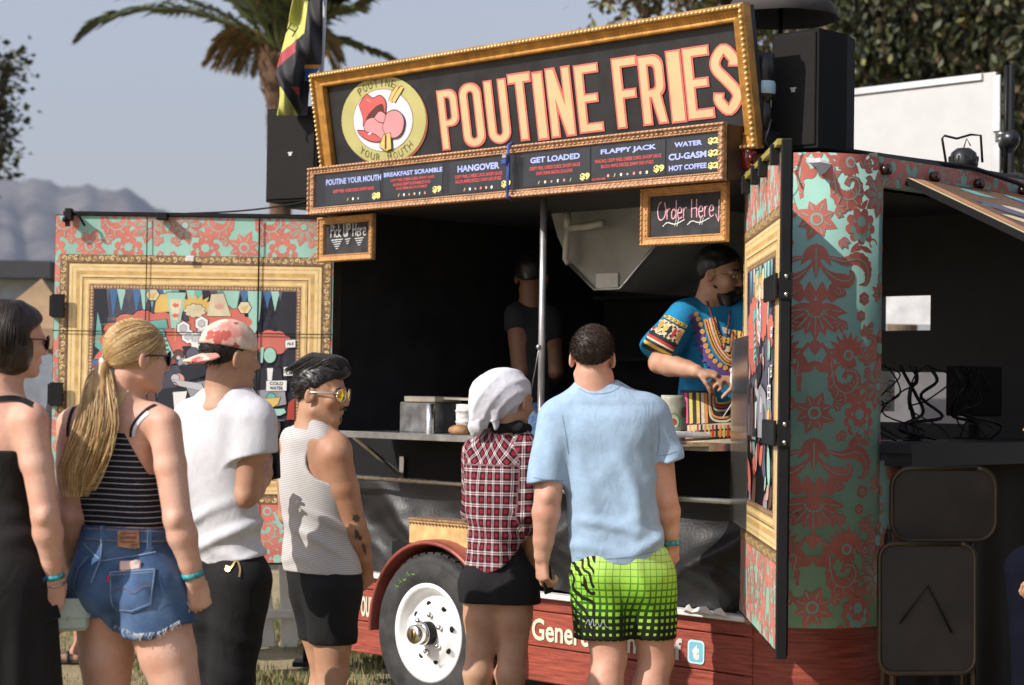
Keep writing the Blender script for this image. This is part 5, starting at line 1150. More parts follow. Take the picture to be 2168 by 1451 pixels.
    for nm, lab, cat_, (u0, v0, u1, v1), m_, dd in (('carton', 'white printed cartons dim on a shelf inside the trailer', 'box', (952, 680, 1000, 720), mat('carton', (.5, .48, .47), .6), .12), ('paper_note', 'pale paper note pinned high at the back left of the kitchen', 'note', (911, 495, 933, 523), mat('note', (.5, .47, .4), .8), .004), ('paper_note', 'second pale paper note pinned right of the first', 'note', (988, 500, 1010, 525), MATS['note'], .004), ('serving_tray', 'short pale tray lying on the dark back shelf', 'tray', (823, 704, 872, 715), M_STEEL, .15), ('squeeze_bottle', 'slim pale squeeze bottle on the back shelf', 'bottle', (895, 690, 902, 712), MATS['carton'], .02)):
        yy = 1.94 if 'note' in nm else y; p = side(u0, v1, yy); q = side(u1, v0, yy); t = troot(nm, lab, cat_, p[0], yy, p[2]); mb = MB(TM)
        if nm == 'squeeze_bottle': mb = MB(TM @ frame((p[0], yy, p[2]), (1, 0, 0))); h_ = q[2]-p[2]; mb.lathe([(.018, 0), (.018, h_*.7), (.006, h_*.8), (.004, h_), (0, h_)], 12); mb.build('bottle', m_, t)
        else:
            mb.box(((p[0]+q[0])/2, yy+dd/2, (p[2]+q[2])/2), (q[0]-p[0], dd, q[2]-p[2]), 0, bev=.001); mb.build('sheet' if dd < .01 else 'body', m_, t)
            if nm == 'carton': mb = MB(TM); mb.box(((p[0]+q[0])/2+.02, yy-.001, p[2]+.04), ((q[0]-p[0])*.5, .003, .03)); mb.build('label', mat('carton_red', (.3, .12, .12), .6), t)
counter_things()

def end_clutter():
    a = endw(1848, 785, 1.72); b = endw(2052, 898, 1.72)
    t = troot('painted_card', 'card with colourful brush strokes at the left of the end window', 'card', 1.74, a[1], 1.3); mb = MB(TM); mb.box((1.745, a[1]+.055, 1.46), (.006, .13, .17)); mb.build('card', mat('card_paper', (.78, .72, .66), .6), t)
    ar = Art(lambda u, v, h: TW(1.7485+h, a[1]+u, v)); rnd = random.Random(3)
    for k in range(14): 
        u = .01+.07*rnd.random(); v = 1.385+.009*k; ar.line(smooth_path([(u, v), (u+.02, v+.004), (u+.035, v-.002), (u+.04+.02*rnd.random(), v+.003)], 10), .0045, [MATS['menu_red'], MATS['mural_blue'], MATS['mural_gold'], M_BLACK, MATS['mural_teal']][k % 5], 1)
    ar.build('paint_strokes', t)
    a = endw(2052, 785, 1.86); b = endw(2122, 882, 1.86); t = troot('monitor', 'black box shaped monitor at the right of the end counter', 'monitor', 1.86, b[1], 1.26); mb = MB(TM); mb.box((1.80, (a[1]+b[1])/2, (a[2]+b[2])/2+.01), (.12, abs(b[1]-a[1]), a[2]-b[2]+.02), 0, bev=.006); mb.build('case', M_BLKMAT, t); mb = MB(TM); mb.box((1.80, (a[1]+b[1])/2, 1.28), (.03, .03, .08)); mb.box((1.80, (a[1]+b[1])/2, 1.258), (.12, .14, .012)); mb.build('foot', M_BLKMAT, t)
    rnd = random.Random(11)
    mats_ = M_BLACK
    for k in range(13):
        y0 = .62+.75*rnd.random(); z = 1.57; pts = [(1.84+.08*rnd.random(), y0, z)]
        for s_ in range(5): pts.append((1.84+.1*rnd.random(), y0+(.10+.02*s_)*(rnd.random()-.5)*2, z-.065*(s_+1)+.05*(rnd.random()-.5)))
        mb = MB(TM); mb.tube(smooth_path(pts, 30), .0035+.004*(k % 4 == 0), 6); o = mb.build('cable', mats_, origin=tuple(TW(1.86, y0, 1.27))); tag(o, 'tangled thin black cable hanging in the end window of the trailer', 'cable', 'cables hanging in the end window')
    for k, (y0, lab) in enumerate(((.86, 'black gooseneck stand on the end counter among the cables'),)):
        t = troot('gooseneck', lab, 'stand', 1.86, y0, 1.255); mb = MB(TM @ frame((1.88, y0, 1.255), (1, 0, 0))); mb.lathe([(.04, 0), (.04, .012), (.008, .02), (0, .02)], 16); mb.tube(smooth_path([(0, 0, .01), (0, 0, .10), (.0, -.03, .16), (0, -.02, .22), (0, .02, .25), (0, .01, .31)], 24), .009, 8); mb.build('stand', M_BLACK, t)
    # folded chair in the shade by the end wall
    def pt(u, v, Y=7.15): return at(u, v, Y)
    t = empty('folding_chair', 'dark brown folding chair folded upright against the end wall', 'chair', (at(1965, 1400, 7.15)[0], 7.15, 0)); br = mat('chair_brown', (.036, .027, .021), .6, var=.2); tb = mat('chair_tube', (.075, .052, .03), .4, .3)
    def panel(nm, u0, v0, u1, v1, Y, r, dY=0.0):
        n = 6; P = [];
        for cu, cv, a0 in ((u1-r, v0+r, -PI/2), (u1-r, v1-r, 0), (u0+r, v1-r, PI/2), (u0+r, v0+r, PI)):
            for q in np.linspace(a0, a0+PI/2, n): P.append((cu+r*math.cos(q), cv+r*math.sin(q)))
        A = [at(u, v, Y+dY*(v-v0)/(v1-v0)) for u, v in P]; k = len(A); c = np.mean(A, 0); dd = np.array([0, .022, 0])
        V = [c-np.array([0, .006, 0])]+A+[p+dd for p in A]; F = [(0, 1+(i+1) % k, 1+i) for i in range(k)]+[(1+i, 1+(i+1) % k, k+1+(i+1) % k, k+1+i) for i in range(k)]+[tuple(range(k+1, 2*k+1))]
        mesh_obj(nm, V, F, br, t)
        mb = MB(); mb.tube(A+[A[0]], .009, 7); mb.build(nm+'_tube', tb, t)
    panel('backrest', 1888, 992, 2108, 1145, 7.12, 40); panel('seat', 1862, 1152, 2064, 1425, 7.05, 30, -.05)
    for u in (1882, 2052):
        mb = MB(); p = at(u, 1120, 7.16); mb.tube([p, np.array([p[0]+.01, p[1]-.12, .012])], .012, 8); mb.build('leg', tb, t)
        mb = MB(); mb.tube([p+np.array([.0, .02, -.02]), np.array([p[0]-.005, p[1]+.10, .012])], .012, 8); mb.build('leg', tb, t)
    mb = MB(); mb.tube([at(1905, 1320, 7.0), at(1965, 1240, 7.01), at(2015, 1340, 7.0)], .004, 5); mb.build('brace', M_BLACK, t)
end_clutter()

# ------------------------------------------------------------------ trees
def leaves(name, mats_, parent, blobs, n, size, clump=.16, droop=.0, seed=1, per=26):
    r = np.random.default_rng(seed); Vs = []; tot = sum(b[1][0]*b[1][1]*b[1][2] for b in blobs)
    P = []
    for c, rad, in blobs:
        k = int(n*rad[0]*rad[1]*rad[2]/tot/per)+1; d = r.normal(size=(k, 3)); d /= np.linalg.norm(d, axis=1)[:, None]; rr = r.random(k)**(1/2.4)
        ctr = np.array(c)+d*rr[:, None]*np.array(rad); q = np.repeat(ctr, per, 0)+r.normal(size=(k*per, 3))*clump*np.array([1, 1, .8+droop*2]); P.append(q)
    P = np.concatenate(P); m = len(P); a = r.random(m)*2*PI; el = (r.random(m)-.5)*1.2-droop*1.1
    d = np.stack([np.cos(a)*np.cos(el), np.sin(a)*np.cos(el), np.sin(el)], 1); u = r.normal(size=(m, 3)); s = np.cross(d, u); s /= np.linalg.norm(s, axis=1)[:, None]; L = size*(.6+.8*r.random(m))[:, None]; wv = L*(.22 if droop else .34)
    V = np.stack([P, P+d*L*.5+s*wv, P+d*L, P+d*L*.5-s*wv], 1).reshape(-1, 3); F = np.arange(m*4).reshape(-1, 4)
    return mesh_obj(name, V, F, mats_, parent, r.integers(0, len(mats_), m))
LF = [mat('leaf_olive', (.075, .085, .030), .6, var=.3, vscale=2), mat('leaf_dark', (.030, .040, .018), .6, var=.3, vscale=2), mat('leaf_yellow', (.13, .13, .04), .6, var=.3, vscale=2), mat('leaf_brown', (.10, .06, .03), .7), mat('leaf_deep', (.045, .055, .022), .6)]; LFM = [LF[0], LF[1], LF[4], LF[0], LF[1], LF[2], LF[4], LF[1], LF[3]]
BARK = mat('bark', (.12, .085, .06), .9, var=.4, vscale=6, bump=.8, bscale=14)
def tree(label, base, blobs, n, size, r0, droop=0., seed=1, mats_=None, group=None, clump=.16, top=None):
    base = np.array(base, float); t = empty('tree', label, 'tree', tuple(base), group=group); mb = MB(); c0 = np.mean([b[0] for b in blobs], 0); fk = base+(c0-base)*.45; fk[:2] = base[:2]*.7+c0[:2]*.3
    mb.tube(smooth_path([base-EZ*.05, base*.6+fk*.4+np.array([.1, 0, 0])*r0, fk], 10), np.linspace(r0, r0*.62, 10), 10)
    for c, rad in blobs:
        c = np.array(c); mid = (fk+c)/2+np.array([0, 0, .12*np.linalg.norm(c-fk)]); mb.tube(smooth_path([fk, mid, c], 8), np.linspace(r0*.5, r0*.08, 8), 7)
        for k in range(4):
            e = c+np.array([math.cos(k*1.7+seed), math.sin(k*1.7+seed), .3*math.sin(k*3)])*np.array(rad)*.8; mb.tube(smooth_path([mid*.4+c*.6, (c+e)/2+EZ*.1, e], 6), np.linspace(r0*.2, r0*.03, 6), 5)
    mb.build('trunk', BARK, t); leaves('crown', mats_ or LFM, t, blobs, n, size, clump, droop, seed); return t
def trees():
    g = 'trees beyond the trailer'; A = lambda u, v, Y: tuple(at(u, v, Y))
    Y = 24.0; s = Y/FPX
    tree('wide dark olive tree filling the upper right behind the white panel', (at(1900, 800, Y)[0], Y, 0), [(A(1760, 80, Y), (1.0, 1.0, .9)), (A(1950, 120, Y+.5), (1.1, 1.2, 1.1)), (A(2120, 100, Y), (1.0, 1.2, 1.2)), (A(1850, -120, Y), (1.4, 1.4, 1.0)), (A(2090, -100, Y+.6), (1.5, 1.3, 1.0)), (A(1900, 280, Y+1), (.9, .9, .8)), (A(2140, 290, Y+.4), (.8, 1, 1.0)), (A(1690, 190, Y+.6), (.7, .8, .8))], 30000, .13, .28, .8, 3, None, g, .22)
    Y = 28.0; tree('second olive tree further back at the right edge', (at(2260, 800, Y)[0], Y, 0), [(A(2200, 60, Y), (1.6, 1.3, 2.0)), (A(2040, 230, Y), (1.5, 1.2, 1.2)), (A(2260, 300, Y), (1.5, 1.2, 1.2)), (A(1850, 180, Y), (1.2, 1.2, 1.4))], 16000, .16, .3, .8, 5, None, g, .26)
    Y = 21.0; tree('loose yellow green tree whose twigs hang over the top of the sign', (at(1560, 800, Y)[0], Y, 0), [(A(1330, -45, Y), (.5, .5, .30)), (A(1460, -30, Y), (.5, .5, .28)), (A(1600, 10, Y), (.5, .5, .45)), (A(1540, -120, Y), (.9, .8, .5)), (A(1625, 130, Y), (.20, .3, .5))], 3200, .13, .16, .6, 9, [LF[0], LF[2], LF[3]], g, .14)
    Y = 30.0; tree('dark bushy tree half out of the frame at the left edge', (at(-60, 800, Y)[0], Y, 0), [(A(14, 150, Y), (.20, .3, .30)), (A(-14, 225, Y), (.34, .4, .42)), (A(-80, 180, Y), (.6, .5, .8)), (A(4, 315, Y), (.17, .3, .30)), (A(-100, 300, Y), (.7, .6, .7))], 5600, .11, .2, .0, 12, [LF[1], LF[1], LF[0]], None, .16)
    # low dark hedge line behind everything, left
    # ---- palm
    Y = 26.0; top = at(590, 118, Y); base = np.array([at(600, 800, Y)[0], Y, 0]); t = empty('palm_tree', 'date palm with shaggy trunk and arching fronds behind the left loudspeaker', 'palm', tuple(base))
    rnd = random.Random(4); mb = MB(); pts = smooth_path([base, base*.5+top*.5+np.array([.03, 0, 0]), top-EZ*1.0, top], 30); rr = np.interp(np.linspace(0, 1, 30), [0, .55, .78, .80, .97, 1], [.16, .14, .14, .19, .21, .14]); mb.tube(pts, rr, 14)
    for k in range(420):
        f = rnd.random()**.6; i = min(int(f*29), 28); p = pts[i]+(pts[i+1]-pts[i])*(f*29-i); a = rnd.random()*2*PI; r = rr[i]; big = f > .78
        d = np.array([math.cos(a), math.sin(a), 0]); h = .16 if big else .07; o = .07 if big else .025; wv = np.array([-d[1], d[0], 0])*(.045 if big else .03)
        p0 = p+d*r*.9; mb.add([p0-wv, p0+wv, p0+d*o+EZ*h*.6+wv*.5, p0+d*o*1.3+EZ*h-wv*.2, p0+d*o+EZ*h*.6-wv*.6], [(0, 1, 2, 3, 4)], 1 if rnd.random() < .4 else 0)
    mb.build('trunk', [mat('palm_bark', (.12, .07, .04), .95, var=.4, vscale=8), mat('palm_boot', (.24, .14, .08), .95, var=.3)], t)
    fm = [mat('frond_green', (.10, .125, .04), .55, var=.25, vscale=3), mat('frond_dark', (.045, .06, .025), .6), mat('frond_dry', (.26, .17, .06), .7)]
    def frond(pts3, n, ll, dry=False):
        P = smooth_path(pts3, 40); mb = MB(); mb.tube(P, np.linspace(.022, .004, 40), 5, 2 if dry else 0)
        n = int(n*1.7)
        for i in range(n):
            f = .10+.90*(i/(n-1)); k = min(int(f*39), 38); p = P[k]+(P[k+1]-P[k])*(f*39-k); tg = P[min(k+1, 39)]-P[max(k-1, 0)]; tg /= np.linalg.norm(tg)
            sd_ = np.cross(tg, EZ); sd_ /= np.linalg.norm(sd_)+1e-9; upv = np.cross(sd_, tg); L = ll*(math.sin(PI*(.12+.80*f))**.7)*(.85+.3*rnd.random())
            for sg in (-1, 1):
                d = tg*(.62+.25*f)+sd_*sg*.72+upv*(.28-.25*rnd.random()); d /= np.linalg.norm(d); e = p+d*L-EZ*L*(.16+.18*rnd.random()); m_ = p+d*L*.5; wv = np.cross(d, EZ); wv = wv/(np.linalg.norm(wv)+1e-9)*.015+upv*.008
                mb.add([p-wv*.5, p+wv*.5, m_+wv, e, m_-wv], [(0, 1, 2, 3, 4)], (2 if rnd.random() < .8 else 0) if dry else (0 if rnd.random() < .6 else (1 if rnd.random() < .85 else 2)))
        mb.build('frond', fm, t)
    B = top+EZ*.05
    def fp(*px): return [B]+[at(u, v, Y+dy) for u, v, dy in px]
    frond(fp((480, 48, -.1), (380, 20, -.25), (290, 26, -.4), (215, 48, -.45), (170, 78, -.5)), 62, .46); frond(fp((470, 30, .3), (350, -10, .5), (250, -10, .6)), 46, .48); frond(fp((500, 60, .2), (420, 30, .5), (330, 22, .7)), 50, .46)
    frond(fp((660, 60, 0), (740, 20, .2), (820, -15, .3)), 46, .46); frond(fp((650, 90, .2), (720, 88, .5), (790, 108, .6), (835, 128, .7)), 42, .30); frond(fp((670, 40, .4), (760, -10, .5), (860, -20, .8)), 46, .48); frond(fp((640, 70, -.3), (700, 30, -.6), (760, 15, -.9)), 42, .42)
    for k in range(54):
        a = rnd.random()*2*PI; el = .75+.75*rnd.random(); L = 2.9*(.8+.3*rnd.random()); d = np.array([math.cos(a)*math.cos(el), math.sin(a)*math.cos(el), math.sin(el)]); h = np.array([math.cos(a), math.sin(a), 0])
        frond([B, B+d*L*.35, B+d*L*.68+h*.1-EZ*.02, B+d*L*.9+h*.25-EZ*.28, B+d*L*.98+h*.35-EZ*.55], 54, .52)
    for k in range(12):
        a = rnd.random()*2*PI; L = .9; h = np.array([math.cos(a), math.sin(a), 0]); frond([B-EZ*.1, B+h*.35+EZ*.25, B+h*.7+EZ*.2, B+h*.95-EZ*.15], 26, .3, True)
trees()

# ------------------------------------------------------------------ left background
def background():
    Y = 24; m = mat('shed_blue', (.34, .38, .44), .7, var=.1); t = empty('shed', 'low blue grey shed with a dark flat roof at the left edge', 'shed', (at(20, 830, Y)[0], Y, 0)); x0, x1 = at(-420, 590, Y)[0], at(122, 590, Y)[0]; zt = at(50, 592, Y)[2]; zr = at(50, 556, Y)[2]
    mb = MB(); mb.box(((x0+x1)/2, Y+1.5, zt/2), (x1-x0-.3, 3, zt)); mb.build('wall', m, t); mb = MB(); mb.box(((x0+x1)/2, Y+1.4, (zt+zr)/2), (x1-x0, 3.6, zr-zt)); mb.build('roof', mat('shed_roof', (.035, .035, .04), .7), t)
    mb = MB(); mb.box(((x0+x1)/2+1.2, Y-.02, zt*.45), (.9, .06, zt*.9)); mb.build('door', mat('shed_door', (.2, .23, .27), .6), t)
    Y = 15; t = empty('tent', 'brown canvas tent peak beside the left hatch door', 'tent', (at(80, 830, Y)[0], Y, 0)); pk = at(88, 590, Y); zb = at(60, 700, Y)[2]; cv = mat('canvas_brown', (.30, .20, .11), .85, var=.15, vscale=3, bump=.3, bscale=40)
    hw = .62; xs = pk[0]; ring = [(xs-hw, Y-hw, zb), (xs+hw, Y-hw, zb), (xs+hw, Y+hw, zb), (xs-hw, Y+hw, zb)]
    V = [tuple(pk)]; n = 8; F = []
    for k in range(4):
        for i in range(n): 
            f = i/n; a, b = np.array(ring[k]), np.array(ring[(k+1) % 4]); 
            for s_ in range(1, 5): q = pk+(a+(b-a)*f-pk)*(s_/4); q = q-EZ*.10*math.sin(PI*s_/4)-EZ*.03*math.sin(PI*f)*(s_/4); V.append(tuple(q))
    N = 4*n; F = [(0, 1+4*i, 1+4*((i+1) % N)) for i in range(N)]+[(1+4*i+s_, 2+4*i+s_, 2+4*((i+1) % N)+s_, 1+4*((i+1) % N)+s_) for i in range(N) for s_ in range(3)]
    o = mesh_obj('canopy', V, F, cv, t, smooth=False); o.modifiers.new('t', 'SOLIDIFY').thickness = .01
    mb = MB()
    V = []
    for k in range(4):
        a, b = np.array(ring[k]), np.array(ring[(k+1) % 4]); bb = len(mb.V); pts = []
        for i in range(n+1): q = a+(b-a)*i/n; q2 = q-EZ*(.16+.02*math.sin(i*2)); mb.add([q, q2], [], 0)
        for i in range(n): mb.F.append([bb+2*i, bb+2*i+1, bb+2*i+3, bb+2*i+2]); mb.mi.append(0); mb.sm.append(False)
    mb.build('valance', cv, t)
    for q in ring:
        mb = MB(); mb.tube([q, (q[0], q[1], 0)], .02, 6); mb.build('leg', M_ALU, t)
    # white picket barricade behind the left door
    Y = 11.0; wm = mat('picket_white', (.72, .71, .68), .6, var=.08, bump=.2, bscale=30); t = empty('picket_barricade', 'white wooden barricade legs standing behind the left hatch door', 'barricade', tuple(at(590, 1374, Y)))
    def board(nm, p, q, w_=.095, th=.024):
        p, q = np.array(p), np.array(q); x = q-p; L = np.linalg.norm(x); M = frame((p+q)/2, x, (0, 1, 0)) ; mb = MB(M); mb.box((0, 0, 0), (L, w_, th), 0, bev=.004); mb.build(nm, wm, t)
    zf = at(590, 1374, Y)[2]*0
    b1 = at(566, 1374, Y); b1[2] = .0; board('leg', b1, at(545, 1120, Y)); b2 = at(614, 1374, Y); b2[2] = 0; board('leg', b2, at(606, 1120, Y+.02)); b3 = at(405, 1374, Y); b3[2] = 0; board('leg', b3, at(405, 1120, Y))
    board('rail', at(380, 1300, Y-.03), at(640, 1300, Y-.03), .05); board('rail', at(380, 1140, Y-.03), at(640, 1140, Y-.03), .08)
    b = at(655, 1400, 10.3); t = empty('jack_stand', 'dark steel jack stand under the trailer end', 'jack', (b[0], b[1], 0)); mb = MB(); mb.tube([(b[0], b[1], .0), (b[0], b[1], .50)], .035, 10); mb.box((b[0], b[1], .012), (.16, .16, .024)); mb.build('post', M_BLACK, t); mb = MB(); mb.tube([(b[0]+.07, b[1]-.03, 0.02), (b[0]+.07, b[1]-.03, .48)], .02, 8); mb.build('screw', M_ALU, t)
    # lower canvas added as a bright backdrop; white banner behind the far slot
    c = at(1950, 842, 14.6); o = MB(); o.box((c[0]+.1, 14.8, c[2]-.06), (1.5, .05, .62)); q = o.build('backdrop_canvas', mat('canvas_pale', (.20, .19, .205), .8, var=.1), origin=(c[0], 14.8, c[2]-.3)); tag(q, 'grey canvas added outside the lower opening as a bright backdrop behind the cables', 'canvas')
    c = at(1923, 640, 14); o = MB(); o.box((c[0]+.1, 14.2, c[2]-.0), (1.6, .05, .30)); q = o.build('white_banner', mat('banner_white', (.8, .8, .8), .7), origin=(c[0], 14.2, c[2]-.2)); tag(q, 'white banner outside, glimpsed through the slot in the trailer back wall', 'banner')
    t = empty('shade_tent', 'black tent added out of view to shade the trailer end wall', 'shade_tent', (3.2, 6.4, 0)); bk = mat('shade_tent_black', (.02, .02, .022), .9)  # unseen tent, added to keep sky light off the end wall
    V = [(2.02, 5.0, 2.72), (4.6, 5.0, 2.72), (4.6, 8.0, 2.72), (2.62, 8.0, 2.72), (3.4, 6.4, 3.3)]; o = mesh_obj('roof', V, [(0, 1, 4), (1, 2, 4), (2, 3, 4), (3, 0, 4)], bk, t); o.modifiers.new('t', 'SOLIDIFY').thickness = .01
    mb = MB(); mb.box((4.6, 6.5, 1.36), (.02, 3, 2.72)); mb.build('side_wall', bk, t); mb = MB(); mb.box((3.3, 5.0, 1.36), (2.5, .02, 2.72)); mb.build('side_wall', bk, t)
    for x, y in ((2.06, 5.0), (4.6, 5.0), (4.6, 8.0), (2.64, 8.0)): mb = MB(); mb.tube([(x, y, 0), (x, y, 2.72)], .02, 6); mb.build('leg', M_ALU, t)
background()
# ------------------------------------------------------------------ figures: signed distance fields -> one continuous mesh
F32 = np.float32
def smin(a, b, k):
    if k <= 0: return np.minimum(a, b)
    h = np.maximum(k-np.abs(a-b), 0); return np.minimum(a, b)-h*h*(.25/k)
def smax(a, b, k): return -smin(-a, -b, k)
def cone(a, b, ra, rb):
    a = np.asarray(a, F32); b = np.asarray(b, F32); ba = b-a; l2 = float(ba@ba)+1e-9
    def f(P):
        q = P-a; t = np.clip(q@ba/l2, 0, 1); return np.sqrt(((q-t[:, None]*ba)**2).sum(1))-(ra+(rb-ra)*t)
    return f
def ell(c, r, R=None):
    c = np.asarray(c, F32); r = np.asarray(r, F32); Rm = None if R is None else np.asarray(R, F32)
    def f(P):
        q = P-c
        if Rm is not None: q = q@Rm
        k0 = np.sqrt(((q/r)**2).sum(1)); k1 = np.sqrt(((q/(r*r))**2).sum(1))+1e-6; return k0*(k0-1)/k1
    return f
def loft(rows, yaw=0.0, n=2.4, k=.04, grow=0.0, dz=(0, 0)):
    """rows (z,cx,cy,rx,ry) from low to high"""
    A = np.array(sorted(rows), float); z = np.linspace(A[0, 0], A[-1, 0], 60); S = smooth_path(np.hstack([A]), 240); S = S[np.argsort(S[:, 0])]
    C = [np.interp(z, S[:, 0], S[:, i]).astype(F32) for i in range(1, 5)]; z = z.astype(F32); c, s = math.cos(yaw), math.sin(yaw); z0, z1 = A[0, 0]-dz[0], A[-1, 0]+dz[1]
    def f(P):
        zz = P[:, 2]; cx, cy, rx, ry = [np.interp(zz, z, q) for q in C]; x = P[:, 0]-cx; y = P[:, 1]-cy; u = np.abs(x*c-y*s)/(rx+grow); v = np.abs(x*s+y*c)/(ry+grow)
        d = ((u**n+v**n+1e-9)**(1/n)-1)*np.minimum(rx+grow, ry+grow); return smax(d, np.maximum(z0-zz, zz-z1), k).astype(F32)
    return f
def union(L):
    def f(P):
        d = None
        for g, k in L: d = g(P) if d is None else smin(d, g(P), k)
        return d
    return f
def bounded(f, c, r):
    c = np.asarray(c, F32)
    def g(P):
        d = np.sqrt(((P-c)**2).sum(1))-r; out = (d+.03).astype(F32); m = d < .03
        if m.any(): out[m] = f(P[m])
        return out
    return g
def cut(f, p, n, k=.006):
    """keep the side the normal points away from"""
    p = np.asarray(p, F32); n = np.asarray(n, F32)/np.linalg.norm(n); return lambda P: smax(f(P), (P-p)@n, k)
_NT = np.random.default_rng(3).random((32, 32, 32)).astype(F32)*2-1
def noise3(P):
    i = np.floor(P).astype(np.int32); t = P-i; t = t*t*(3-2*t); o = 0
    for dx in (0, 1):
        for dy in (0, 1):
            for dz in (0, 1): o = o+_NT[(i[:, 0]+dx) & 31, (i[:, 1]+dy) & 31, (i[:, 2]+dz) & 31]*(t[:, 0] if dx else 1-t[:, 0])*(t[:, 1] if dy else 1-t[:, 1])*(t[:, 2] if dz else 1-t[:, 2])
    return o
def folds(f, fn): return lambda P: f(P)-fn(P)
def surface_nets(f, lo, hi, h, slack=.02):
    B = 6; lo = np.array(lo, float)-3*h; hi = np.array(hi, float)+3*h; nb = np.ceil((hi-lo)/(h*B)).astype(int)+1
    g = [lo[i]+(np.arange(nb[i])+.5)*B*h for i in range(3)]
    X = np.stack(np.meshgrid(*g, indexing='ij'), -1).reshape(-1, 3).astype(F32); d = f(X).reshape(nb)
    act = np.abs(d) < B*h*.87+slack; N = nb*B
    S = np.where(d < 0, -1, 1).astype(F32); V = np.repeat(np.repeat(np.repeat(S, B, 0), B, 1), B, 2)
    idx = np.argwhere(act); off = np.stack(np.meshgrid(*[np.arange(B)]*3, indexing='ij'), -1).reshape(-1, 3)
    for s in range(0, len(idx), 1500):
        I = (idx[s:s+1500, None, :]*B+off[None]).reshape(-1, 3); V[I[:, 0], I[:, 1], I[:, 2]] = f((lo+(I+.5)*h).astype(F32))
    sg = (V < 0); c = np.zeros(np.array(N)-1, np.uint8)
    for dx in (0, 1):
        for dy in (0, 1):
            for dz in (0, 1): c += sg[dx:N[0]-1+dx, dy:N[1]-1+dy, dz:N[2]-1+dz]
    cells = np.argwhere((c > 0) & (c < 8)); n = len(cells)
    vid = np.full(c.shape, -1, np.int32); vid[cells[:, 0], cells[:, 1], cells[:, 2]] = np.arange(n)
    acc = np.zeros((n, 3)); cnt = np.zeros(n)
    cor = [(0, 0, 0), (1, 0, 0), (0, 1, 0), (1, 1, 0), (0, 0, 1), (1, 0, 1), (0, 1, 1), (1, 1, 1)]
    val = [V[cells[:, 0]+a, cells[:, 1]+b, cells[:, 2]+e] for a, b, e in cor]
    for a in range(8):
        for b in range(a+1, 8):
            df = np.abs(np.array(cor[a])-np.array(cor[b]))
            if df.sum() != 1: continue
            m = (val[a] < 0) != (val[b] < 0); t = np.where(m, val[a]/np.where(m, val[a]-val[b], 1), 0)
            p = np.array(cor[a])+t[:, None]*(np.array(cor[b])-np.array(cor[a])); acc += p*m[:, None]; cnt += m
    W = lo+(cells+acc/cnt[:, None]+.5)*h
    Fs = []
    for ax in range(3):
        o1, o2 = [(1, 2), (2, 0), (0, 1)][ax]; sl0 = [slice(1, -1)]*3; sl0[ax] = slice(0, -1); sl1 = [slice(1, -1)]*3; sl1[ax] = slice(1, None)
        a, b = sg[tuple(sl0)], sg[tuple(sl1)]; e = np.argwhere(a != b); flip = a[e[:, 0], e[:, 1], e[:, 2]]; base = e+1; base[:, ax] -= 1
        q = []
        for s1, s2 in ((-1, -1), (0, -1), (0, 0), (-1, 0)):
            k = base.copy(); k[:, o1] += s1; k[:, o2] += s2; q.append(vid[k[:, 0], k[:, 1], k[:, 2]])
        q = np.stack(q, 1); q[~flip] = q[~flip][:, ::-1]; Fs.append(q)
    return W, np.concatenate(Fs)
def relax(W, F, it=1, lam=.5):
    for _ in range(it):
        s = np.zeros_like(W); c = np.zeros(len(W))
        for a, b in ((0, 1), (1, 2), (2, 3), (3, 0)):
            np.add.at(s, F[:, a], W[F[:, b]]); np.add.at(s, F[:, b], W[F[:, a]]); np.add.at(c, F[:, a], 1); np.add.at(c, F[:, b], 1)
        W = W+(s/np.maximum(c, 1)[:, None]-W)*lam
    return W
def rotm(yaw, pitch=0., roll=0.):
    """columns right, forward, up; yaw 0 looks away (+Y), positive turns to +X"""
    fw = np.array([math.sin(yaw)*math.cos(pitch), math.cos(yaw)*math.cos(pitch), math.sin(pitch)]); rt = np.array([math.cos(yaw), -math.sin(yaw), 0]); up = np.cross(rt, fw)
    c, s = math.cos(roll), math.sin(roll); return np.stack([rt*c+up*s*-1, fw, up*c+rt*s], 1)
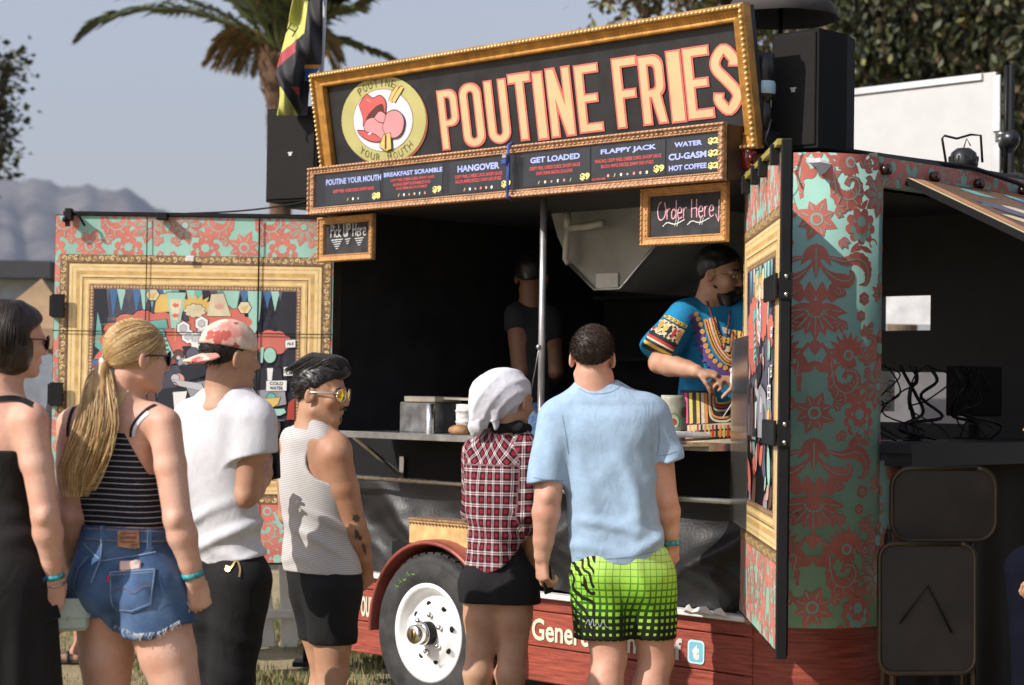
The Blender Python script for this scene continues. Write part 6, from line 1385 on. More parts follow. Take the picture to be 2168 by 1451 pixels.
def head_sdf(p, R, s=1.0, male=True, beard=0.0):
    L = []; E = lambda c, r, k: L.append((ell(np.array(c)*s, np.array(r)*s), k)); Cn = lambda a, b, ra, rb, k: L.append((cone(np.array(a)*s, np.array(b)*s, ra*s, rb*s), k))
    E((0, -.012, .033), (.075, .094, .083), 0); E((0, .032, -.025), (.060, .060, .082), .03); j = .052 if male else .044
    Cn((-j, .005, -.062), (-.018, .066, -.092), .020, .018, .02); Cn((j, .005, -.062), (.018, .066, -.092), .020, .018, .02); E((0, .070, -.092), (.022, .020, .018), .015)
    for x in (-1, 1): E((x*.040, .064, -.022), (.022, .022, .02), .015); Cn((x*.012, .087, .020), (x*.044, .076, .018), .010, .008, .012)
    Cn((0, .088, .012), (0, .108, -.026), .008, .0115, .010); E((.011, .098, -.032), (.008, .009, .007), .008); E((-.011, .098, -.032), (.008, .009, .007), .008)
    E((0, .088, -.055), (.022, .011, .0058), .005); E((0, .086, -.066), (.019, .011, .007), .005)
    base = union(L); ears = []
    for x in (-1, 1):
        Re = np.array(Matrix.Rotation(x*R_(20), 3, 'Z') @ Matrix.Rotation(R_(-12), 3, 'X')); ears.append((ell(np.array((x*.078, -.008, -.008))*s, np.array((.009, .021, .033))*s, Re), .006))
    er = union(ears); dent = union([(ell(np.array((x*.089, -.002, -.004))*s, np.array((.008, .010, .017))*s), .0) for x in (-1, 1)]); sock = union([(ell(np.array((x*.031, .098, .004))*s, np.array((.017, .016, .009))*s), 0) for x in (-1, 1)])
    lip = cone(np.array((-.018, .1005, -.0605))*s, np.array((.018, .1005, -.0605))*s, .0028*s, .0028*s)
    p = np.asarray(p, F32); Rm = np.asarray(R, F32)
    def f(P):
        q = (P-p)@Rm; d = smax(base(q), -sock(q), .008*s); d = smax(d, -lip(q), .004*s); e = smax(er(q), -dent(q), .005*s); return smin(d, e, .008*s)
    return bounded(f, p, .19*s)
def hand_sdf(wr, d, n, lat, curl=.6, s=1.0, thumb=.5, curls=None):
    """d along the hand, n the palm side (fingers curl to it), lat the thumb side"""
    d = np.array(d, float); d /= np.linalg.norm(d); n = np.array(n, float); n -= d*(n@d); n /= np.linalg.norm(n); l = np.cross(d, n); l *= np.sign(l@np.array(lat)) or 1
    wr = np.array(wr, float); L = []
    for x, r, ln in ((.028, .013, .088), (.010, .0135, .092), (-.009, .013, .088), (-.026, .0115, .080)): L.append((cone(wr+l*x*.6*s, wr+(d*ln+l*x)*s, r*1.12*s, r*s), .012*s))
    L.append((cone(wr+(d*.01+l*.016)*s, wr+(d*.05+l*.030+n*.006)*s, .014*s, .013*s), .015*s))
    for i, (x, ln, r) in enumerate(((.030, .92, .0088), (.010, 1.0, .0092), (-.010, .95, .0088), (-.029, .76, .0078))):
        c = curl if curls is None else curls[i]; b = wr+(d*(.090-.004*abs(x)/.01*.5)+l*x)*s; a = c*.75; spread = l*(x*.9)
        for seg, an in ((.044, 1.0), (.027, 1.25), (.022, .8)):
            dr = d*math.cos(a)+n*math.sin(a)+spread*1.2*max(0, 1-c); dr /= np.linalg.norm(dr); e = b+dr*seg*ln*s; L.append((cone(b, e, r*s, r*.90*s), .0035*s)); b = e; r *= .92; a += c*an
    b = wr+(d*.026+l*.034+n*.008)*s; dr = d*.72+l*.62*(1-thumb*.7)+n*(.25+.6*thumb); dr /= np.linalg.norm(dr)
    for seg, r in ((.038, .0112), (.030, .0098), (.020, .0088)): e = b+dr*seg*s; L.append((cone(b, e, r*s, r*.93*s), .005*s)); b = e; dr = dr+n*.35*thumb-l*.42*thumb; dr /= np.linalg.norm(dr)
    return bounded(union(L), wr+d*.09*s, .17*s)

class Person:
    def __init__(s, label, Y, u0, skin, group=None):
        s.Y = Y; p = at(u0, 830, Y); s.o = np.array([p[0], Y, 0.0]); s.k = Y/FPX; s.L = []; s.label = label; s.skin = skin; s.root = None; s.group = group; s.eyes = None
    def px(s, u, v, dy=0.0): return at(u, v, s.Y+dy)-s.o
    def row(s, v, ul, ur, ratio, yaw=0.0, dy=0.0, shrink=0.0):
        c = s.px((ul+ur)/2, v, dy); hw = (ur-ul)/2*s.k-shrink; rx = hw/math.sqrt(math.cos(yaw)**2+(ratio*math.sin(yaw))**2); return (c[2], c[0], c[1], rx, rx*ratio)
    def add(s, f, k=.02): s.L.append((f, k)); return f
    def limb(s, pts, k=.022):
        """pts [(p, r)]"""
        g = [(cone(a[0], b[0], a[1], b[1]), .012) for a, b in zip(pts[:-1], pts[1:])]; f = union(g); s.add(f, k); return f
    def arm(s, sh, el, wr, r=(.052, .040, .024), bulge=1.0):
        sh, el, wr = map(np.array, (sh, el, wr)); s.limb([(sh, r[0]), (sh+(el-sh)*.45, r[0]*.96), (el, r[1])], .03); s.limb([(el, r[1]), (el+(wr-el)*.28, r[1]*1.06*bulge), (el+(wr-el)*.75, r[2]*1.25), (wr, r[2])], .012); b_ = (el-sh)/np.linalg.norm(el-sh)-(wr-el)/np.linalg.norm(wr-el); b_ = b_/(np.linalg.norm(b_)+1e-6)*.6+np.array([0, -.5, 0]); b_ /= np.linalg.norm(b_); s.add(ell(el+b_*r[1]*.72, (.017, .017, .022)), .016)
    def grow(s, g, only=None): F_ = union([(f, .02) for f in s.legs]); return lambda P: F_(P)-g
    def leg(s, hip, kn, an, r=(.088, .060, .058, .040), heading=0.0):
        hip, kn, an = map(np.array, (hip, kn, an)); s.legs = getattr(s, 'legs', []); fw = np.array([math.sin(heading), math.cos(heading), 0]); cf = kn+(an-kn)*.30-fw*.022
        s.legs.append(s.limb([(hip, r[0]), (hip+(kn-hip)*.5, (r[0]+r[1])*.52), (kn, r[1])], .03)); s.limb([(kn, r[1]*.95), (cf, r[2]), (kn+(an-kn)*.7-fw*.008, (r[2]+r[3])*.48), (an, r[3])], .02); s.add(cone(an, an-EZ*.03, r[3], r[3]), .01)
    def feet(s, ans, heading, mats_, L_=.26):
        fw = np.array([math.sin(heading), math.cos(heading), 0]); rt = np.array([fw[1], -fw[0], 0])
        s.shoes = []
        for an in ans:
            an = np.array(an); heel = np.array([an[0], an[1], .045])-fw*.045; toe = heel+fw*(L_-.07); s.add(union([(cone(an, heel+EZ*.02, .038, .034), 0), (cone(heel, toe-EZ*.012, .032, .028), .02)]), .02)
            f = union([(cone(heel+EZ*.012, heel+fw*.09+EZ*.012, .046, .045), 0), (cone(heel+fw*.08+EZ*.008, toe, .046, .036), .03), (cone(heel+EZ*.04, an+EZ*.01, .046, .046), .03)]); f = cut(f, (0, 0, .004), (0, 0, -1), .004); s.shoes.append((f, (an+toe)/2, mats_))
    def head(s, p, yaw, pitch=0., size=1.0, male=True, roll=0., neck=None, nr=.056):
        s.hp = np.array(p); s.hR = rotm(yaw, pitch, roll); s.hs = size; hb = s.hp+s.hR@np.array([0, -.022, -.055])*size
        if neck is not None: s.limb([(hb, nr*.98), (np.array(neck), nr*1.08)], .03)
        s.add(head_sdf(s.hp, s.hR, size, male), .018)
    def hm(s):
        M = np.eye(4); M[:3, :3] = s.hR*s.hs; M[:3, 3] = s.hp+s.o; return M
    def body(s, lo, hi, h=.005):
        f = union(s.L); s.f = f; W, F = surface_nets(f, lo, hi, h); W = relax(W, F, 1, .35)
        s.root = mesh_obj('person', W+s.o, F, s.skin, None, smooth=True, origin=s.o); tag(s.root, s.label, 'person', s.group)
        for f, c, m in getattr(s, 'shoes', []): s.part('shoe', f, c-np.array([.2, .2, .12]), c+np.array([.2, .2, .14]), m, .006)
        return s.root
    def eyeballs(s):
        M = s.hm()
        for x in (-1, 1):
            mb = MB(M); mb.ball((x*.031, .0775, .004), .0115, 12, 8, 0); mb.ball((x*.031, .0855, .004), (.0052, .0042, .0052), 10, 6, 1); mb.build('eye', [mat('eye_white', (.6, .57, .53), .3), mat('iris', (.03, .018, .01), .2)], s.root)
            mb = MB(M); mb.tube([(x*.016, .096, .026), (x*.033, .0925, .030), (x*.047, .080, .025)], [.0028, .0034, .0018], 6); mb.build('eyebrow', s.hairm if hasattr(s, 'hairm') else M_BLACK, s.root)
    def part(s, name, f, lo, hi, m, h=.006, attr=None, sm=1, slack=.02, parent=None, lam=.35):
        W, F = surface_nets(f, lo, hi, h, slack); W = relax(W, F, sm, lam)
        return mesh_obj(name, W+s.o, F, m, parent or s.root, smooth=True, attrs=attr(W) if attr else None)
    def trace(s, f, U, t0=-.45, off=.002, n=70):
        """pixels -> points on the surface f along the sight line"""
        U = np.array(U, float); D = np.array([ray(u, v) for u, v in U]); D /= D[:, 1:2]; P = CAMP+D*(s.Y+t0)-s.o; dl = np.linalg.norm(D, axis=1)[:, None]; D = D/dl; t = np.zeros(len(P))
        for _ in range(n): d = f((P+D*t[:, None]).astype(F32)); t += np.clip(d, -.02, .05)*.8
        ok = np.abs(f((P+D*t[:, None]).astype(F32))) < .012; return P+D*(t-off)[:, None], ok
    def decal(s, name, f, polys, parent=None, cell=9.0, off=.003, step=.0008):
        """polys [(pixel polygon, material)] laid on the cloth surface f; later ones sit higher"""
        U = []; Fs = []; mi = []; mats_ = []; O = []; seen = {}
        for k, (P, m) in enumerate(polys):
            if m not in mats_: mats_.append(m)
            q = np.array(P); x0, y0 = q.min(0); x1, y1 = q.max(0); c = max(cell, 1)
            for i in range(int((x1-x0)/c)+1):
                for j in range(int((y1-y0)/c)+1):
                    C = clip_poly([tuple(p) for p in P], x0+i*c, y0+j*c, x0+(i+1)*c, y0+(j+1)*c)
                    if len(C) < 3: continue
                    T = geometry.tessellate_polygon([[Vector((x, y, 0)) for x, y in C]]); ix = []
                    for x, y in C:
                        ky = (round(x, 3), round(y, 3), k)
                        if ky not in seen: seen[ky] = len(U); U.append((x, y)); O.append(off+step*k)
                        ix.append(seen[ky])
                    for t in T:
                        a = (C[t[1]][0]-C[t[0]][0])*(C[t[2]][1]-C[t[0]][1])-(C[t[2]][0]-C[t[0]][0])*(C[t[1]][1]-C[t[0]][1])
                        if abs(a) > 1e-6: Fs.append([ix[x] for x in (t if a < 0 else t[::-1])]); mi.append(mats_.index(m))
        W, ok = s.trace(f, U, off=np.array(O)); G = [(t, m) for t, m in zip(Fs, mi) if ok[t].all() and len(set(t)) == 3 and max(np.ptp(W[t], 0)) < .09]
        if not G: return None
        return mesh_obj(name, W+s.o, [g[0] for g in G], mats_, parent or s.root, [g[1] for g in G], True)
def strands(paths, r0, r1, n=4):
    mb = MB()
    for P in paths: k = len(P); mb.tube(P, np.linspace(r0, r1, k)*(.7+.6*random.random()), n, 0, True, None, False)
    return mb
def fabric(name, col, rough=.85, var=.10, vs=14, weave=900, bump=.25, wr=.22, ws=16):
    if name in MATS: return MATS[name]
    m = mat(name, col, rough, var=var, vscale=vs, bump=bump, bscale=weave, spec=.25); return wrinkle(m, wr, ws)
def wrinkle(m, k=.35, sc=16.):
    """soft creases on top of the weave"""
    N, L, b = nodes(m); tc = N.new('ShaderNodeTexCoord'); mp = N.new('ShaderNodeMapping'); mp.inputs['Scale'].default_value = (1, 1, .55); mp.inputs['Rotation'].default_value = (.3, .35, .2); n = N.new('ShaderNodeTexNoise'); n.inputs['Scale'].default_value = sc; n.inputs['Detail'].default_value = 3; n.inputs['Distortion'].default_value = 1.2
    L.new(tc.outputs['Object'], mp.inputs[0]); L.new(mp.outputs[0], n.inputs['Vector']); bp = N.new('ShaderNodeBump'); bp.inputs['Strength'].default_value = k; bp.inputs['Distance'].default_value = .02; L.new(n.outputs['Fac'], bp.inputs['Height'])
    if b.inputs['Normal'].is_linked: L.new(b.inputs['Normal'].links[0].from_socket, bp.inputs['Normal'])
    L.new(bp.outputs[0], b.inputs['Normal']); return m
def ridge(P, d, fr, amp, wp=1.5, ns=5., sh=0., pw=2.4):
    """cloth folds: rounded ridges running across direction d"""
    d = np.asarray(d, F32); v = np.sin(P@d*fr+wp*2*noise3(P*ns+sh)+sh); a = np.clip(noise3(P*ns*.8+sh+11)*1.2+.55, 0, 1); return 1.35*amp*((.5+.5*v)**pw-.3)*a
def bell(x, c, w_): return np.exp(-((x-c)/w_)**2)
def skin(name, col, var=.10): 
    m = mat(name, col, .50, var=var, vscale=13, bump=.22, bscale=230, spec=.42, col2=(col[0]*.86, col[1]*.71, col[2]*.66)); b = m.node_tree.nodes['Principled BSDF']; b.inputs['Subsurface Weight'].default_value = .12; b.inputs['Subsurface Radius'].default_value = (.012, .005, .003); b.inputs['Subsurface Scale'].default_value = .6; return m
# node helpers for woven patterns driven by the mesh's own pu / pv coordinates (metres along the cloth)
class NG:
    def __init__(s, m): s.m = m; s.N = m.node_tree.nodes; s.L = m.node_tree.links; s.b = s.N['Principled BSDF']
    def attr(s, a): n = s.N.new('ShaderNodeAttribute'); n.attribute_name = a; return n.outputs['Fac']
    def math(s, op, a, b=None, c=None):
        n = s.N.new('ShaderNodeMath'); n.operation = op
        for i, x in enumerate((a, b, c)):
            if x is None: continue
            if isinstance(x, (int, float)): n.inputs[i].default_value = x
            else: s.L.new(x, n.inputs[i])
        return n.outputs[0]
    def band(s, x, per, lo, hi):
        f = s.math('FRACT', s.math('MULTIPLY', x, 1/per)); return s.math('MULTIPLY', s.math('GREATER_THAN', f, lo), s.math('LESS_THAN', f, hi))
    def mix(s, fac, a, b):
        n = s.N.new('ShaderNodeMix'); n.data_type = 'RGBA'
        for sock, x in ((0, fac), (6, a), (7, b)):
            if isinstance(x, (int, float)): n.inputs[sock].default_value = x
            elif isinstance(x, tuple): n.inputs[sock].default_value = (*x, 1)
            else: s.L.new(x, n.inputs[sock])
        return n.outputs[2]
    def noise(s, sc, coord='Object', det=4):
        t = s.N.new('ShaderNodeTexCoord'); n = s.N.new('ShaderNodeTexNoise'); n.inputs['Scale'].default_value = sc; n.inputs['Detail'].default_value = det; s.L.new(t.outputs[coord], n.inputs['Vector']); return n.outputs['Fac']
    def ramp(s, x, *st):
        n = s.N.new('ShaderNodeValToRGB'); e = n.color_ramp.elements
        while len(e) < len(st): e.new(.5)
        for el, (p, c) in zip(e, st): el.position = p; el.color = (*c, 1)
        s.L.new(x, n.inputs[0]); return n.outputs[0]
    def out(s, c): s.L.new(c, s.b.inputs['Base Color']); return s.m
def wrap_attr(cx, cy, R):
    return lambda W: dict(pu=np.arctan2(W[:, 0]-cx, -(W[:, 1]-cy))*R+1.0, pv=W[:, 2].copy())
# ------------------------------------------------------------------ the queue
SK_PINK = skin('skin_pink', (.68, .42, .315)); SK_TAN = skin('skin_tan', (.46, .265, .165)); SK_OLIVE = skin('skin_olive', (.50, .305, .20)); SK_ROSY = skin('skin_rosy', (.63, .37, .27)); SK_BROWN = skin('skin_brown', (.20, .10, .06))
HAIR_DK = mat('hair_dark', (.010, .008, .007), .42, var=.3, vscale=40); HAIR_BR = mat('hair_brown', (.028, .017, .011), .45, var=.3, vscale=40); HAIR_SH = mat('hair_short_brown', (.040, .024, .016), .55, var=.3, vscale=60)
HAIR_BL = mat('hair_blond', (.56, .36, .15), .40, var=.25, vscale=7, col2=(.30, .165, .06)); HAIR_BL2 = mat('hair_blond_light', (.74, .53, .27), .40, var=.2, vscale=9)
SHOE_BK = mat('shoe_black', (.02, .02, .02), .6); SHOE_WH = mat('shoe_white', (.6, .58, .55), .6)
BLACKCLOTH = fabric('cloth_black', (.013, .013, .014)); Z = np.array
def foldfn(amp, fx, fz, seed=0, mask=None, fy=None):
    def g(P):
        q = P*Z([fx, fy or fx, fz], F32)+seed*7.3; d = noise3(q)*.65+noise3(q*2.1+3)*.35; d = np.abs(d)**.8*np.sign(d)*amp
        return d if mask is None else d*mask(P)
    return g
def hairline(sl=.74, c=.008): return lambda q: (c+sl*q[:, 1]-q[:, 2])/math.sqrt(1+sl*sl)
def hair_cap(p, t=(.008, .008, .010), sl=.74, c=.008, bump=.002, fr=60, extra=None):
    R = Z(p.hR, F32); hp = Z(p.hp, F32); s = p.hs; e = ell(Z((0, -.012, .033))*s, Z((.075+t[0], .094+t[1], .083+t[2]))*s); hl = hairline(sl, c*s); ex = None if extra is None else union(extra)
    def f(P):
        q = (P-hp)@R; d = e(q); d = smax(d, hl(q)*1.0, .012); 
        if ex is not None: d = smin(d, ex(q), .02)
        return d-bump*noise3(q*fr)
    return bounded(f, hp, .22)
def tufts(p, f, n, L, m, sl=.74, c=.008, lift=.5, back=1.0, r0=.0016, name='hair_tufts', parent=None, zlim=None):
    """short hairs standing out of the hair cap"""
    r = np.random.default_rng(int(abs(p.hp[0])*1000)+n); d = r.normal(size=(n*3, 3)); d /= np.linalg.norm(d, axis=1)[:, None]; q = Z((0, -.012, .033))+d*Z((.079, .098, .089)); q = q*p.hs
    k = hairline(sl, c*p.hs)(q) < -.004
    q, d = q[k][:n], d[k][:n]; V = []; F = []
    fl = Z((0, -1, -.25))*back; dr = d*lift+fl*(1-lift)+r.normal(size=d.shape)*.22; dr /= np.linalg.norm(dr, axis=1)[:, None]; sd_ = np.cross(dr, r.normal(size=dr.shape)); sd_ /= np.linalg.norm(sd_, axis=1)[:, None]; LL = L*(.6+.8*r.random(len(q)))[:, None]
    W = np.stack([q-sd_*r0, q+sd_*r0, q+dr*LL*.6+sd_*r0*.7, q+dr*LL, q+dr*LL*.6-sd_*r0*.7], 1).reshape(-1, 3)@p.hR.T+p.hp+p.o
    return mesh_obj(name, W, np.arange(len(q)*5).reshape(-1, 5), m, parent or p.root)
def sunglasses(p, frame_m, lens_m, tint=None, r=.021):
    M = p.hm(); g = MB(M)
    for x in (-1, 1):
        A = M @ frame((x*.032, .104, .004), (1, 0, 0), (0, -.0 , 1)) ; th = np.linspace(0, 2*PI, 21); ring = [(x*.032+r*1.12*math.cos(t), .1045-.010*abs((x*.032+r*math.cos(t))/.05)**2, .003+r*math.sin(t)) for t in th]
        mb = MB(M); mb.tube(ring, .0024, 6); mb.tube([(x*.053, .095, .012), (x*.074, .07, .010), (x*.083, .0, .006), (x*.082, -.02, -.006)], .0026, 6); mb.build('rim', frame_m, p.root)
        V = [(x*.032, .107, .003)]+ring[:-1]; n = 20; mb = MB(M); mb.add(V, [(0, 1+i, 1+(i+1) % n) if x > -9 else 0 for i in range(n)], 0, True); mb.build('lens', lens_m, p.root)
    mb = MB(M); mb.tube([(-.012, .104, .008), (0, .109, .011), (.012, .104, .008)], .0026, 6); mb.build('bridge', frame_m, p.root)
def wristband(p, c, d, r, m, w_=.018, name='wristband'):
    """ribbon loop round the wrist"""
    M = frame(Z(c)+p.o, np.cross(Z(d, float), (0.3, 1, .1)), Z(d, float)/np.linalg.norm(d)); mb = MB(M); mb.lathe([(r*.96, -w_/2), (r, -w_/2), (r*1.02, 0), (r, w_/2), (r*.96, w_/2)], 24); mb.build(name, m, p.root)
def phone(label, c, x, z, m=None, dims=(.072, .009, .14), parent=None):
    t = empty('phone', label, 'phone', tuple(c)); M = frame(Z(c), x, z); mb = MB(M); mb.box((0, 0, 0), dims, 0, bev=.004); mb.build('body', m or M_BLACK, t); mb = MB(M); mb.box((dims[0]*.28, -dims[1]/2-.0006, dims[2]*.38), (.012, .0012, .012)); mb.build('lens', M_STEEL, t); return t

def blue_shirt_man():
    p = Person('stocky man in pale blue T-shirt and lime green checked shorts, seen from behind', 7.5, 1310, SK_ROSY); y = R_(6)
    rows = [p.row(858, 1186, 1372, .50, y), p.row(880, 1172, 1386, .58, y), p.row(920, 1176, 1392, .64, y), p.row(970, 1192, 1392, .66, y), p.row(1059, 1204, 1397, .68, y), p.row(1120, 1203, 1405, .70, y), p.row(1165, 1206, 1412, .70, y), p.row(1192, 1211, 1413, .70, y), p.row(1230, 1212, 1414, .70, y)]
    bod = [(z, cx, cy, rx-.022, ry-.02) for z, cx, cy, rx, ry in rows[:-1]]+[p.row(1250, 1222, 1412, .68, y, 0, .02), p.row(1290, 1232, 1404, .62, y, 0, .03)]
    p.add(loft(bod, y), 0)
    p.add(cone(p.px(1205, 868, .01), p.px(1350, 862, .01), .062, .062), .05); p.head(p.px(1255, 757, .01), R_(8), R_(2), 1.0, True, 0, p.px(1262, 838, .015), .062)
    tz = p.add(cone(p.px(1260, 818, .02), p.px(1268, 862, .02), .062, .085), .05)
    Ls, Le, Lw = p.px(1180, 888), p.px(1160, 1050, -.05), p.px(1148, 1176, -.02); Rs, Re, Rw = p.px(1378, 880, .02), p.px(1408, 1060, .02), p.px(1421, 1142, .08)
    p.arm(Ls, Le, Lw, (.066, .050, .031)); p.arm(Rs, Re, Rw, (.064, .048, .030))
    p.add(hand_sdf(Lw, p.px(1150, 1240, .0)-Lw, (.8, .5, .0), (.3, .8, 0), .85, 1.0, .6, (.5, .8, 1.0, 1.15)), .014); p.add(hand_sdf(Rw, p.px(1424, 1205, .10)-Rw, (-.7, .7, 0), (-.3, 1, 0), .7, .95, .4), .014)
    A = [Z((-.10, -.06, .085)), Z((.10, .07, .085))]; p.leg(p.px(1270, 1225), p.px(1290, 1392, -.02), A[0]+p.px(1312, 1500)*Z((1, 0, 0)), (.100, .066, .068, .046)); p.leg(p.px(1368, 1225), p.px(1390, 1395, .04), A[1]+p.px(1290, 1500)*Z((1, 0, 0)), (.100, .066, .068, .046))
    a0, a1 = A[0]+p.px(1312, 1500)*Z((1, 0, 0)), A[1]+p.px(1290, 1500)*Z((1, 0, 0)); p.feet([a0, a1], R_(8), SHOE_WH)
    p.hairm = HAIR_SH; p.body((-.6, -.35, 0), (.45, .35, 1.76)); p.eyeballs()
    hc = hair_cap(p, (.006, .006, .012), .62, .020, .0015, 90); p.part('hair', hc, p.hp-.16, p.hp+.16, HAIR_SH, .005, slack=.03); tufts(p, hc, 6500, .012, HAIR_SH, .62, .022, .45, 1, .0009); st = fabric('stitch_blue', (.22, .33, .47)); p.late = st
    bl = fabric('tee_pale_blue', (.33, .465, .62), .9, .05, 30, 500, .3)
    tee = [(loft(rows, y, 2.3, .05, 0, (.004, .03)), 0), (lambda P: tz(P)-.010, .02), (cone(p.px(1212, 872, .01), p.px(1350, 866, .01), .066, .066), .05), (cone(p.px(1236, 850, .012), p.px(1300, 846, .012), .066, .066), .05)]
    sl = cut(cone(Ls, p.px(1156, 1040, -.05), .076, .071), p.px(1160, 1026, -.05), p.px(1158, 1060, -.05)-p.px(1164, 1000, -.03)); sr_ = cut(cone(Rs, p.px(1412, 985, .02), .074, .068), p.px(1412, 971, .02), p.px(1414, 1000, .02)-p.px(1408, 940, .02))
    base = union(tee+[(sl, .035), (sr_, .035)]); neckhole = ell(p.px(1268, 788, .0), (.074, .085, .058))
    zc = p.px(1300, 1100)[2]; xl = p.px(1210, 1100)[0]
    def fw(P):
        z = P[:, 2]; x = P[:, 0]; lf = np.clip(.75-(x-xl)*3.0, 0, 1); rt_ = np.clip((x-xl)*3.2-.35, 0, 1)
        d = ridge(P, (.28, 0, 1), 62, .022, 1.0, 5, 1)*bell(z, zc-.045, .085)*(lf+.25)+ridge(P, (-.45, 0, 1), 58, .017, 1.0, 5, 4)*bell(z, zc-.09, .075)*(rt_+.2)
        d += ridge(P, (1, 0, .12), 38, .017, 1.2, 4, 2)*bell(z, zc+.12, .15)+ridge(P, (.8, 0, -.5), 40, .013, 1, 4, 7)*bell(z, zc+.24, .10)*.8; return d+.0035*noise3(P*8)
    f = folds(lambda P: smax(base(P), -neckhole(P), .008), fw); f = cut(f, p.px(1300, 1191), (.035, 0, -1), .004)
    p.part('t_shirt', f, (-.45, -.3, .72), (.42, .32, 1.5), bl, .005)
    D = [(ribbon(smooth_path(z_, 24), 1.5), p.late) for z_ in ([(1129, 1011), (1160, 1017), (1195, 1018)], [(1392, 966), (1412, 963), (1434, 955)], [(1212, 1180), (1260, 1184), (1320, 1181), (1370, 1172), (1412, 1160)], [(1226, 823), (1245, 832), (1270, 834), (1298, 828), (1322, 811)], [(1204, 962), (1196, 910), (1190, 880)], [(1392, 965), (1396, 920), (1392, 880)])]
    for d_ in D: p.decal('stitching', f, [d_], off=.0015, cell=14)
    # board shorts
    zs0, zs1 = p.px(1300, 1170)[2], p.px(1300, 1352)[2]; xo = p.px(1222, 1200)[0]; g = mat('board_shorts', (.3, .6, .05), .75, bump=.2, bscale=400, spec=.3); n = NG(g)
    pu, pv = n.attr('pu'), n.attr('pv'); t = n.math('DIVIDE', n.math('SUBTRACT', pv, zs1), zs0-zs1); per = .026
    fu = n.math('ABSOLUTE', n.math('SUBTRACT', n.math('FRACT', n.math('MULTIPLY', pu, 1/per)), .5)); fv = n.math('ABSOLUTE', n.math('SUBTRACT', n.math('FRACT', n.math('MULTIPLY', pv, 1/per)), .5)); sz = n.math('MULTIPLY_ADD', n.math('MINIMUM', t, .9), .36, .16); sz = n.math('MINIMUM', sz, .445)
    inn = n.math('LESS_THAN', n.math('MAXIMUM', fu, fv), sz); sq = n.ramp(t, (0, (.42, .66, .10)), (.35, (.28, .60, .03)), (.75, (.36, .62, .08)), (1, (.52, .72, .22))); bgc = n.ramp(t, (0, (.006, .008, .004)), (.28, (.012, .03, .006)), (.6, (.06, .26, .012)), (1, (.15, .42, .04))); c = n.mix(inn, bgc, sq)
    nz = n.noise(9.0, det=2); side_ = n.math('LESS_THAN', pu, xo+.105); tri = n.math('GREATER_THAN', n.math('SINE', n.math('MULTIPLY', n.math('ADD', n.math('MULTIPLY', pu, .9), n.math('ADD', n.math('MULTIPLY', pv, .8), n.math('MULTIPLY', nz, .16))), 165)), .05); c = n.mix(n.math('MULTIPLY', n.math('MULTIPLY', side_, tri), n.math('GREATER_THAN', n.noise(14.), .40)), c, (.008, .010, .005)); n.out(c)
    hips = loft([p.row(1150, 1213, 1412, .68, y), p.row(1200, 1212, 1416, .70, y), p.row(1240, 1215, 1420, .68, y), p.row(1275, 1222, 1418, .6, y)], y)
    l1 = cone(p.px(1270, 1220), p.px(1274, 1375, -.01), .105, .096); l2 = cone(p.px(1366, 1220, .02), p.px(1374, 1375, .02), .105, .078)
    sh = folds(union([(hips, 0), (l1, .03), (l2, .03), (ell(p.px(1276, 1222, -.03), (.10, .10, .10)), .03), (ell(p.px(1358, 1222, -.02), (.10, .10, .10)), .03), (cone(p.px(1295, 1250, .0), p.px(1345, 1250, .0), .105, .105), .03), (p.grow(.012), .02)]), lambda P: ridge(P, (1, 0, .25), 42, .009, 1.2, 5, 3)+ridge(P, (.2, 0, 1), 48, .008, 1.2, 5, 5)*bell(P[:, 2], zs1+.15, .09)); sh = cut(cut(sh, p.px(1300, 1352), (0, 0, -1)), p.px(1300, 1150), (0, 0, 1))
    p.part('board_shorts', sh, (-.4, -.3, .4), (.42, .3, .95), g, .005, lambda W: dict(pu=W[:, 0]+.35*W[:, 1]*np.sign(W[:, 0]-p.px(1318, 1250)[0]), pv=W[:, 2].copy()))
    # hand written mark on the hem
    a = [(1240, 1322), (1246, 1312), (1249, 1325), (1255, 1311), (1258, 1326), (1265, 1318), (1270, 1328), (1276, 1316), (1284, 1328), (1293, 1330)]; p.decal('signature', sh, [(ribbon(smooth_path(a, 40), 1.6), mat('pale_ink', (.35, .4, .45), .7))], off=.004)
    wristband(p, p.px(1421, 1150, .08), p.px(1423, 1160, .08)-p.px(1421, 1140, .08), .036, mat('band_teal', (.05, .32, .36), .6, var=.4, vscale=60), .02)
    phone('dark phone held in the left hand of the man in the pale blue T-shirt', p.px(1158, 1222, .03)+p.o, (.5, .85, .1), (-.1, .05, 1), None, (.066, .009, .125))
blue_shirt_man()

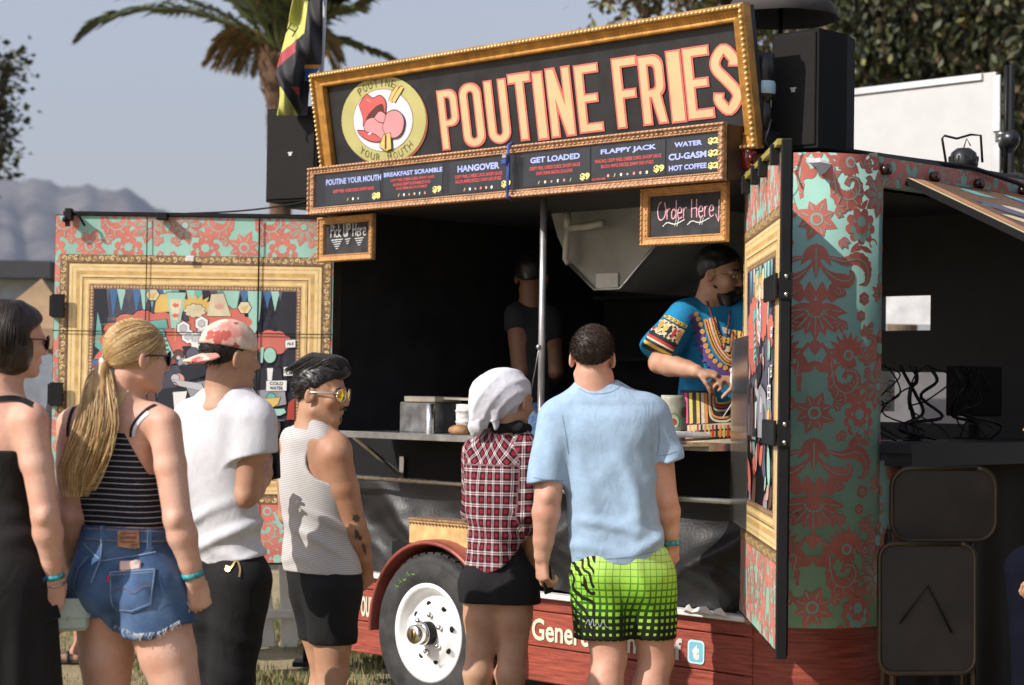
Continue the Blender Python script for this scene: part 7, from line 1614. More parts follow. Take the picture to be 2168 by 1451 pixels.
def turban_woman():
    p = Person('short woman in red checked shirt with a white towel wound round her head', 7.9, 1055, SK_OLIVE); y = R_(22)
    rows = [p.row(926, 1026, 1104, .55, y), p.row(948, 1002, 1116, .62, y), p.row(975, 990, 1122, .66, y), p.row(1020, 985, 1116, .70, y), p.row(1075, 984, 1108, .72, y), p.row(1130, 990, 1108, .74, y), p.row(1175, 986, 1112, .74, y), p.row(1212, 984, 1116, .74, y), p.row(1250, 984, 1118, .74, y)]
    p.add(loft([(z, cx, cy, rx-.018, ry-.018) for z, cx, cy, rx, ry in rows[:-1]]+[p.row(1260, 990, 1120, .72, y, 0, .016), p.row(1290, 1000, 1115, .6, y, 0, .02)], y), 0)
    p.head(p.px(1084, 852, -.01), R_(40), R_(-4), .93, False, 0, p.px(1072, 925), .05)
    Ls, Le, Lw = p.px(1006, 962, .05), p.px(1002, 1085, .14), p.px(1060, 1075, .28); Rs, Re, Rw = p.px(1112, 955, -.04), p.px(1116, 1085, -.05), p.px(1124, 1186, .06)
    p.arm(Ls, Le, Lw, (.045, .036, .023)); p.arm(Rs, Re, Rw, (.045, .036, .023)); p.add(hand_sdf(Rw, p.px(1128, 1240, .1)-Rw, (-.8, .4, 0), (-.2, 1, 0), .6, .85), .012); p.add(hand_sdf(Lw, (.4, .6, .5), (.5, -.3, -.2), (0, 0, 1), .5, .85), .012)
    a0, a1 = p.px(1013, 1500)*Z((1, 0, 0))+Z((0, .02, .085)), p.px(1082, 1500)*Z((1, 0, 0))+Z((0, -.03, .085)); p.leg(p.px(1024, 1240, .01), p.px(1018, 1372, .0), a0, (.088, .056, .060, .038), R_(20)); p.leg(p.px(1088, 1240, -.01), p.px(1086, 1375, -.02), a1, (.088, .056, .060, .038), R_(20)); p.feet([a0, a1], R_(20), SHOE_BK, .23)
    p.hairm = HAIR_DK; p.body((-.3, -.3, 0), (.3, .45, 1.62), .0055); p.eyeballs()
    # wound towel
    C = p.px(1062, 834, -.005); T = [(ell(C, (.114, .128, .104), rotm(R_(40), R_(20))), 0), (cone(p.px(1030, 838, -.055), p.px(1010, 902, -.06), .068, .032), .05), (cone(p.px(1010, 902, -.06), p.px(1004, 920, -.055), .030, .012), .02), (cone(p.px(1046, 872, -.095), p.px(1050, 908, -.085), .022, .010), .012)]
    base = union(T); ax = p.px(1096, 890, -.05)
    def tw(P):
        q = P-ax; r = np.sqrt((q**2).sum(1)); v = np.sin(r*150+2.4*noise3(P*7)+1.5*np.arctan2(q[:, 2], q[:, 0])); return .0085*((.5+.5*v)**2.0-.35)*np.clip(noise3(P*5+4)*1.2+.7, .15, 1)+.0008*noise3(P*110)
    tf = folds(base, tw); tf = lambda P, g=tf: smax(g(P), -ell(p.px(1118, 868, -.02), (.05, .06, .055))(P), .02)
    p.part('towel_turban', tf, C-.24, C+.22, fabric('terry_white', (.70, .71, .77), .95, .04, 80, 350, .6), .0045, None, 1)
    hf = bounded(union([(ell(p.px(1082, 893, .0), (.042, .05, .03)), 0)]), p.px(1082, 893), .1); p.part('hair', hf, p.px(1082, 893)-.08, p.px(1082, 893)+.08, HAIR_DK, .005)
    # flannel shirt
    m = mat('red_check_flannel', (.2, .02, .03), .9, bump=.3, bscale=350, spec=.2); n = NG(m); pu, pv = n.attr('pu'), n.attr('pv'); per = .0465
    wx, wy = n.band(pu, per, 0, .30), n.band(pv, per, 0, .30); rx, ry = n.band(pu, per, .48, .82), n.band(pv, per, .48, .82); tx, ty = n.band(pu, per, .12, .18), n.band(pv, per, .12, .18)
    c = n.mix(n.math('MULTIPLY', rx, ry), n.mix(n.math('MAXIMUM', rx, ry), (.012, .008, .012), (.075, .010, .018)), (.26, .022, .038)); both = n.math('MULTIPLY', wx, wy); one = n.math('MAXIMUM', wx, wy); c = n.mix(one, c, (.33, .235, .245)); c = n.mix(both, c, (.74, .70, .68)); c = n.mix(n.math('MULTIPLY', n.math('MAXIMUM', tx, ty), one), c, (.13, .05, .06)); n.out(c)
    sl = cut(union([(cone(Ls, Le, .058, .050), 0), (cone(Le, Lw, .050, .036), .02)]), Lw, Lw-Le); srr = cut(union([(cone(Rs, Re, .058, .049), 0), (cone(Re, Rw, .049, .036), .02)]), p.px(1123, 1188, .06), p.px(1126, 1200, .06)-p.px(1120, 1160, .02))
    tor = loft(rows, y, 2.3, .04, 0, (.0, .02)); base = union([(tor, 0), (cone(p.px(1028, 940, .0), p.px(1100, 932, -.02), .048, .046), .04), (sl, .03), (srr, .03)])
    fo = lambda P: ridge(P, (1, 0, .2), 44, .008, 1.2, 5, 2)+ridge(P, (.5, 0, 1), 60, .010, 1.2, 6, 5)*bell(P[:, 2], p.px(0, 1120)[2], .10)+ridge(P, (.2, 0, 1), 75, .006, 1, 8, 9)*(P[:, 0] > p.px(1108, 1060)[0])
    f = folds(base, fo); xm = p.px(1000, 1210)[0]; hz = lambda P: p.px(1050, 1211)[2]+.9*np.clip(P[:, 0]-p.px(1030, 1200)[0], 0, 1)**1.0*.95*np.clip((P[:, 0]-p.px(1020, 1200)[0])*6, 0, 1)
    f2 = lambda P: smax(f(P), (hz(P)-P[:, 2])*.75, .004)
    tc_ = p.px(1050, 1050)
    def at_(W):
        ds = [np.abs(g(W.astype(F32))) for g in (tor, sl, srr)]; k = np.argmin(np.stack(ds), 0); u = np.arctan2(W[:, 0]-tc_[0], -(W[:, 1]-tc_[1]))*.135+1; v = W[:, 2].copy(); yk = W[:, 2] > p.px(0, 968)[2]
        u2, v2 = (u+v)*.72+.3, (v-u)*.72; u = np.where(yk & (k == 0), u2, u); v = np.where(yk & (k == 0), v2, v)
        for i, (a, b) in ((1, (Ls, Le)), (2, (Rs, Re))):
            d = (b-a)/np.linalg.norm(b-a); v = np.where(k == i, (W-a)@d+.5, v); u = np.where(k == i, np.arctan2((W-a)[:, 0], -(W-a)[:, 1])*.055+.2, u)
        return dict(pu=u, pv=v)
    p.part('checked_shirt', f2, (-.3, -.3, .7), (.3, .45, 1.4), m, .0055, at_)
    p.part('collar', bounded(folds(union([(cone(p.px(1050, 908, -.05), p.px(1100, 904, -.06), .022, .021), 0), (cone(p.px(1100, 904, -.06), p.px(1118, 908, .0), .021, .018), .02)]), lambda P: .004*noise3(P*40)), p.px(1080, 905), .14), p.px(1080, 905)-.12, p.px(1080, 905)+.12, BLACKCLOTH, .005)
    hips = loft([p.row(1150, 990, 1112, .74, y, 0, .012), p.row(1210, 988, 1118, .74, y, 0, .008), p.row(1245, 987, 1130, .74, y), p.row(1290, 992, 1138, .72, y)], y); s_ = folds(union([(hips, 0), (cone(p.px(1024, 1230, .01), p.px(1020, 1290, .0), .092, .085), .03), (cone(p.px(1092, 1230, -.01), p.px(1098, 1300, -.02), .088, .090), .03), (p.grow(.010), .02)]), lambda P: ridge(P, (1, 0, .2), 45, .006, 1.2, 5, 3)); s_ = cut(cut(s_, p.px(1060, 1276), (0, 0, -1)), p.px(1060, 1150), (0, 0, 1)); p.part('shorts', s_, (-.3, -.3, .5), (.3, .3, .9), BLACKCLOTH, .0055)
turban_woman()

def tank_man():
    p = Person('young man in grey striped tank top and orange mirrored sunglasses looking right', 7.3, 685, SK_TAN); y = R_(32)
    rows = [p.row(892, 640, 704, .6, y), p.row(910, 616, 714, .62, y), p.row(926, 604, 720, .64, y), p.row(950, 597, 722, .66, y), p.row(1000, 592, 732, .70, y), p.row(1060, 596, 732, .74, y), p.row(1115, 605, 738, .76, y), p.row(1165, 603, 750, .76, y), p.row(1213, 603, 764, .74, y), p.row(1250, 604, 766, .74, y)]
    p.add(loft([(z, cx, cy, rx-.010, ry-.010) for z, cx, cy, rx, ry in rows[:-1]]+[p.row(1260, 612, 760, .74, y, 0, .01), p.row(1300, 625, 750, .66, y, 0, .02)], y), 0)
    p.add(cone(p.px(622, 945, .05), p.px(712, 950, -.07), .052, .054), .05)
    p.head(p.px(680, 834, -.02), R_(110), R_(-5), .98, True, R_(0), p.px(668, 915, .0), .056); tz = p.add(cone(p.px(668, 885), p.px(665, 930), .056, .085), .04)
    Rs, Re, Rw = p.px(712, 965, -.09), p.px(752, 1116, -.05), p.px(773, 1196, .06); Ls, Le, Lw = p.px(616, 960, .10), p.px(612, 1090, .18), p.px(660, 1140, .30)
    p.arm(Rs, Re, Rw, (.054, .041, .026)); p.arm(Ls, Le, Lw, (.052, .040, .026)); p.add(hand_sdf(Rw, p.px(779, 1255, .12)-Rw, (-.75, .5, 0), (.3, 1, 0), .75, .95), .012); p.add(hand_sdf(Lw, (.7, .4, -.2), (.2, -.8, 0), (0, 0, 1), .6, .95), .012)
    a0, a1 = p.px(690, 1600)*Z((1, 0, 0))+Z((-.04, .06, .085)), p.px(705, 1600)*Z((1, 0, 0))+Z((0, -.09, .085)); p.leg(p.px(670, 1255, .05), p.px(692, 1425, .07), a0, (.090, .056, .056, .038), R_(35)); p.leg(p.px(705, 1255, -.05), p.px(703, 1425, -.07), a1, (.090, .058, .058, .038), R_(35)); p.feet([a0, a1], R_(35), SHOE_BK)
    p.hairm = HAIR_DK; p.body((-.35, -.4, 0), (.4, .5, 1.66)); p.eyeballs()
    ex = [(ell((0, .033, .094), (.056, .072, .030), np.array(Matrix.Rotation(R_(-8), 3, 'X'))), 0), (ell((0, -.05, .075), (.062, .066, .05)), .03)]
    hc = hair_cap(p, (.006, .008, .012), .78, .012, .003, 70, ex); p.part('hair', hc, p.hp-.19, p.hp+.2, HAIR_DK, .005, slack=.03); tufts(p, hc, 1500, .016, HAIR_DK, .78, .014, .5)
    r = np.random.default_rng(8); P_ = []
    for i in range(1700):
        x = (r.random()-.5)*.11; y0 = .09-.105*r.random(); lf = .022*r.random(); q = [Z((x, y0, .098+.3*lf)), Z((x*1.10, y0-.03, .128+lf-.25*abs(x))), Z((x*1.2, y0-.08, .112+.7*lf-.45*abs(x))), Z((x*1.25, y0-.115, .088+.6*lf-.5*abs(x)))]; P_.append(smooth_path(q, 9)@p.hR.T+p.hp+p.o)
    strands(P_, .0013, .0006).build('hair_quiff', HAIR_DK, p.root)
    gl = mat('mirror_orange', (.95, .42, .03), .08, .9, var=.05, col2=(.85, .75, .05), vscale=45); sunglasses(p, mat('silver_frame', (.72, .70, .68), .25, .9, var=.05), gl, r=.024)
    sb = mat('stubble', (.09, .055, .04), .7); M = p.hm(); mb = MB(M); mb.tube([(-.026, .092, -.055), (-.012, .1015, -.0475), (0, .1035, -.046), (.012, .1015, -.0475), (.026, .092, -.055)], [.001, .0028, .0028, .0028, .001], 6); mb.build('moustache', HAIR_DK, p.root); mb = MB(M); mb.ball((0, .087, -.090), (.011, .006, .012), 10, 6); mb.build('chin_beard', sb, p.root)
    # tank top with deep armholes
    m = mat('fine_stripe_jersey', (.6, .6, .6), .9, spec=.2, bump=.2, bscale=500); n = NG(m); pv = n.attr('pv'); b = n.band(pv, .0066, 0, .42); n.out(n.mix(b, (.58, .565, .555), (.34, .32, .315)))
    tor = loft(rows, y, 2.2, .03, .006, (0, .02)); st1 = cone(p.px(640, 925, .05), p.px(645, 900, .04), .034, .026); st2 = cone(p.px(678, 925, -.05), p.px(684, 902, -.045), .034, .024)
    zc = p.px(0, 1120)[2]; fo = lambda P: ridge(P, (.55, 0, 1), 66, .013, 1.2, 6, 1)*bell(P[:, 2], zc, .085)+ridge(P, (-.3, 0, 1), 80, .010, 1, 6, 3)*bell(P[:, 2], zc-.15, .05)+ridge(P, (1, 0, .3), 40, .006, 1.2, 5, 5)
    hc_ = p.px(714, 974); hx, hz_ = 60*p.k, 47*p.k
    base = folds(union([(tor, 0), (st1, .02), (st2, .02), (cone(p.px(618, 932, .04), p.px(690, 925, -.03), .040, .034), .03), (lambda P: tz(P)-.009, .02)]), fo); nk = ell(p.px(662, 880, .0), (.046, .07, .054))
    hole = lambda P: (np.sqrt((np.minimum(P[:, 0]-hc_[0], 0)/hx)**2+((P[:, 2]-hc_[2])/hz_)**2+1e-9)-1)*hx+np.where(P[:, 2] < hc_[2], -.35*np.clip(P[:, 0]-hc_[0], 0, .1), 0)
    f = lambda P: smax(smax(base(P), -hole(P), .006), -nk(P), .006); f = cut(f, p.px(685, 1211), (-.02, 0, -1), .004)
    p.part('tank_top', f, (-.3, -.35, .7), (.3, .35, 1.45), m, .005, lambda W: dict(pu=W[:, 0].copy(), pv=W[:, 2]+.02*np.sin(W[:, 0]*9)))
    hips = loft([p.row(1190, 606, 762, .74, y, 0, .006), p.row(1240, 612, 766, .76, y), p.row(1290, 626, 760, .74, y)], y); s_ = folds(union([(hips, 0), (cone(p.px(676, 1255, .05), p.px(695, 1380, .06), .098, .072), .03), (cone(p.px(702, 1255, -.05), p.px(704, 1380, -.06), .098, .072), .03), (p.grow(.010), .02)]), lambda P: ridge(P, (1, 0, .3), 42, .007, 1.2, 5, 3)); s_ = cut(cut(s_, p.px(700, 1358), (0, 0, -1)), p.px(700, 1185), (0, 0, 1)); p.part('shorts', s_, (-.3, -.3, .3), (.3, .3, .9), BLACKCLOTH, .0055)
    ink = mat('tattoo_ink', (.10, .07, .065), .6); fb = p.f; p.decal('tattoo', fb, [(lobed(754, 1098, 9, 6, .4, 4, .3), ink), (petal(752, 1120, 1.2, 26, 9), ink), (circle(762, 1140, 5, 10), ink), (petal(757, 1128, 1.9, 16, 6), ink), (petal(768, 1150, 1.3, 26, 8), ink)], off=.0012, cell=5)
tank_man()

def cap_guy():
    p = Person('man in a plain white T-shirt and black jeans wearing a pink patterned cap backwards', 6.8, 480, SK_OLIVE); y = R_(28)
    rows = [p.row(842, 430, 520, .6, y), p.row(862, 404, 544, .62, y), p.row(890, 388, 552, .66, y), p.row(960, 376, 549, .70, y), p.row(1040, 384, 548, .72, y), p.row(1100, 394, 552, .74, y), p.row(1165, 408, 560, .74, y), p.row(1202, 414, 562, .74, y), p.row(1245, 414, 562, .74, y)]
    p.add(loft([(z, cx, cy, rx-.022, ry-.02) for z, cx, cy, rx, ry in rows[:-1]]+[p.row(1250, 412, 556, .72, y, 0, .014)], y), 0); p.add(cone(p.px(410, 885, .05), p.px(535, 885, -.05), .06, .06), .05)
    p.head(p.px(487, 757, 0), R_(57), R_(-2), .98, True, 0, p.px(478, 838, .0), .058); p.add(cone(p.px(478, 820), p.px(475, 862), .058, .09), .04)
    Rs, Re, Rw = p.px(540, 895, -.07), p.px(521, 1048, -.09), p.px(562, 1003, .12); Ls, Le, Lw = p.px(408, 895, .07), p.px(392, 1050, .12), p.px(470, 1020, .28)
    p.arm(Rs, Re, Rw, (.056, .042, .027)); p.arm(Ls, Le, Lw, (.056, .042, .027)); p.add(hand_sdf(Rw, p.px(572, 975, .2)-Rw, (-.8, .2, .3), (0, 0, 1), .8, .95), .012); p.add(hand_sdf(Lw, (.7, .5, .2), (.2, -.5, .5), (0, 0, 1), .7, .95), .012)
    a0, a1 = p.px(470, 1600)*Z((1, 0, 0))+Z((-.1, .08, .085)), p.px(485, 1600)*Z((1, 0, 0))+Z((.05, -.05, .085)); p.leg(p.px(445, 1230, .03), p.px(462, 1440, .05), a0, (.095, .062, .060, .042)); p.leg(p.px(512, 1230, -.04), p.px(490, 1440, -.03), a1, (.095, .062, .060, .042)); p.feet([a0, a1], R_(30), SHOE_BK)
    p.hairm = HAIR_DK; p.body((-.35, -.35, 0), (.35, .5, 1.75)); p.eyeballs()
    hc = hair_cap(p, (.004, .004, .004), .85, .004, .001, 80); p.part('hair', hc, p.hp-.16, p.hp+.16, HAIR_DK, .005, slack=.03); tufts(p, hc, 900, .010, HAIR_DK, .85, .004, .6)
    # cap worn backwards
    m = mat('cap_print', (.6, .3, .28), .85, bump=.3, bscale=300); n = NG(m); a = n.noise(11., det=3); b = n.noise(26., det=3); c = n.ramp(a, (.40, (.66, .27, .22)), (.52, (.72, .40, .33)), (.60, (.66, .55, .40))); c2 = n.mix(n.math('GREATER_THAN', b, .56), c, (.72, .60, .47)); n.out(n.mix(n.math('GREATER_THAN', n.noise(17.), .61), c2, (.48, .10, .08)))
    R = Z(p.hR, F32); hp = Z(p.hp, F32); crown = ell((0, -.008, .040), (.086, .104, .092)); 
    def cap(P): q = (P-hp)@R; d = smax(crown(q), (.030+.14*q[:, 1]*-1-.02*0-q[:, 2]+.02*q[:, 1])*1.0, .006); return d-.0012*np.abs(np.sin(np.arctan2(q[:, 0], q[:, 1])*3))**12
    def brim(P):
        q = (P-hp)@R; cz = .012+.42*(q[:, 1]+.085)+3.2*q[:, 0]**2*-1; e = np.sqrt((q[:, 0]/.080)**2+((q[:, 1]+.085)/.082)**2+1e-9)-1; return smax(smax(e*.07, np.abs(q[:, 2]-cz)-.0042, .003), q[:, 1]+.072, .003)
    p.part('cap', bounded(cap, hp, .22), p.hp-.2, p.hp+.2, m, .005, slack=.03); p.part('cap_brim', bounded(brim, hp-R[:, 1]*.1, .2), p.hp-.26, p.hp+.26, m, .0035, slack=.03)
    p.decal('cap_tag', bounded(cap, hp, .22), [([(434, 738), (453, 737), (455, 755), (436, 756)], M_BLACK), ([(438, 742), (450, 741), (451, 743), (438, 744)], mat('tag_brown', (.12, .06, .03), .7)), ([(438, 748), (451, 747), (451, 749), (439, 750)], MATS['tag_brown'])], off=.004)
    # tee
    w_ = fabric('tee_white', (.60, .60, .63), .9, .03, 30, 500, .25); sl = cut(union([(cone(Rs, Re, .078, .074), 0)]), p.px(532, 962, -.08), p.px(533, 985, -.085)-p.px(545, 925, -.07)); s2 = cut(cone(Ls, Le, .076, .07), p.px(399, 975, .1), Le-Ls)
    sl = cut(union([(cone(Rs, p.px(533, 990, -.08), .072, .085), 0)]), p.px(533, 966, -.08), Z((.22, .0, -1.)))
    zc = p.px(0, 1120)[2]; base = union([(loft(rows, y, 2.3, .05, 0, (.006, .02)), 0), (cone(p.px(415, 882, .05), p.px(535, 882, -.05), .066, .066), .05), (cone(p.px(455, 858, .0), p.px(500, 858, -.02), .06, .06), .05), (sl, .03), (s2, .03)])
    fo = lambda P: ridge(P, (-.42, 0, 1), 56, .016, 1.0, 5, 1)*bell(P[:, 2], zc-.01, .10)+ridge(P, (1, 0, .25), 36, .011, 1.3, 4.5, 3)*bell(P[:, 2], zc+.2, .16)+ridge(P, (.4, 0, 1), 50, .010, 1, 5, 8)*bell(P[:, 2], zc-.10, .06)+.003*noise3(P*9)
    nk = ell(p.px(487, 800, .0), (.072, .075, .076)); f = lambda P, g=folds(base, fo): smax(g(P), -nk(P), .006); f = cut(f, p.px(490, 1186), (.17, 0, -1), .004); p.part('t_shirt', f, (-.35, -.32, .7), (.35, .35, 1.5), w_, .005)
    hips = loft([p.row(1150, 416, 552, .72, y, 0, .01), p.row(1210, 414, 558, .74, y, 0, .006), p.row(1260, 408, 556, .72, y)], y); j = folds(union([(hips, 0), (cone(p.px(446, 1230, .03), p.px(462, 1440, .05), .105, .078), .03), (cone(p.px(512, 1230, -.04), p.px(489, 1440, -.03), .105, .078), .03), (cone(p.px(462, 1440, .05), a0+EZ*.02, .078, .062), .01), (cone(p.px(489, 1440, -.03), a1+EZ*.02, .078, .062), .01)]), lambda P: ridge(P, (.3, 0, 1), 40, .009, 1.4, 6, 3)); j = cut(cut(j, p.px(480, 1150), (0, 0, 1)), (0, 0, .06), (0, 0, -1)); p.part('jeans', j, (-.4, -.35, .03), (.35, .35, .95), BLACKCLOTH, .0065)
    br = mat('chain_brass', (.45, .32, .12), .35, .8); p.decal('key_chain', j, [(ribbon(smooth_path([(478, 1198), (486, 1204), (492, 1198), (501, 1186), (508, 1204), (506, 1222)], 30), 4), br), (circle(482, 1205, 6, 10), br)], off=.006, cell=6)
    ph = p.px(573, 972, .18)+p.o; t = phone('black phone raised by the man in the white T-shirt', ph, (.8, -.5, .2), (.15, .1, 1), None, (.075, .02, .15))
cap_guy()

def ponytail_woman():
    p = Person('young woman with long blond ponytail, striped crop top and cut-off denim shorts', 6.15, 270, SK_PINK); y = R_(18); X1 = Z((1, 0, 0))
    rows = [p.row(850, 205, 300, .55, y), p.row(872, 178, 322, .58, y), p.row(905, 158, 336, .62, y), p.row(950, 152, 334, .66, y), p.row(1000, 162, 334, .70, y), p.row(1060, 176, 340, .70, y), p.row(1110, 182, 350, .70, y), p.row(1150, 174, 366, .72, y), p.row(1200, 163, 378, .74, y), p.row(1250, 155, 382, .74, y), p.row(1290, 160, 378, .68, y)]
    p.add(loft(rows, y), 0); p.add(cone(p.px(178, 888, .04), p.px(325, 885, -.06), .046, .048), .05)
    p.head(p.px(290, 757, -.02), R_(56), R_(-3), .95, False, 0, p.px(262, 838, .0), .049); p.add(cone(p.px(262, 825), p.px(252, 875), .05, .085), .04)
    Rs, Re, Rw = p.px(349, 898, -.09), p.px(376, 1098, -.13), p.px(412, 1228, -.09); Ls, Le, Lw = p.px(152, 898, .05), p.px(150, 1090, .0), p.px(160, 1215, .10)
    p.arm(Rs, Re, Rw, (.050, .043, .026)); p.arm(Ls, Le, Lw, (.048, .041, .026)); p.add(hand_sdf(Rw, p.px(428, 1300, -.06)-Rw, (-.55, .8, .1), (.6, .6, .2), 1.25, .95, .8), .012); p.add(hand_sdf(Lw, p.px(166, 1290, .14)-Lw, (.8, .4, 0), (.2, 1, 0), .6, .92), .012)
    a0, a1 = p.px(225, 1830)*X1+Z((-.02, .10, .085)), p.px(395, 1830)*X1+Z((.06, -.16, .085)); p.leg(p.px(222, 1260, .03), p.px(228, 1520, .06), a0, (.098, .062, .060, .040), R_(15)); p.leg(p.px(322, 1260, -.05), p.px(388, 1510, -.10), a1, (.104, .064, .060, .040), R_(25)); p.feet([a0, a1], R_(18), SHOE_WH, .24)
    p.body((-.4, -.4, 0), (.45, .4, 1.74), .0045)
    # hair: cap, combed strands, tie, tail
    hc = hair_cap(p, (.007, .007, .008), .62, .006, .0008, 50); p.part('hair', hc, p.hp-.16, p.hp+.16, HAIR_BL, .005, slack=.03)
    R, hp, s = p.hR, p.hp, p.hs; tie = p.px(219, 770, -.055); tl = R.T@(tie-hp); r = np.random.default_rng(21); C = Z((0, -.012, .033))*s; A = Z((.084, .103, .093))*s
    td = (tl-C)/A; td /= np.linalg.norm(td); paths = []
    hl = hairline(.62, .006*s)
    for i in range(5200):
        d = r.normal(size=3); d /= np.linalg.norm(d); q0 = C+d*A
        if hl(q0[None])[0] > -.002: continue
        w_ = np.arccos(np.clip(d@td, -1, 1)); pts = []
        for t in np.linspace(0, 1, 9):
            v = (np.sin((1-t)*w_)*d+np.sin(t*w_)*td)/(np.sin(w_)+1e-6); k = 1.0+.016*math.sin(PI*t)+.004*math.sin(i+4*t)+.012*(r.random()-.5)*(1-t); pts.append(C+v/np.linalg.norm(v)*A*k)
        pts[-1] = tl+(r.random(3)-.5)*.022; paths.append(Z(pts)@R.T+hp+p.o)
        if len(paths) >= 900: break
    h = len(paths)//2; strands(paths[:h], .0015, .0010).build('combed_hair', HAIR_BL, p.root); strands(paths[h:], .0013, .0009).build('combed_hair', HAIR_BL2, p.root)
    for nm, m_, sd_, n_, r0 in (('ponytail', HAIR_BL, 3, 330, .0022), ('ponytail', HAIR_BL2, 4, 260, .0018)):
        r = np.random.default_rng(sd_); L = []
        for i in range(n_):
            a = r.normal()*.42; b = r.normal()*.35; e = .68+.34*r.random(); ph_ = r.random()*6; cl = round(a*4)/4+.06*r.normal()
            ctl = [(219, 771, -.055, 4), (212, 800, -.075, 22), (209, 850, -.115, 34), (203, 900, -.135, 42), (188, 950, -.14, 46), (172, 1000, -.135, 44), (163, 1052, -.125, 28)]; pts = []
            for j, (u, v, dy, hw) in enumerate(ctl): pts.append(p.px(u+np.clip(.6*a+.5*cl, -1.05, 1.05)*hw+4*math.sin(ph_+j*1.4), v, dy+b*hw*p.k*.45)+p.o)
            P_ = smooth_path(pts, 26); L.append(P_[:max(6, int(26*e))])
        strands(L, r0, .0009, 4).build(nm, m_, p.root)
    core = union([(cone(tie, p.px(210, 830, -.085), .020, .030), 0), (cone(p.px(210, 830, -.085), p.px(195, 930, -.115), .030, .036), .01), (cone(p.px(195, 930, -.115), p.px(172, 1010, -.115), .036, .014), .01)]); p.part('ponytail_core', folds(core, lambda P: .003*noise3(P*Z([60, 60, 9], F32))), (-.3, -.3, 1.0), (.1, .1, 1.6), HAIR_BL, .006)
    mb = MB(frame(tie+p.o, (.6, .2, -.75), (.75, .0, .65))); mb.lathe([(.013, -.008), (.019, -.006), (.020, 0), (.019, .006), (.013, .008)], 18, 0, True, np.array(Matrix.Rotation(R_(20), 4, 'Y'))); mb.build('hair_tie', mat('tie_white', (.7, .7, .7), .6), p.root)
    L = []; r = np.random.default_rng(17)
    for i in range(70): d = r.normal(size=3); d[2] = abs(d[2]); d /= np.linalg.norm(d); q = C+d*A*1.0; L.append((smooth_path([q, q*1.06+Z((0, -.012, .004)), q*1.09+Z((r.normal()*.01, -.035, -.004))], 7))@R.T+hp+p.o)
    strands(L, .0006, .0003, 3).build('flyaway_hair', HAIR_BL2, p.root)
    # loose lock behind the ear
    L = []; r = np.random.default_rng(6)
    for i in range(46): dx = r.normal()*7; L.append(smooth_path([p.px(258+dx, 790, -.06)+p.o, p.px(262+dx*1.2, 812, -.06)+p.o, p.px(252+dx, 838, -.07)+p.o, p.px(240+dx, 862, -.085)+p.o], 9))
    strands(L, .0018, .0008).build('loose_hair', HAIR_BL2, p.root)
    dk = mat('shades_dark', (.03, .018, .012), .2, var=.3); sunglasses(p, dk, mat('lens_dark', (.01, .008, .008), .08, var=.1), r=.024)
    # striped crop top
    m = mat('black_white_stripe', (.02, .02, .03), .9, spec=.2, bump=.25, bscale=500); n = NG(m); pv = n.attr('pv'); b = n.band(pv, .0172, 0, .13); n.out(n.mix(b, (.014, .014, .019), (.46, .46, .52)))
    tor = loft(rows, y, 2.4, .03, .007); f0 = folds(tor, lambda P: .0025*noise3(P*Z([14, 12, 12], F32)+2)+.0022*np.sin((P[:, 2]+.25*P[:, 0])*85+3*noise3(P*8))*np.exp(-((P[:, 2]-p.px(0, 1085)[2])/.05)**2))
    zt = p.px(248, 914)[2]; xc = p.px(248, 914)[0]
    def ft(P): top = zt-.02*np.abs(P[:, 0]-xc)*2-np.minimum(1.75*np.clip(P[:, 0]-p.px(276, 930)[0], 0, 1), .125)-np.minimum(1.3*np.clip(p.px(160, 930)[0]-P[:, 0], 0, 1), .06); top = np.where(P[:, 1] > .02, top+.02, top); return smax(f0(P), (P[:, 2]-top)*.6, .003)
    f = cut(ft, p.px(265, 1112), (.0, 0, -1), .004); p.part('crop_top', f, (-.32, -.3, 1.0), (.25, .3, 1.5), m, .005, lambda W: dict(pu=W[:, 0].copy(), pv=W[:, 2]-.05*W[:, 0]+.006*np.sin(W[:, 0]*14)))
    bk = BLACKCLOTH; p.decal('strap', union([(p.f, 0)]), [(ribbon(smooth_path([(276, 926), (279, 905), (292, 884), (311, 866), (328, 857), (336, 853)], 20), 5.5), bk)], off=.004, cell=12); p.decal('strap', p.f, [(ribbon(smooth_path([(143, 925), (144, 900), (150, 875), (158, 860), (164, 855)], 16), 6), bk)], off=.004, cell=12)
    p.decal('bra_strap', p.f, [(ribbon(smooth_path([(281, 925), (286, 904), (299, 886), (314, 873)], 16), 8), mat('strap_white', (.62, .64, .72), .8))], off=.0028, cell=12)
    p.decal('binding', f, [(ribbon(smooth_path([(276, 922), (285, 944), (299, 966), (318, 983), (338, 992)], 24), 5), bk)], off=.004, cell=12)
    # denim shorts
    dm = mat('denim', (.06, .12, .24), .9, bump=.35, bscale=420, spec=.2); n = NG(dm); a = n.noise(7., det=5); b = n.noise(160., det=2); c = n.ramp(a, (.3, (.014, .036, .10)), (.5, (.045, .095, .205)), (.72, (.12, .20, .34))); n.out(n.mix(n.math('MULTIPLY', b, .25), c, (.18, .25, .36))); lt = mat('denim_pale', (.20, .29, .42), .9, var=.2, vscale=30); sthr = mat('denim_thread', (.30, .25, .20), .9)
    yv = y; hips = loft([p.row(1100, 184, 350, .72, yv), p.row(1150, 173, 366, .74, yv), p.row(1200, 160, 380, .76, yv), p.row(1250, 150, 386, .76, yv), p.row(1285, 154, 382, .70, yv)], yv, 2.4, .03, .008)
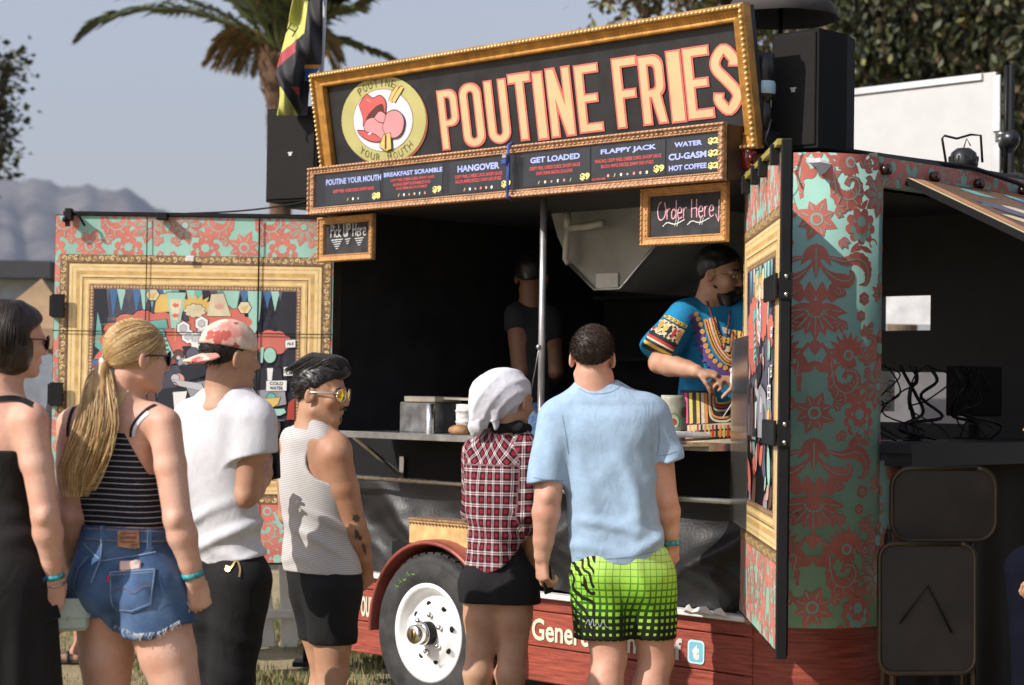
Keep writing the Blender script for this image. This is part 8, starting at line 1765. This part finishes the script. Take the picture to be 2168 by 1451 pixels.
    sb = union([(hips, 0), (ell(p.px(222, 1240, -.055), (.088, .088, .10)), .02), (ell(p.px(312, 1240, -.085), (.092, .09, .105)), .02), (p.grow(.011), .02), (cone(p.px(235, 1252, -.01), p.px(285, 1252, -.03), .095, .10), .02), (cone(p.px(215, 1245, .02), p.px(222, 1330, .02), .104, .112), .025), (cone(p.px(322, 1245, -.05), p.px(335, 1345, -.06), .112, .118), .025)]); cx_ = p.px(232, 1250)[0]
    sf = folds(sb, lambda P: .004*noise3(P*Z([12, 12, 9], F32)+7)-.008*np.exp(-((P[:, 0]-cx_-.04-.12*(P[:, 2]-p.px(0, 1300)[2]))/.012)**2)*np.clip((p.px(0, 1180)[2]-P[:, 2])*7, 0, 1)*(P[:, 1] < 0)); hz = lambda P: p.px(0, 1300)[2]-.040*np.clip((P[:, 0]-p.px(226, 1300)[0])*30, 0, 1)-.014*np.clip((P[:, 0]-p.px(245, 1300)[0])*20, 0, 1)+.045*np.clip((P[:, 0]-p.px(340, 1300)[0])*14, 0, 1)+.004*noise3(P*90)
    ff = lambda P: smax(sf(P), (hz(P)-P[:, 2])*.85, .004); ff = cut(ff, p.px(265, 1113), (0.02, 0, 1), .004); p.part('denim_shorts', ff, (-.35, -.35, .6), (.35, .35, 1.05), dm, .0048)
    so = sf; L_ = lambda pts, w__, m_: (ribbon(smooth_path(pts, 16) if len(pts) > 2 else pts, w__), m_)
    p.decal('waistband', so, [([(183, 1117), (268, 1121), (354, 1124), (355, 1146), (268, 1147), (181, 1141)], dm), L_([(181, 1141), (268, 1147), (355, 1146)], 1.6, sthr), L_([(183, 1119), (268, 1123), (354, 1126)], 1.4, sthr)], off=.005)
    p.decal('belt_loop', so, [([(212, 1113), (222, 1113), (223, 1150), (212, 1149)], dm), L_([(214, 1114), (214, 1148)], 1.5, lt)], off=.007); p.decal('belt_loop', so, [([(311, 1120), (322, 1120), (321, 1164), (310, 1163)], dm), L_([(313, 1121), (312, 1162)], 1.5, lt)], off=.007)
    p.decal('yoke_seam', so, [L_([(176, 1150), (195, 1170), (216, 1188)], 2.2, lt), L_([(216, 1188), (250, 1182), (290, 1176), (330, 1168)], 2.2, lt), L_([(216, 1150), (212, 1185), (200, 1215), (193, 1235)], 3.4, lt)], off=.004)
    lea = mat('leather_patch', (.42, .20, .10), .6, var=.25, vscale=40, bump=.3, bscale=120); ld = mat('leather_stamp', (.22, .085, .045), .7); p.decal('leather_patch', so, [([(249, 1124), (294, 1122), (295, 1160), (286, 1163), (249, 1158)], lea), ([(254, 1129), (289, 1128), (289, 1131), (254, 1132)], ld), ([(254, 1136), (289, 1135), (289, 1141), (254, 1142)], ld), ([(256, 1146), (287, 1146), (287, 1149), (256, 1149)], ld), ([(278, 1152), (290, 1151), (290, 1154), (278, 1155)], ld)], off=.010)
    pk = mat('denim_pocket', (.065, .125, .25), .9, var=.35, vscale=12, bump=.35, bscale=420); p.decal('pocket', so, [([(229, 1208), (330, 1201), (321, 1282), (278, 1299), (236, 1288)], pk), L_([(231, 1212), (327, 1205)], 2.2, lt), L_([(231, 1218), (326, 1211)], 1.4, lt), L_([(233, 1212), (239, 1284), (278, 1294), (318, 1278), (326, 1208)][:3], 1.8, lt), L_([(278, 1294), (317, 1278)], 1.8, lt), L_([(318, 1278), (327, 1206)], 1.8, lt), L_([(238, 1250), (262, 1246), (280, 1256), (300, 1242), (320, 1240)], 1.6, mat('pocket_arc', (.16, .10, .12), .9)), ([(226, 1218), (231, 1217), (232, 1232), (227, 1233)], mat('tab_red', (.45, .02, .03), .7))], off=.006)
    p.decal('pocket', so, [([(186, 1172), (190, 1182), (165, 1208), (156, 1250), (148, 1248), (153, 1210)], pk), L_([(187, 1178), (165, 1206), (155, 1248)], 1.8, lt)], off=.005)
    # frayed hem threads
    r = np.random.default_rng(2); fr = []
    for (u0, v0), (u1, v1), k in (((148, 1297), (192, 1303), 22), ((240, 1326), (288, 1346), 26), ((288, 1346), (335, 1342), 26), ((335, 1342), (384, 1316), 24)):
        for i in range(k):
            t = r.random(); u, v = u0+(u1-u0)*t, v0+(v1-v0)*t; W, ok = p.trace(so, [(u, v-4)], off=.001)
            if ok[0]: a = W[0]; ln = .008+.018*r.random()**2; fr.append(smooth_path([a+p.o, a+p.o+Z((r.normal()*.003, -.003, -ln*.6)), a+p.o+Z((r.normal()*.006, -.004, -ln))], 5))
    strands(fr, .0011, .0006, 3).build('frayed_thread', mat('thread_white', (.62, .66, .70), .9), p.root)
    W, ok = p.trace(so, [(276, 1198)], off=.006); phone('phone in a pale pink case sticking out of the back pocket of the denim shorts', W[0]+p.o, (1, -.1, .04), (.05, .15, 1), mat('case_pink', (.72, .50, .44), .4, var=.05), (.066, .010, .030))
    wristband(p, p.px(408, 1216, -.095), Rw-Re, .033, MATS['band_teal'], .018)
    k = p.px(420, 1290, -.08)+p.o; t = empty('key_ring', 'silver key ring dangling by the right hand of the blond woman', 'keys', tuple(k)); mb = MB(); c0 = p.px(390, 1290, -.10)+p.o
    mb.tube([c0+Z((.016*math.cos(a), 0, .024*math.sin(a))) for a in np.linspace(0, 2*PI, 17)], .0022, 5); mb.build('ring', M_STEEL, t); mb = MB(); mb.box(c0-EZ*.04, (.014, .003, .04), 0, bev=.001); mb.build('key', M_STEEL, t)
ponytail_woman()

def left_woman():
    p = Person('dark haired woman in a long black sleeveless dress at the left edge', 6.0, 0, SK_PINK); y = R_(20); X1 = Z((1, 0, 0))
    rows = [p.row(850, -40, 62, .55, y), p.row(872, -66, 76, .58, y), p.row(905, -92, 82, .62, y), p.row(955, -98, 74, .68, y), p.row(1010, -86, 66, .70, y), p.row(1075, -72, 70, .70, y), p.row(1150, -90, 88, .74, y), p.row(1220, -105, 100, .74, y), p.row(1290, -100, 100, .7, y)]
    p.add(loft(rows, y), 0); p.add(cone(p.px(-70, 888, .05), p.px(62, 886, -.05), .047, .047), .05); p.head(p.px(30, 722, 0), R_(52), R_(-4), .95, False, 0, p.px(4, 808), .05); p.add(cone(p.px(4, 795), p.px(-4, 865), .05, .085), .04)
    Rs, Re, Rw = p.px(66, 895, -.08), p.px(96, 1090, -.10), p.px(116, 1226, -.04); Ls, Le, Lw = p.px(-90, 895, .06), p.px(-110, 1085, .06), p.px(-70, 1200, .16)
    p.arm(Rs, Re, Rw, (.049, .042, .025)); p.arm(Ls, Le, Lw, (.048, .041, .025)); p.add(hand_sdf(Rw, p.px(108, 1310, .0)-Rw, (-.5, .8, 0), (.6, .6, .3), .95, .95, .7, (.7, .9, 1.1, 1.2)), .012); p.add(hand_sdf(Lw, (.5, .5, -.4), (.5, -.5, 0), (0, 0, 1), .6, .92), .012)
    a0, a1 = p.px(-50, 1880)*X1+Z((0, .05, .085)), p.px(40, 1880)*X1+Z((0, -.08, .085)); p.leg(p.px(-45, 1270, .03), p.px(-45, 1560, .06), a0, (.095, .06, .058, .038)); p.leg(p.px(45, 1270, -.03), p.px(40, 1560, -.02), a1, (.095, .06, .058, .038)); p.feet([a0, a1], R_(20), SHOE_BK, .24)
    p.body((-.42, -.4, 0), (.36, .4, 1.76), .0052)
    ex = [(ell((0, -.045, -.02), (.082, .075, .085)), 0), (ell((.045, -.01, -.035), (.036, .055, .07)), .03), (ell((-.045, -.01, -.035), (.036, .055, .07)), .03)]
    hc = hair_cap(p, (.014, .012, .018), .80, .012, .004, 34, ex); p.part('hair', hc, p.hp-.22, p.hp+.22, HAIR_BR, .005, slack=.03)
    r = np.random.default_rng(31); paths = []
    for i in range(420):
        a = r.random()*2*PI; st = r.random()**.7*.9; top = Z((0, -.02, .13)); d = Z((math.sin(a), math.cos(a)*.9-.25, 0)); q = [top+d*.03*st+Z((0, 0, -.004)), top+d*.062-EZ*.022, top+d*.093-EZ*.08, top+d*.098*(.9+.15*r.random())-EZ*(.13+.04*r.random()), top+d*.075-EZ*(.18+.05*r.random())]
        if q[3][1] > .045: continue
        paths.append((smooth_path(q, 12)*p.hs)@p.hR.T+p.hp+p.o)
    strands(paths, .0026, .0012).build('hair_strands', HAIR_BR, p.root); sunglasses(p, MATS['shades_dark'], MATS['lens_dark'], r=.023)
    tor = loft(rows, y, 2.4, .03, .008); zt = p.px(0, 952)[2]
    def fd(P): top = zt+0*P[:, 0]+.9*np.clip(-P[:, 0]-.20, 0, 1); top = np.where(P[:, 1] > .03, top+.06, top); return smax(folds(tor, lambda Q: .003*noise3(Q*Z([10, 10, 14], F32)+3)+.0035*np.sin(Q[:, 2]*80+3*noise3(Q*6))*np.exp(-((Q[:, 2]-p.px(0, 1110)[2])/.08)**2))(P), (P[:, 2]-top)*.7, .004)
    sk = union([(cone(p.px(0, 1250), p.px(-8, 1700), .165, .22), 0)]); f = union([(fd, 0), (folds(sk, lambda P: .012*np.sin(np.arctan2(P[:, 0], P[:, 1])*13+2*noise3(P*4))*np.clip((p.px(0, 1250)[2]-P[:, 2])*2, 0, 1)), .04)]); f = cut(f, (0, 0, .16), (0, 0, -1)); p.part('dress', f, (-.42, -.42, .1), (.42, .42, 1.5), fabric('dress_black', (.016, .015, .015), .95), .0062)
    p.decal('strap', p.f, [(ribbon(smooth_path([(-20, 846), (20, 843), (44, 846), (70, 857)], 16), 12), BLACKCLOTH)], off=.005, cell=12)
    d = Rw-Re; wristband(p, p.px(114, 1218, -.045), d, .031, mat('band_aqua', (.04, .36, .42), .6, var=.5, vscale=50), .016); wristband(p, p.px(117, 1236, -.04), d, .029, mat('bracelet_silver', (.5, .45, .38), .3, .8), .006, 'bracelet')
    mb = MB(); q = p.px(98, 1222, -.075)+p.o
    for k in range(5): mb.tube([q, q+Z((-.010-.006*k, -.004, -.02)), q+Z((-.016-.003*k, .0, -.045+.006*k))], .0035, 5)
    mb.build('wristband_tail', mat('tail_navy', (.03, .07, .16), .7), p.root)
    phone('dark phone gripped by the woman in black at the left edge', p.px(100, 1272, -.045)+p.o, (.5, .8, .1), (-.35, .1, 1), None, (.068, .01, .12))
    c = p.px(143, 1302, .05)+p.o; t = empty('clutch_bag', 'pale mint clutch bag held low by the woman in black', 'bag', tuple(c)); mb = MB(frame(c, (1, .4, .0))); mb.box((0, 0, 0), (.13, .03, .10), 0, bev=.012); mb.build('body', mat('mint_leather', (.42, .50, .44), .5, var=.06, bump=.2, bscale=90), t); mb = MB(frame(c, (1, .4, .0))); mb.box((0, -.016, .02), (.128, .006, .062), 0, bev=.003); mb.ball((0, -.02, -.01), .005, 8, 5); mb.build('flap', MATS['mint_leather'], t)
left_woman()

def vendor():
    p = Person('bearded vendor in a blue patterned dashiki working behind the counter', 8.58, 1512, SK_OLIVE); y = R_(140); Zf = .40
    rows = [p.row(636, 1478, 1552, .6, 0), p.row(655, 1450, 1580, .60, 0), p.row(690, 1442, 1586, .62, 0), p.row(760, 1440, 1584, .66, 0), p.row(840, 1438, 1586, .68, 0), p.row(925, 1434, 1592, .70, 0), p.row(1020, 1430, 1596, .70, 0)]
    p.add(loft([(z, cx, cy, rx-.015, ry-.015) for z, cx, cy, rx, ry in rows]), 0); p.head(p.px(1522, 582, -.02), R_(118), R_(-8), 1.02, True, 0, p.px(1500, 642, .0), .058)
    Ls, Le, Lw = p.px(1450, 672, -.03), p.px(1396, 768, -.10), p.px(1474, 786, -.24); Rs, Re, Rw = p.px(1578, 675, -.02), p.px(1618, 770, -.06), p.px(1566, 806, -.22)
    p.arm(Ls, Le, Lw, (.056, .046, .029)); p.arm(Rs, Re, Rw, (.056, .046, .029)); p.add(hand_sdf(Lw, (1, -.15, -.18), (-.1, .3, -1), (.1, -1, .1), .6, .95, .6, (.75, .9, 1.0, 1.1)), .012); p.add(hand_sdf(Rw, (-1, -.25, .05), (0, .3, -1), (0, -1, .2), .7, .98), .012)
    a0, a1 = p.px(1490, 900)*Z((1, 0, 0))+Z((0, .02, Zf+.085)), p.px(1545, 900)*Z((1, 0, 0))+Z((0, 0, Zf+.085)); p.leg(p.px(1485, 1020), Z((a0[0], 0, Zf+.48)), a0, (.09, .06, .058, .04), PI); p.leg(p.px(1545, 1020), Z((a1[0], 0, Zf+.48)), a1, (.09, .06, .058, .04), PI)
    for a in (a0, a1): p.add(cone(a-EZ*.05, a+Z((.05, -.16, -.055)), .034, .028), .02)
    p.hairm = HAIR_DK; p.body((-.4, -.5, Zf), (.4, .3, 2.15), .0055); p.eyeballs()
    hc = hair_cap(p, (.012, .012, .014), .72, .014, .004, 40); p.part('hair', hc, p.hp-.18, p.hp+.18, HAIR_DK, .006, slack=.03)
    R = Z(p.hR, F32); bd = union([(ell((0, .062, -.095), (.046, .042, .055)), 0), (cone((-.05, .01, -.06), (-.02, .06, -.10), .020, .026), .02), (cone((.05, .01, -.06), (.02, .06, -.10), .020, .026), .02), (cone((-.022, .094, -.048), (.022, .094, -.048), .008, .008), .01)]); bf = bounded(lambda P: bd((P-Z(p.hp, F32))@R)-.003*noise3(P*70), p.hp, .2); p.part('beard', bf, p.hp-.2, p.hp+.18, HAIR_DK, .0055, slack=.03)
    M = p.hm(); mb = MB(M)
    for x in (-1, 1): mb.tube([(x*.032+.021*math.cos(t), .104, .004+.017*math.sin(t)) for t in np.linspace(0, 2*PI, 15)], .002, 5); mb.tube([(x*.053, .102, .006), (x*.08, .03, .005), (x*.082, -.01, 0)], .002, 5)
    mb.tube([(-.011, .105, .006), (.011, .105, .006)], .002, 5); mb.build('glasses', mat('frame_gold', (.5, .38, .15), .3, .8), p.root)
    blue = fabric('dashiki_blue', (.012, .20, .40), .75, .12, 12, 400, .2); tor = loft(rows, 0, 2.3, .05, 0, (.01, .01)); sl = cut(union([(cone(Ls, p.px(1398, 745, -.09), .080, .092), 0)]), p.px(1396, 752, -.09), p.px(1388, 772, -.10)-p.px(1440, 680, -.03)); s2 = cut(cone(Rs, Re, .08, .09), p.px(1612, 752, -.05), Re-Rs)
    base = union([(tor, 0), (cone(p.px(1460, 668), p.px(1568, 668), .062, .062), .05), (sl, .03), (s2, .03)]); nk = ell(p.px(1512, 612, -.05), (.075, .10, .085)); f = folds(lambda P: smax(base(P), -nk(P), .006), lambda P: .006*noise3(P*Z([13, 10, 5], F32)+3)); f = cut(f, p.px(1500, 960), (0, 0, -1)); p.part('dashiki', f, (-.4, -.35, 1.1), (.4, .3, 2.0), blue, .0055)
    c = {k: mat('dash_'+k, v, .7, var=.1, vscale=60) for k, v in dict(orange=(.66, .26, .06), gold=(.62, .44, .08), black=(.012, .012, .014), red=(.45, .035, .03), cream=(.62, .52, .36), pink=(.62, .06, .20), purple=(.12, .05, .22), deep=(.01, .055, .16)).items()}
    D = []; C = lambda u, v, r, k: D.append((circle(u, v, r, 9), c[k])); rb = lambda pts, w_, k: D.append((ribbon(smooth_path(pts, 22), w_), c[k]))
    rb([(1466, 664), (1480, 690), (1486, 725), (1498, 755), (1520, 778), (1552, 790)], 17, 'purple'); pth = smooth_path([(1474, 666), (1484, 690), (1492, 725), (1502, 750), (1522, 772), (1548, 784)], 12)
    for u, v in pth: C(u, v, 5.4, 'gold'); C(u, v, 4.2, 'orange')
    pth = smooth_path([(1462, 668), (1474, 700), (1480, 735), (1496, 768), (1520, 790), (1546, 800)], 15)
    for i, (u, v) in enumerate(pth): D.append((petal(u, v, 2.2+.1*i, 9, 5), c['deep' if i % 2 else 'purple']))
    for w_, k in ((26, 'orange'), (19, 'black'), (14, 'gold'), (9, 'red'), (4, 'cream')): rb([(1502, 674), (1510, 705), (1524, 738), (1546, 762), (1556, 745), (1562, 700)], w_, k)
    for v in (700, 720, 738): D.append(([(1528, v-8), (1545, v-4), (1544, v+8), (1532, v+6)], c['cream' if v != 720 else 'gold']))
    # sleeve bands
    T0, T1 = Z((1420, 672)), Z((1382, 742)); ax = (T1-T0)/np.linalg.norm(T1-T0); nx_ = Z((ax[1], -ax[0]))*-1
    def sb(t0, t1, k, a=-40, b=44): q0, q1 = T0+ax*t0, T0+ax*t1; D.append(([tuple(q0+nx_*a), tuple(q0+nx_*b), tuple(q1+nx_*b), tuple(q1+nx_*a)], c[k]))
    sb(-2, 6, 'gold'); sb(8, 46, 'black'); sb(10, 44, 'cream')
    for i in range(7): q = T0+ax*27+nx_*(-33+i*11); D.append((petal(q[0]-ax[0]*14, q[1]-ax[1]*14, math.atan2(ax[1], ax[0]), 28, 8), c[('orange', 'red', 'black', 'gold')[i % 4]])); 
    for i in range(8): q = T0+ax*2+nx_*(-32+i*10); C(q[0], q[1], 3.2, 'black'); C(q[0], q[1], 1.8, 'gold')
    sb(46, 52, 'black'); sb(52, 58, 'red'); sb(58, 62, 'cream'); sb(62, 68, 'black'); sb(68, 75, 'gold'); sb(75, 84, 'black')
    # hem panel of stripes and chevrons
    D.append(([(1440, 826), (1500, 828), (1520, 850), (1560, 872), (1560, 955), (1440, 955)], c['black']))
    for i, (u, k) in enumerate(((1443, 'purple'), (1452, 'pink'), (1462, 'gold'), (1472, 'black'), (1477, 'gold'), (1487, 'cream'), (1494, 'orange'))): D.append(([(u-3.2, 832), (u+3.2, 832), (u+5, 896), (u-1.6, 898)], c[k]))
    for i, k in enumerate(('cream', 'orange', 'black', 'cream', 'red', 'gold')): o = i*7; rb([(1502+o*.4, 834+o*.2), (1506+o*.35, 884-o*.9), (1536, 892-o*1.1), (1556, 880-o)], 4.5, k)
    for v, k in ((902, 'cream'), (918, 'orange'), (936, 'cream')): D.append(([(1440, v), (1560, v-8), (1560, v+4), (1440, v+12)], c[k]))
    for i in range(15): u = 1443+i*8; D.append(([(u, 900), (u+4, 899), (u+4, 926), (u, 927)], c[('red', 'black', 'orange', 'gold')[i % 4]]))
    p.decal('embroidery', f, D, off=.003, step=.00012, cell=9)
    mb = MB()
    pts = [p.px(u, v, dy)+p.o for u, v, dy in ((1497, 640, -.10), (1506, 665, -.165), (1520, 700, -.185), (1532, 740, -.19), (1540, 700, -.18), (1546, 660, -.16))]; P_ = smooth_path(pts, 40)
    for q in P_: mb.ball(q-Z((0, .006, 0)), .0055, 7, 5)
    mb.build('bead_necklace', mat('bead_red', (.12, .015, .02), .3), p.root)
vendor()

def worker():
    p = Person('second worker in a shirt darkened for shade and blue apron, dim behind the steel pole', 9.85, 1122, SK_BROWN); Zf = .40
    rows = [p.row(640, 1095, 1150, .6), p.row(665, 1075, 1172, .62), p.row(730, 1076, 1172, .68), p.row(820, 1080, 1170, .7), p.row(920, 1074, 1176, .74), p.row(1000, 1074, 1176, .74)]
    p.add(loft([(z, cx, cy, rx-.012, ry-.012) for z, cx, cy, rx, ry in rows]), 0); p.head(p.px(1128, 588, .02), R_(20), R_(-14), 1.0, True, 0, p.px(1124, 640), .055)
    Ls, Le, Lw = p.px(1096, 668, -.02), p.px(1106, 785, -.04), p.px(1122, 815, .20); Rs, Re, Rw = p.px(1160, 672), p.px(1176, 785, -.02), p.px(1158, 820, .20)
    p.arm(Ls, Le, Lw); p.arm(Rs, Re, Rw); p.add(hand_sdf(Lw, (.4, .6, -.3), (.2, -.2, -.9), (1, 0, 0), .7), .012); p.add(hand_sdf(Rw, (-.3, .8, -.2), (0, -.2, -.9), (-1, 0, 0), .7), .012)
    a0, a1 = Z((-.09, 0, Zf+.085)), Z((.09, 0, Zf+.085)); p.leg(p.px(1100, 1000), Z((-.09, 0, Zf+.48)), a0); p.leg(p.px(1148, 1000), Z((.09, 0, Zf+.48)), a1)
    for a in (a0, a1): p.add(cone(a-EZ*.05, a+Z((0, .16, -.055)), .034, .028), .02)
    p.hairm = HAIR_DK; p.body((-.35, -.35, Zf), (.35, .55, 2.2), .008); p.eyeballs(); hc = hair_cap(p, (.01, .01, .012), .72, .012, .003, 50); p.part('hair', hc, p.hp-.18, p.hp+.18, HAIR_DK, .007, slack=.03)
    f = union([(loft(rows, 0, 2.3, .05, 0, (0, .01)), 0), (cut(cone(Ls, Le, .064, .06), p.px(1100, 690, -.1), Le-Ls), .03), (cut(cone(Rs, Re, .064, .06), p.px(1162, 720), Re-Rs), .03)]); f = folds(f, foldfn(.005, 12, 6, 1)); f = cut(f, p.px(1120, 980), (0, 0, -1)); p.part('shirt', f, (-.35, -.35, 1.0), (.35, .3, 2.0), mat('shirt_shade_dark', (.012, .012, .014), .9), .008); g = loft(rows, 0, 2.3, .03, .012); g = cut(cut(g, p.px(1120, 852), (0, 0, 1)), p.px(1120, 990), (0, 0, -1)); p.part('apron', g, (-.35, -.35, 1.0), (.35, .3, 2.0), mat('speckled_blue', (.04, .14, .36), .8, var=.5, vscale=70, col2=(.22, .30, .42)), .008)  # shirt colour darkened to stand in for the kitchen shade
worker()

def seated_person():
    p = Person('person in a striped cap and dark clothes sitting at the right edge', 7.0, 2252, SK_TAN); p.px = lambda u, v, dy=0.0: at(u+74, v, p.Y+dy)-p.o; X1 = Z((1, 0, 0))
    rows = [p.row(985, 2165, 2250, .6), p.row(1010, 2145, 2275, .6), p.row(1100, 2150, 2275, .66), p.row(1200, 2150, 2285, .72), p.row(1250, 2150, 2285, .72)]
    p.add(loft([(z, cx, cy, rx-.012, ry-.012) for z, cx, cy, rx, ry in rows]), 0); p.head(p.px(2194, 912), R_(-100), R_(-6), 1.0, True, 0, p.px(2205, 985), .055)
    Ls, Le, Lw = p.px(2160, 1020, -.08), p.px(2150, 1140, -.15), p.px(2160, 1190, -.2); Rs, Re, Rw = p.px(2260, 1020, .1), p.px(2255, 1140, .12), p.px(2180, 1190, .05)
    p.arm(Ls, Le, Lw); p.arm(Rs, Re, Rw); p.add(hand_sdf(Lw, (-.8, 0, -.5), (0, .2, -1), (0, 1, 0), .4), .012); p.add(hand_sdf(Rw, (-.8, 0, -.5), (0, .2, -1), (0, 1, 0), .4), .012)
    k0, k1 = p.px(2105, 1205, -.12), p.px(2110, 1205, .1); a0, a1 = Z((k0[0]+.02, -.14, .085)), Z((k1[0]+.03, .12, .085)); p.leg(p.px(2215, 1240, -.09), k0, a0, heading=R_(-90)); p.leg(p.px(2215, 1240, .09), k1, a1, heading=R_(-90)); p.feet([a0, a1], R_(-90), SHOE_BK)
    p.hairm = HAIR_DK; p.body((-.4, -.4, 0), (.3, .4, 1.5), .0075); p.eyeballs(); hc = hair_cap(p, (.006, .006, .006)); p.part('hair', hc, p.hp-.18, p.hp+.18, HAIR_DK, .007, slack=.03)
    m = mat('cap_stripe', (.02, .02, .02), .8); n = NG(m); pv = n.attr('pv'); c = n.mix(n.band(pv, .034, 0, .22), (.015, .014, .014), (.70, .68, .62)); n.out(n.mix(n.band(pv, .034, .5, .66), c, (.55, .33, .07))); R = Z(p.hR, F32); hp = Z(p.hp, F32); cr = ell((0, -.008, .042), (.088, .108, .09))
    p.part('cap', bounded(lambda P: smax(cr((P-hp)@R), .035-((P-hp)@R)[:, 2], .006), hp, .2), p.hp-.18, p.hp+.18, m, .006, lambda W: dict(pu=W[:, 0].copy(), pv=(W-p.hp)@p.hR[:, 2]+1), slack=.03)
    def br(P): q = (P-hp)@R; return smax(smax((np.sqrt((q[:, 0]/.078)**2+((q[:, 1]-.09)/.085)**2+1e-9)-1)*.07, np.abs(q[:, 2]-.036+.25*(q[:, 1]-.09))-.004, .003), .07-q[:, 1], .003)
    p.part('cap_brim', bounded(br, hp+R[:, 1]*.12, .2), p.hp-.26, p.hp+.26, mat('brim_ochre', (.40, .22, .06), .8), .004, slack=.03)
    f = union([(loft(rows, 0, 2.3, .05, 0, (.03, .01)), 0), (cone(Ls, Le, .062, .056), .03), (cone(Le, Lw, .056, .04), .01), (cone(Rs, Re, .062, .056), .03), (cone(Re, Rw, .056, .04), .01)]); p.part('jacket', folds(f, foldfn(.006, 10, 8, 4)), (-.42, -.4, .7), (.35, .4, 1.4), mat('jacket_dark', (.02, .018, .018), .85), .008)
    g = union([(cone(p.px(2215, 1240, -.09), k0, .10, .08), 0), (cone(k0, a0, .08, .06), .01), (cone(p.px(2215, 1240, .09), k1, .10, .08), .02), (cone(k1, a1, .08, .06), .01)]); p.part('trousers', folds(g, foldfn(.006, 10, 10, 5)), (-.45, -.4, .05), (.35, .4, .95), mat('trousers_navy', (.006, .007, .014), .95, spec=.05), .008)
    c0 = p.px(2225, 1300)+p.o; t = empty('flight_case', 'black equipment case used as a seat at the right edge', 'case', (c0[0], c0[1], 0)); zt = p.px(2215, 1240)[2]-.09; mb = MB(); mb.box((c0[0]+.06, c0[1], zt/2), (.44, .46, zt), 0, bev=.012); mb.build('body', M_BLKMAT, t); mb = MB(); mb.box((c0[0]+.06, c0[1]-.235, zt*.8), (.44, .008, .03), 0, bev=.002); mb.build('trim', M_ALU, t)
seated_person()

def walker():
    p = Person('person mostly hidden behind the left hatch door, bare calf and black sandal showing', 10.25, 108, SK_OLIVE)
    a = Z((at(94, 1418, 10.2)[0]-p.o[0], -.05, .09)); kn = p.px(120, 1318, -.03); a1 = Z((.16, .12, .085)); p.leg(Z((.09, 0, .86)), kn, a, (.085, .055, .056, .036), R_(80)); p.leg(Z((.10, .08, .86)), Z((.16, .14, .46)), a1, (.085, .055, .056, .036), R_(80))
    fw = Z((math.sin(R_(80)), math.cos(R_(80)), 0))
    for q in (a, a1): p.add(union([(cone(q, q-fw*.03-EZ*.045, .036, .034), 0), (cone(q-EZ*.05, q+fw*.16-EZ*.066, .034, .022), .02)]), .02)
    p.add(loft([(.80, .09, .04, .15, .11), (.95, .09, .04, .165, .12), (1.08, .09, .04, .13, .10), (1.28, .09, .04, .16, .11), (1.40, .09, .04, .14, .08), (1.45, .09, .04, .06, .06)], R_(60)), .02); p.head(Z((.10, .05, 1.58)), R_(60), 0, .95, False, 0, Z((.09, .04, 1.44)), .05)
    for s_ in (-1, 1): sh = Z((.09, .04, 1.36))+s_*Z((.10, -.14, 0)); p.arm(sh, sh+Z((.0, -.02, -.28)), sh+Z((.05, .0, -.52)), (.045, .036, .023)); p.add(hand_sdf(sh+Z((.05, 0, -.52)), (.1, 0, -1), (-s_*.5, .5, 0), (1, 0, 0), .5, .9), .012)
    p.hairm = HAIR_DK; p.body((-.35, -.4, 0), (.5, .5, 1.75), .008); p.eyeballs(); hc = hair_cap(p, (.012, .012, .012)); p.part('hair', hc, p.hp-.18, p.hp+.18, HAIR_DK, .007, slack=.03)
    d = loft([(.56, .10, .05, .20, .19), (.80, .09, .04, .17, .14), (.95, .09, .04, .178, .13), (1.08, .09, .04, .14, .11), (1.28, .09, .04, .168, .12), (1.38, .09, .04, .14, .085)], R_(60)); p.part('dress', folds(d, foldfn(.006, 8, 4, 2)), (-.2, -.3, .5), (.4, .4, 1.45), fabric('dress_grey', (.03, .03, .035)), .009)
    for q in (a, a1):
        b = q+p.o-EZ*.08; mb = MB(frame(b+fw*.06, fw)); mb.box((0, 0, 0), (.25, .08, .016), 0, bev=.006); mb.tube([(.06, -.04, .005), (.055, -.02, .05), (.055, .02, .05), (.06, .04, .005)], .008, 6); mb.tube([(-.05, -.038, .01), (-.06, -.036, .07), (-.06, .036, .07), (-.05, .038, .01)], .007, 6); mb.build('sandal', SHOE_BK, p.root)
walker()
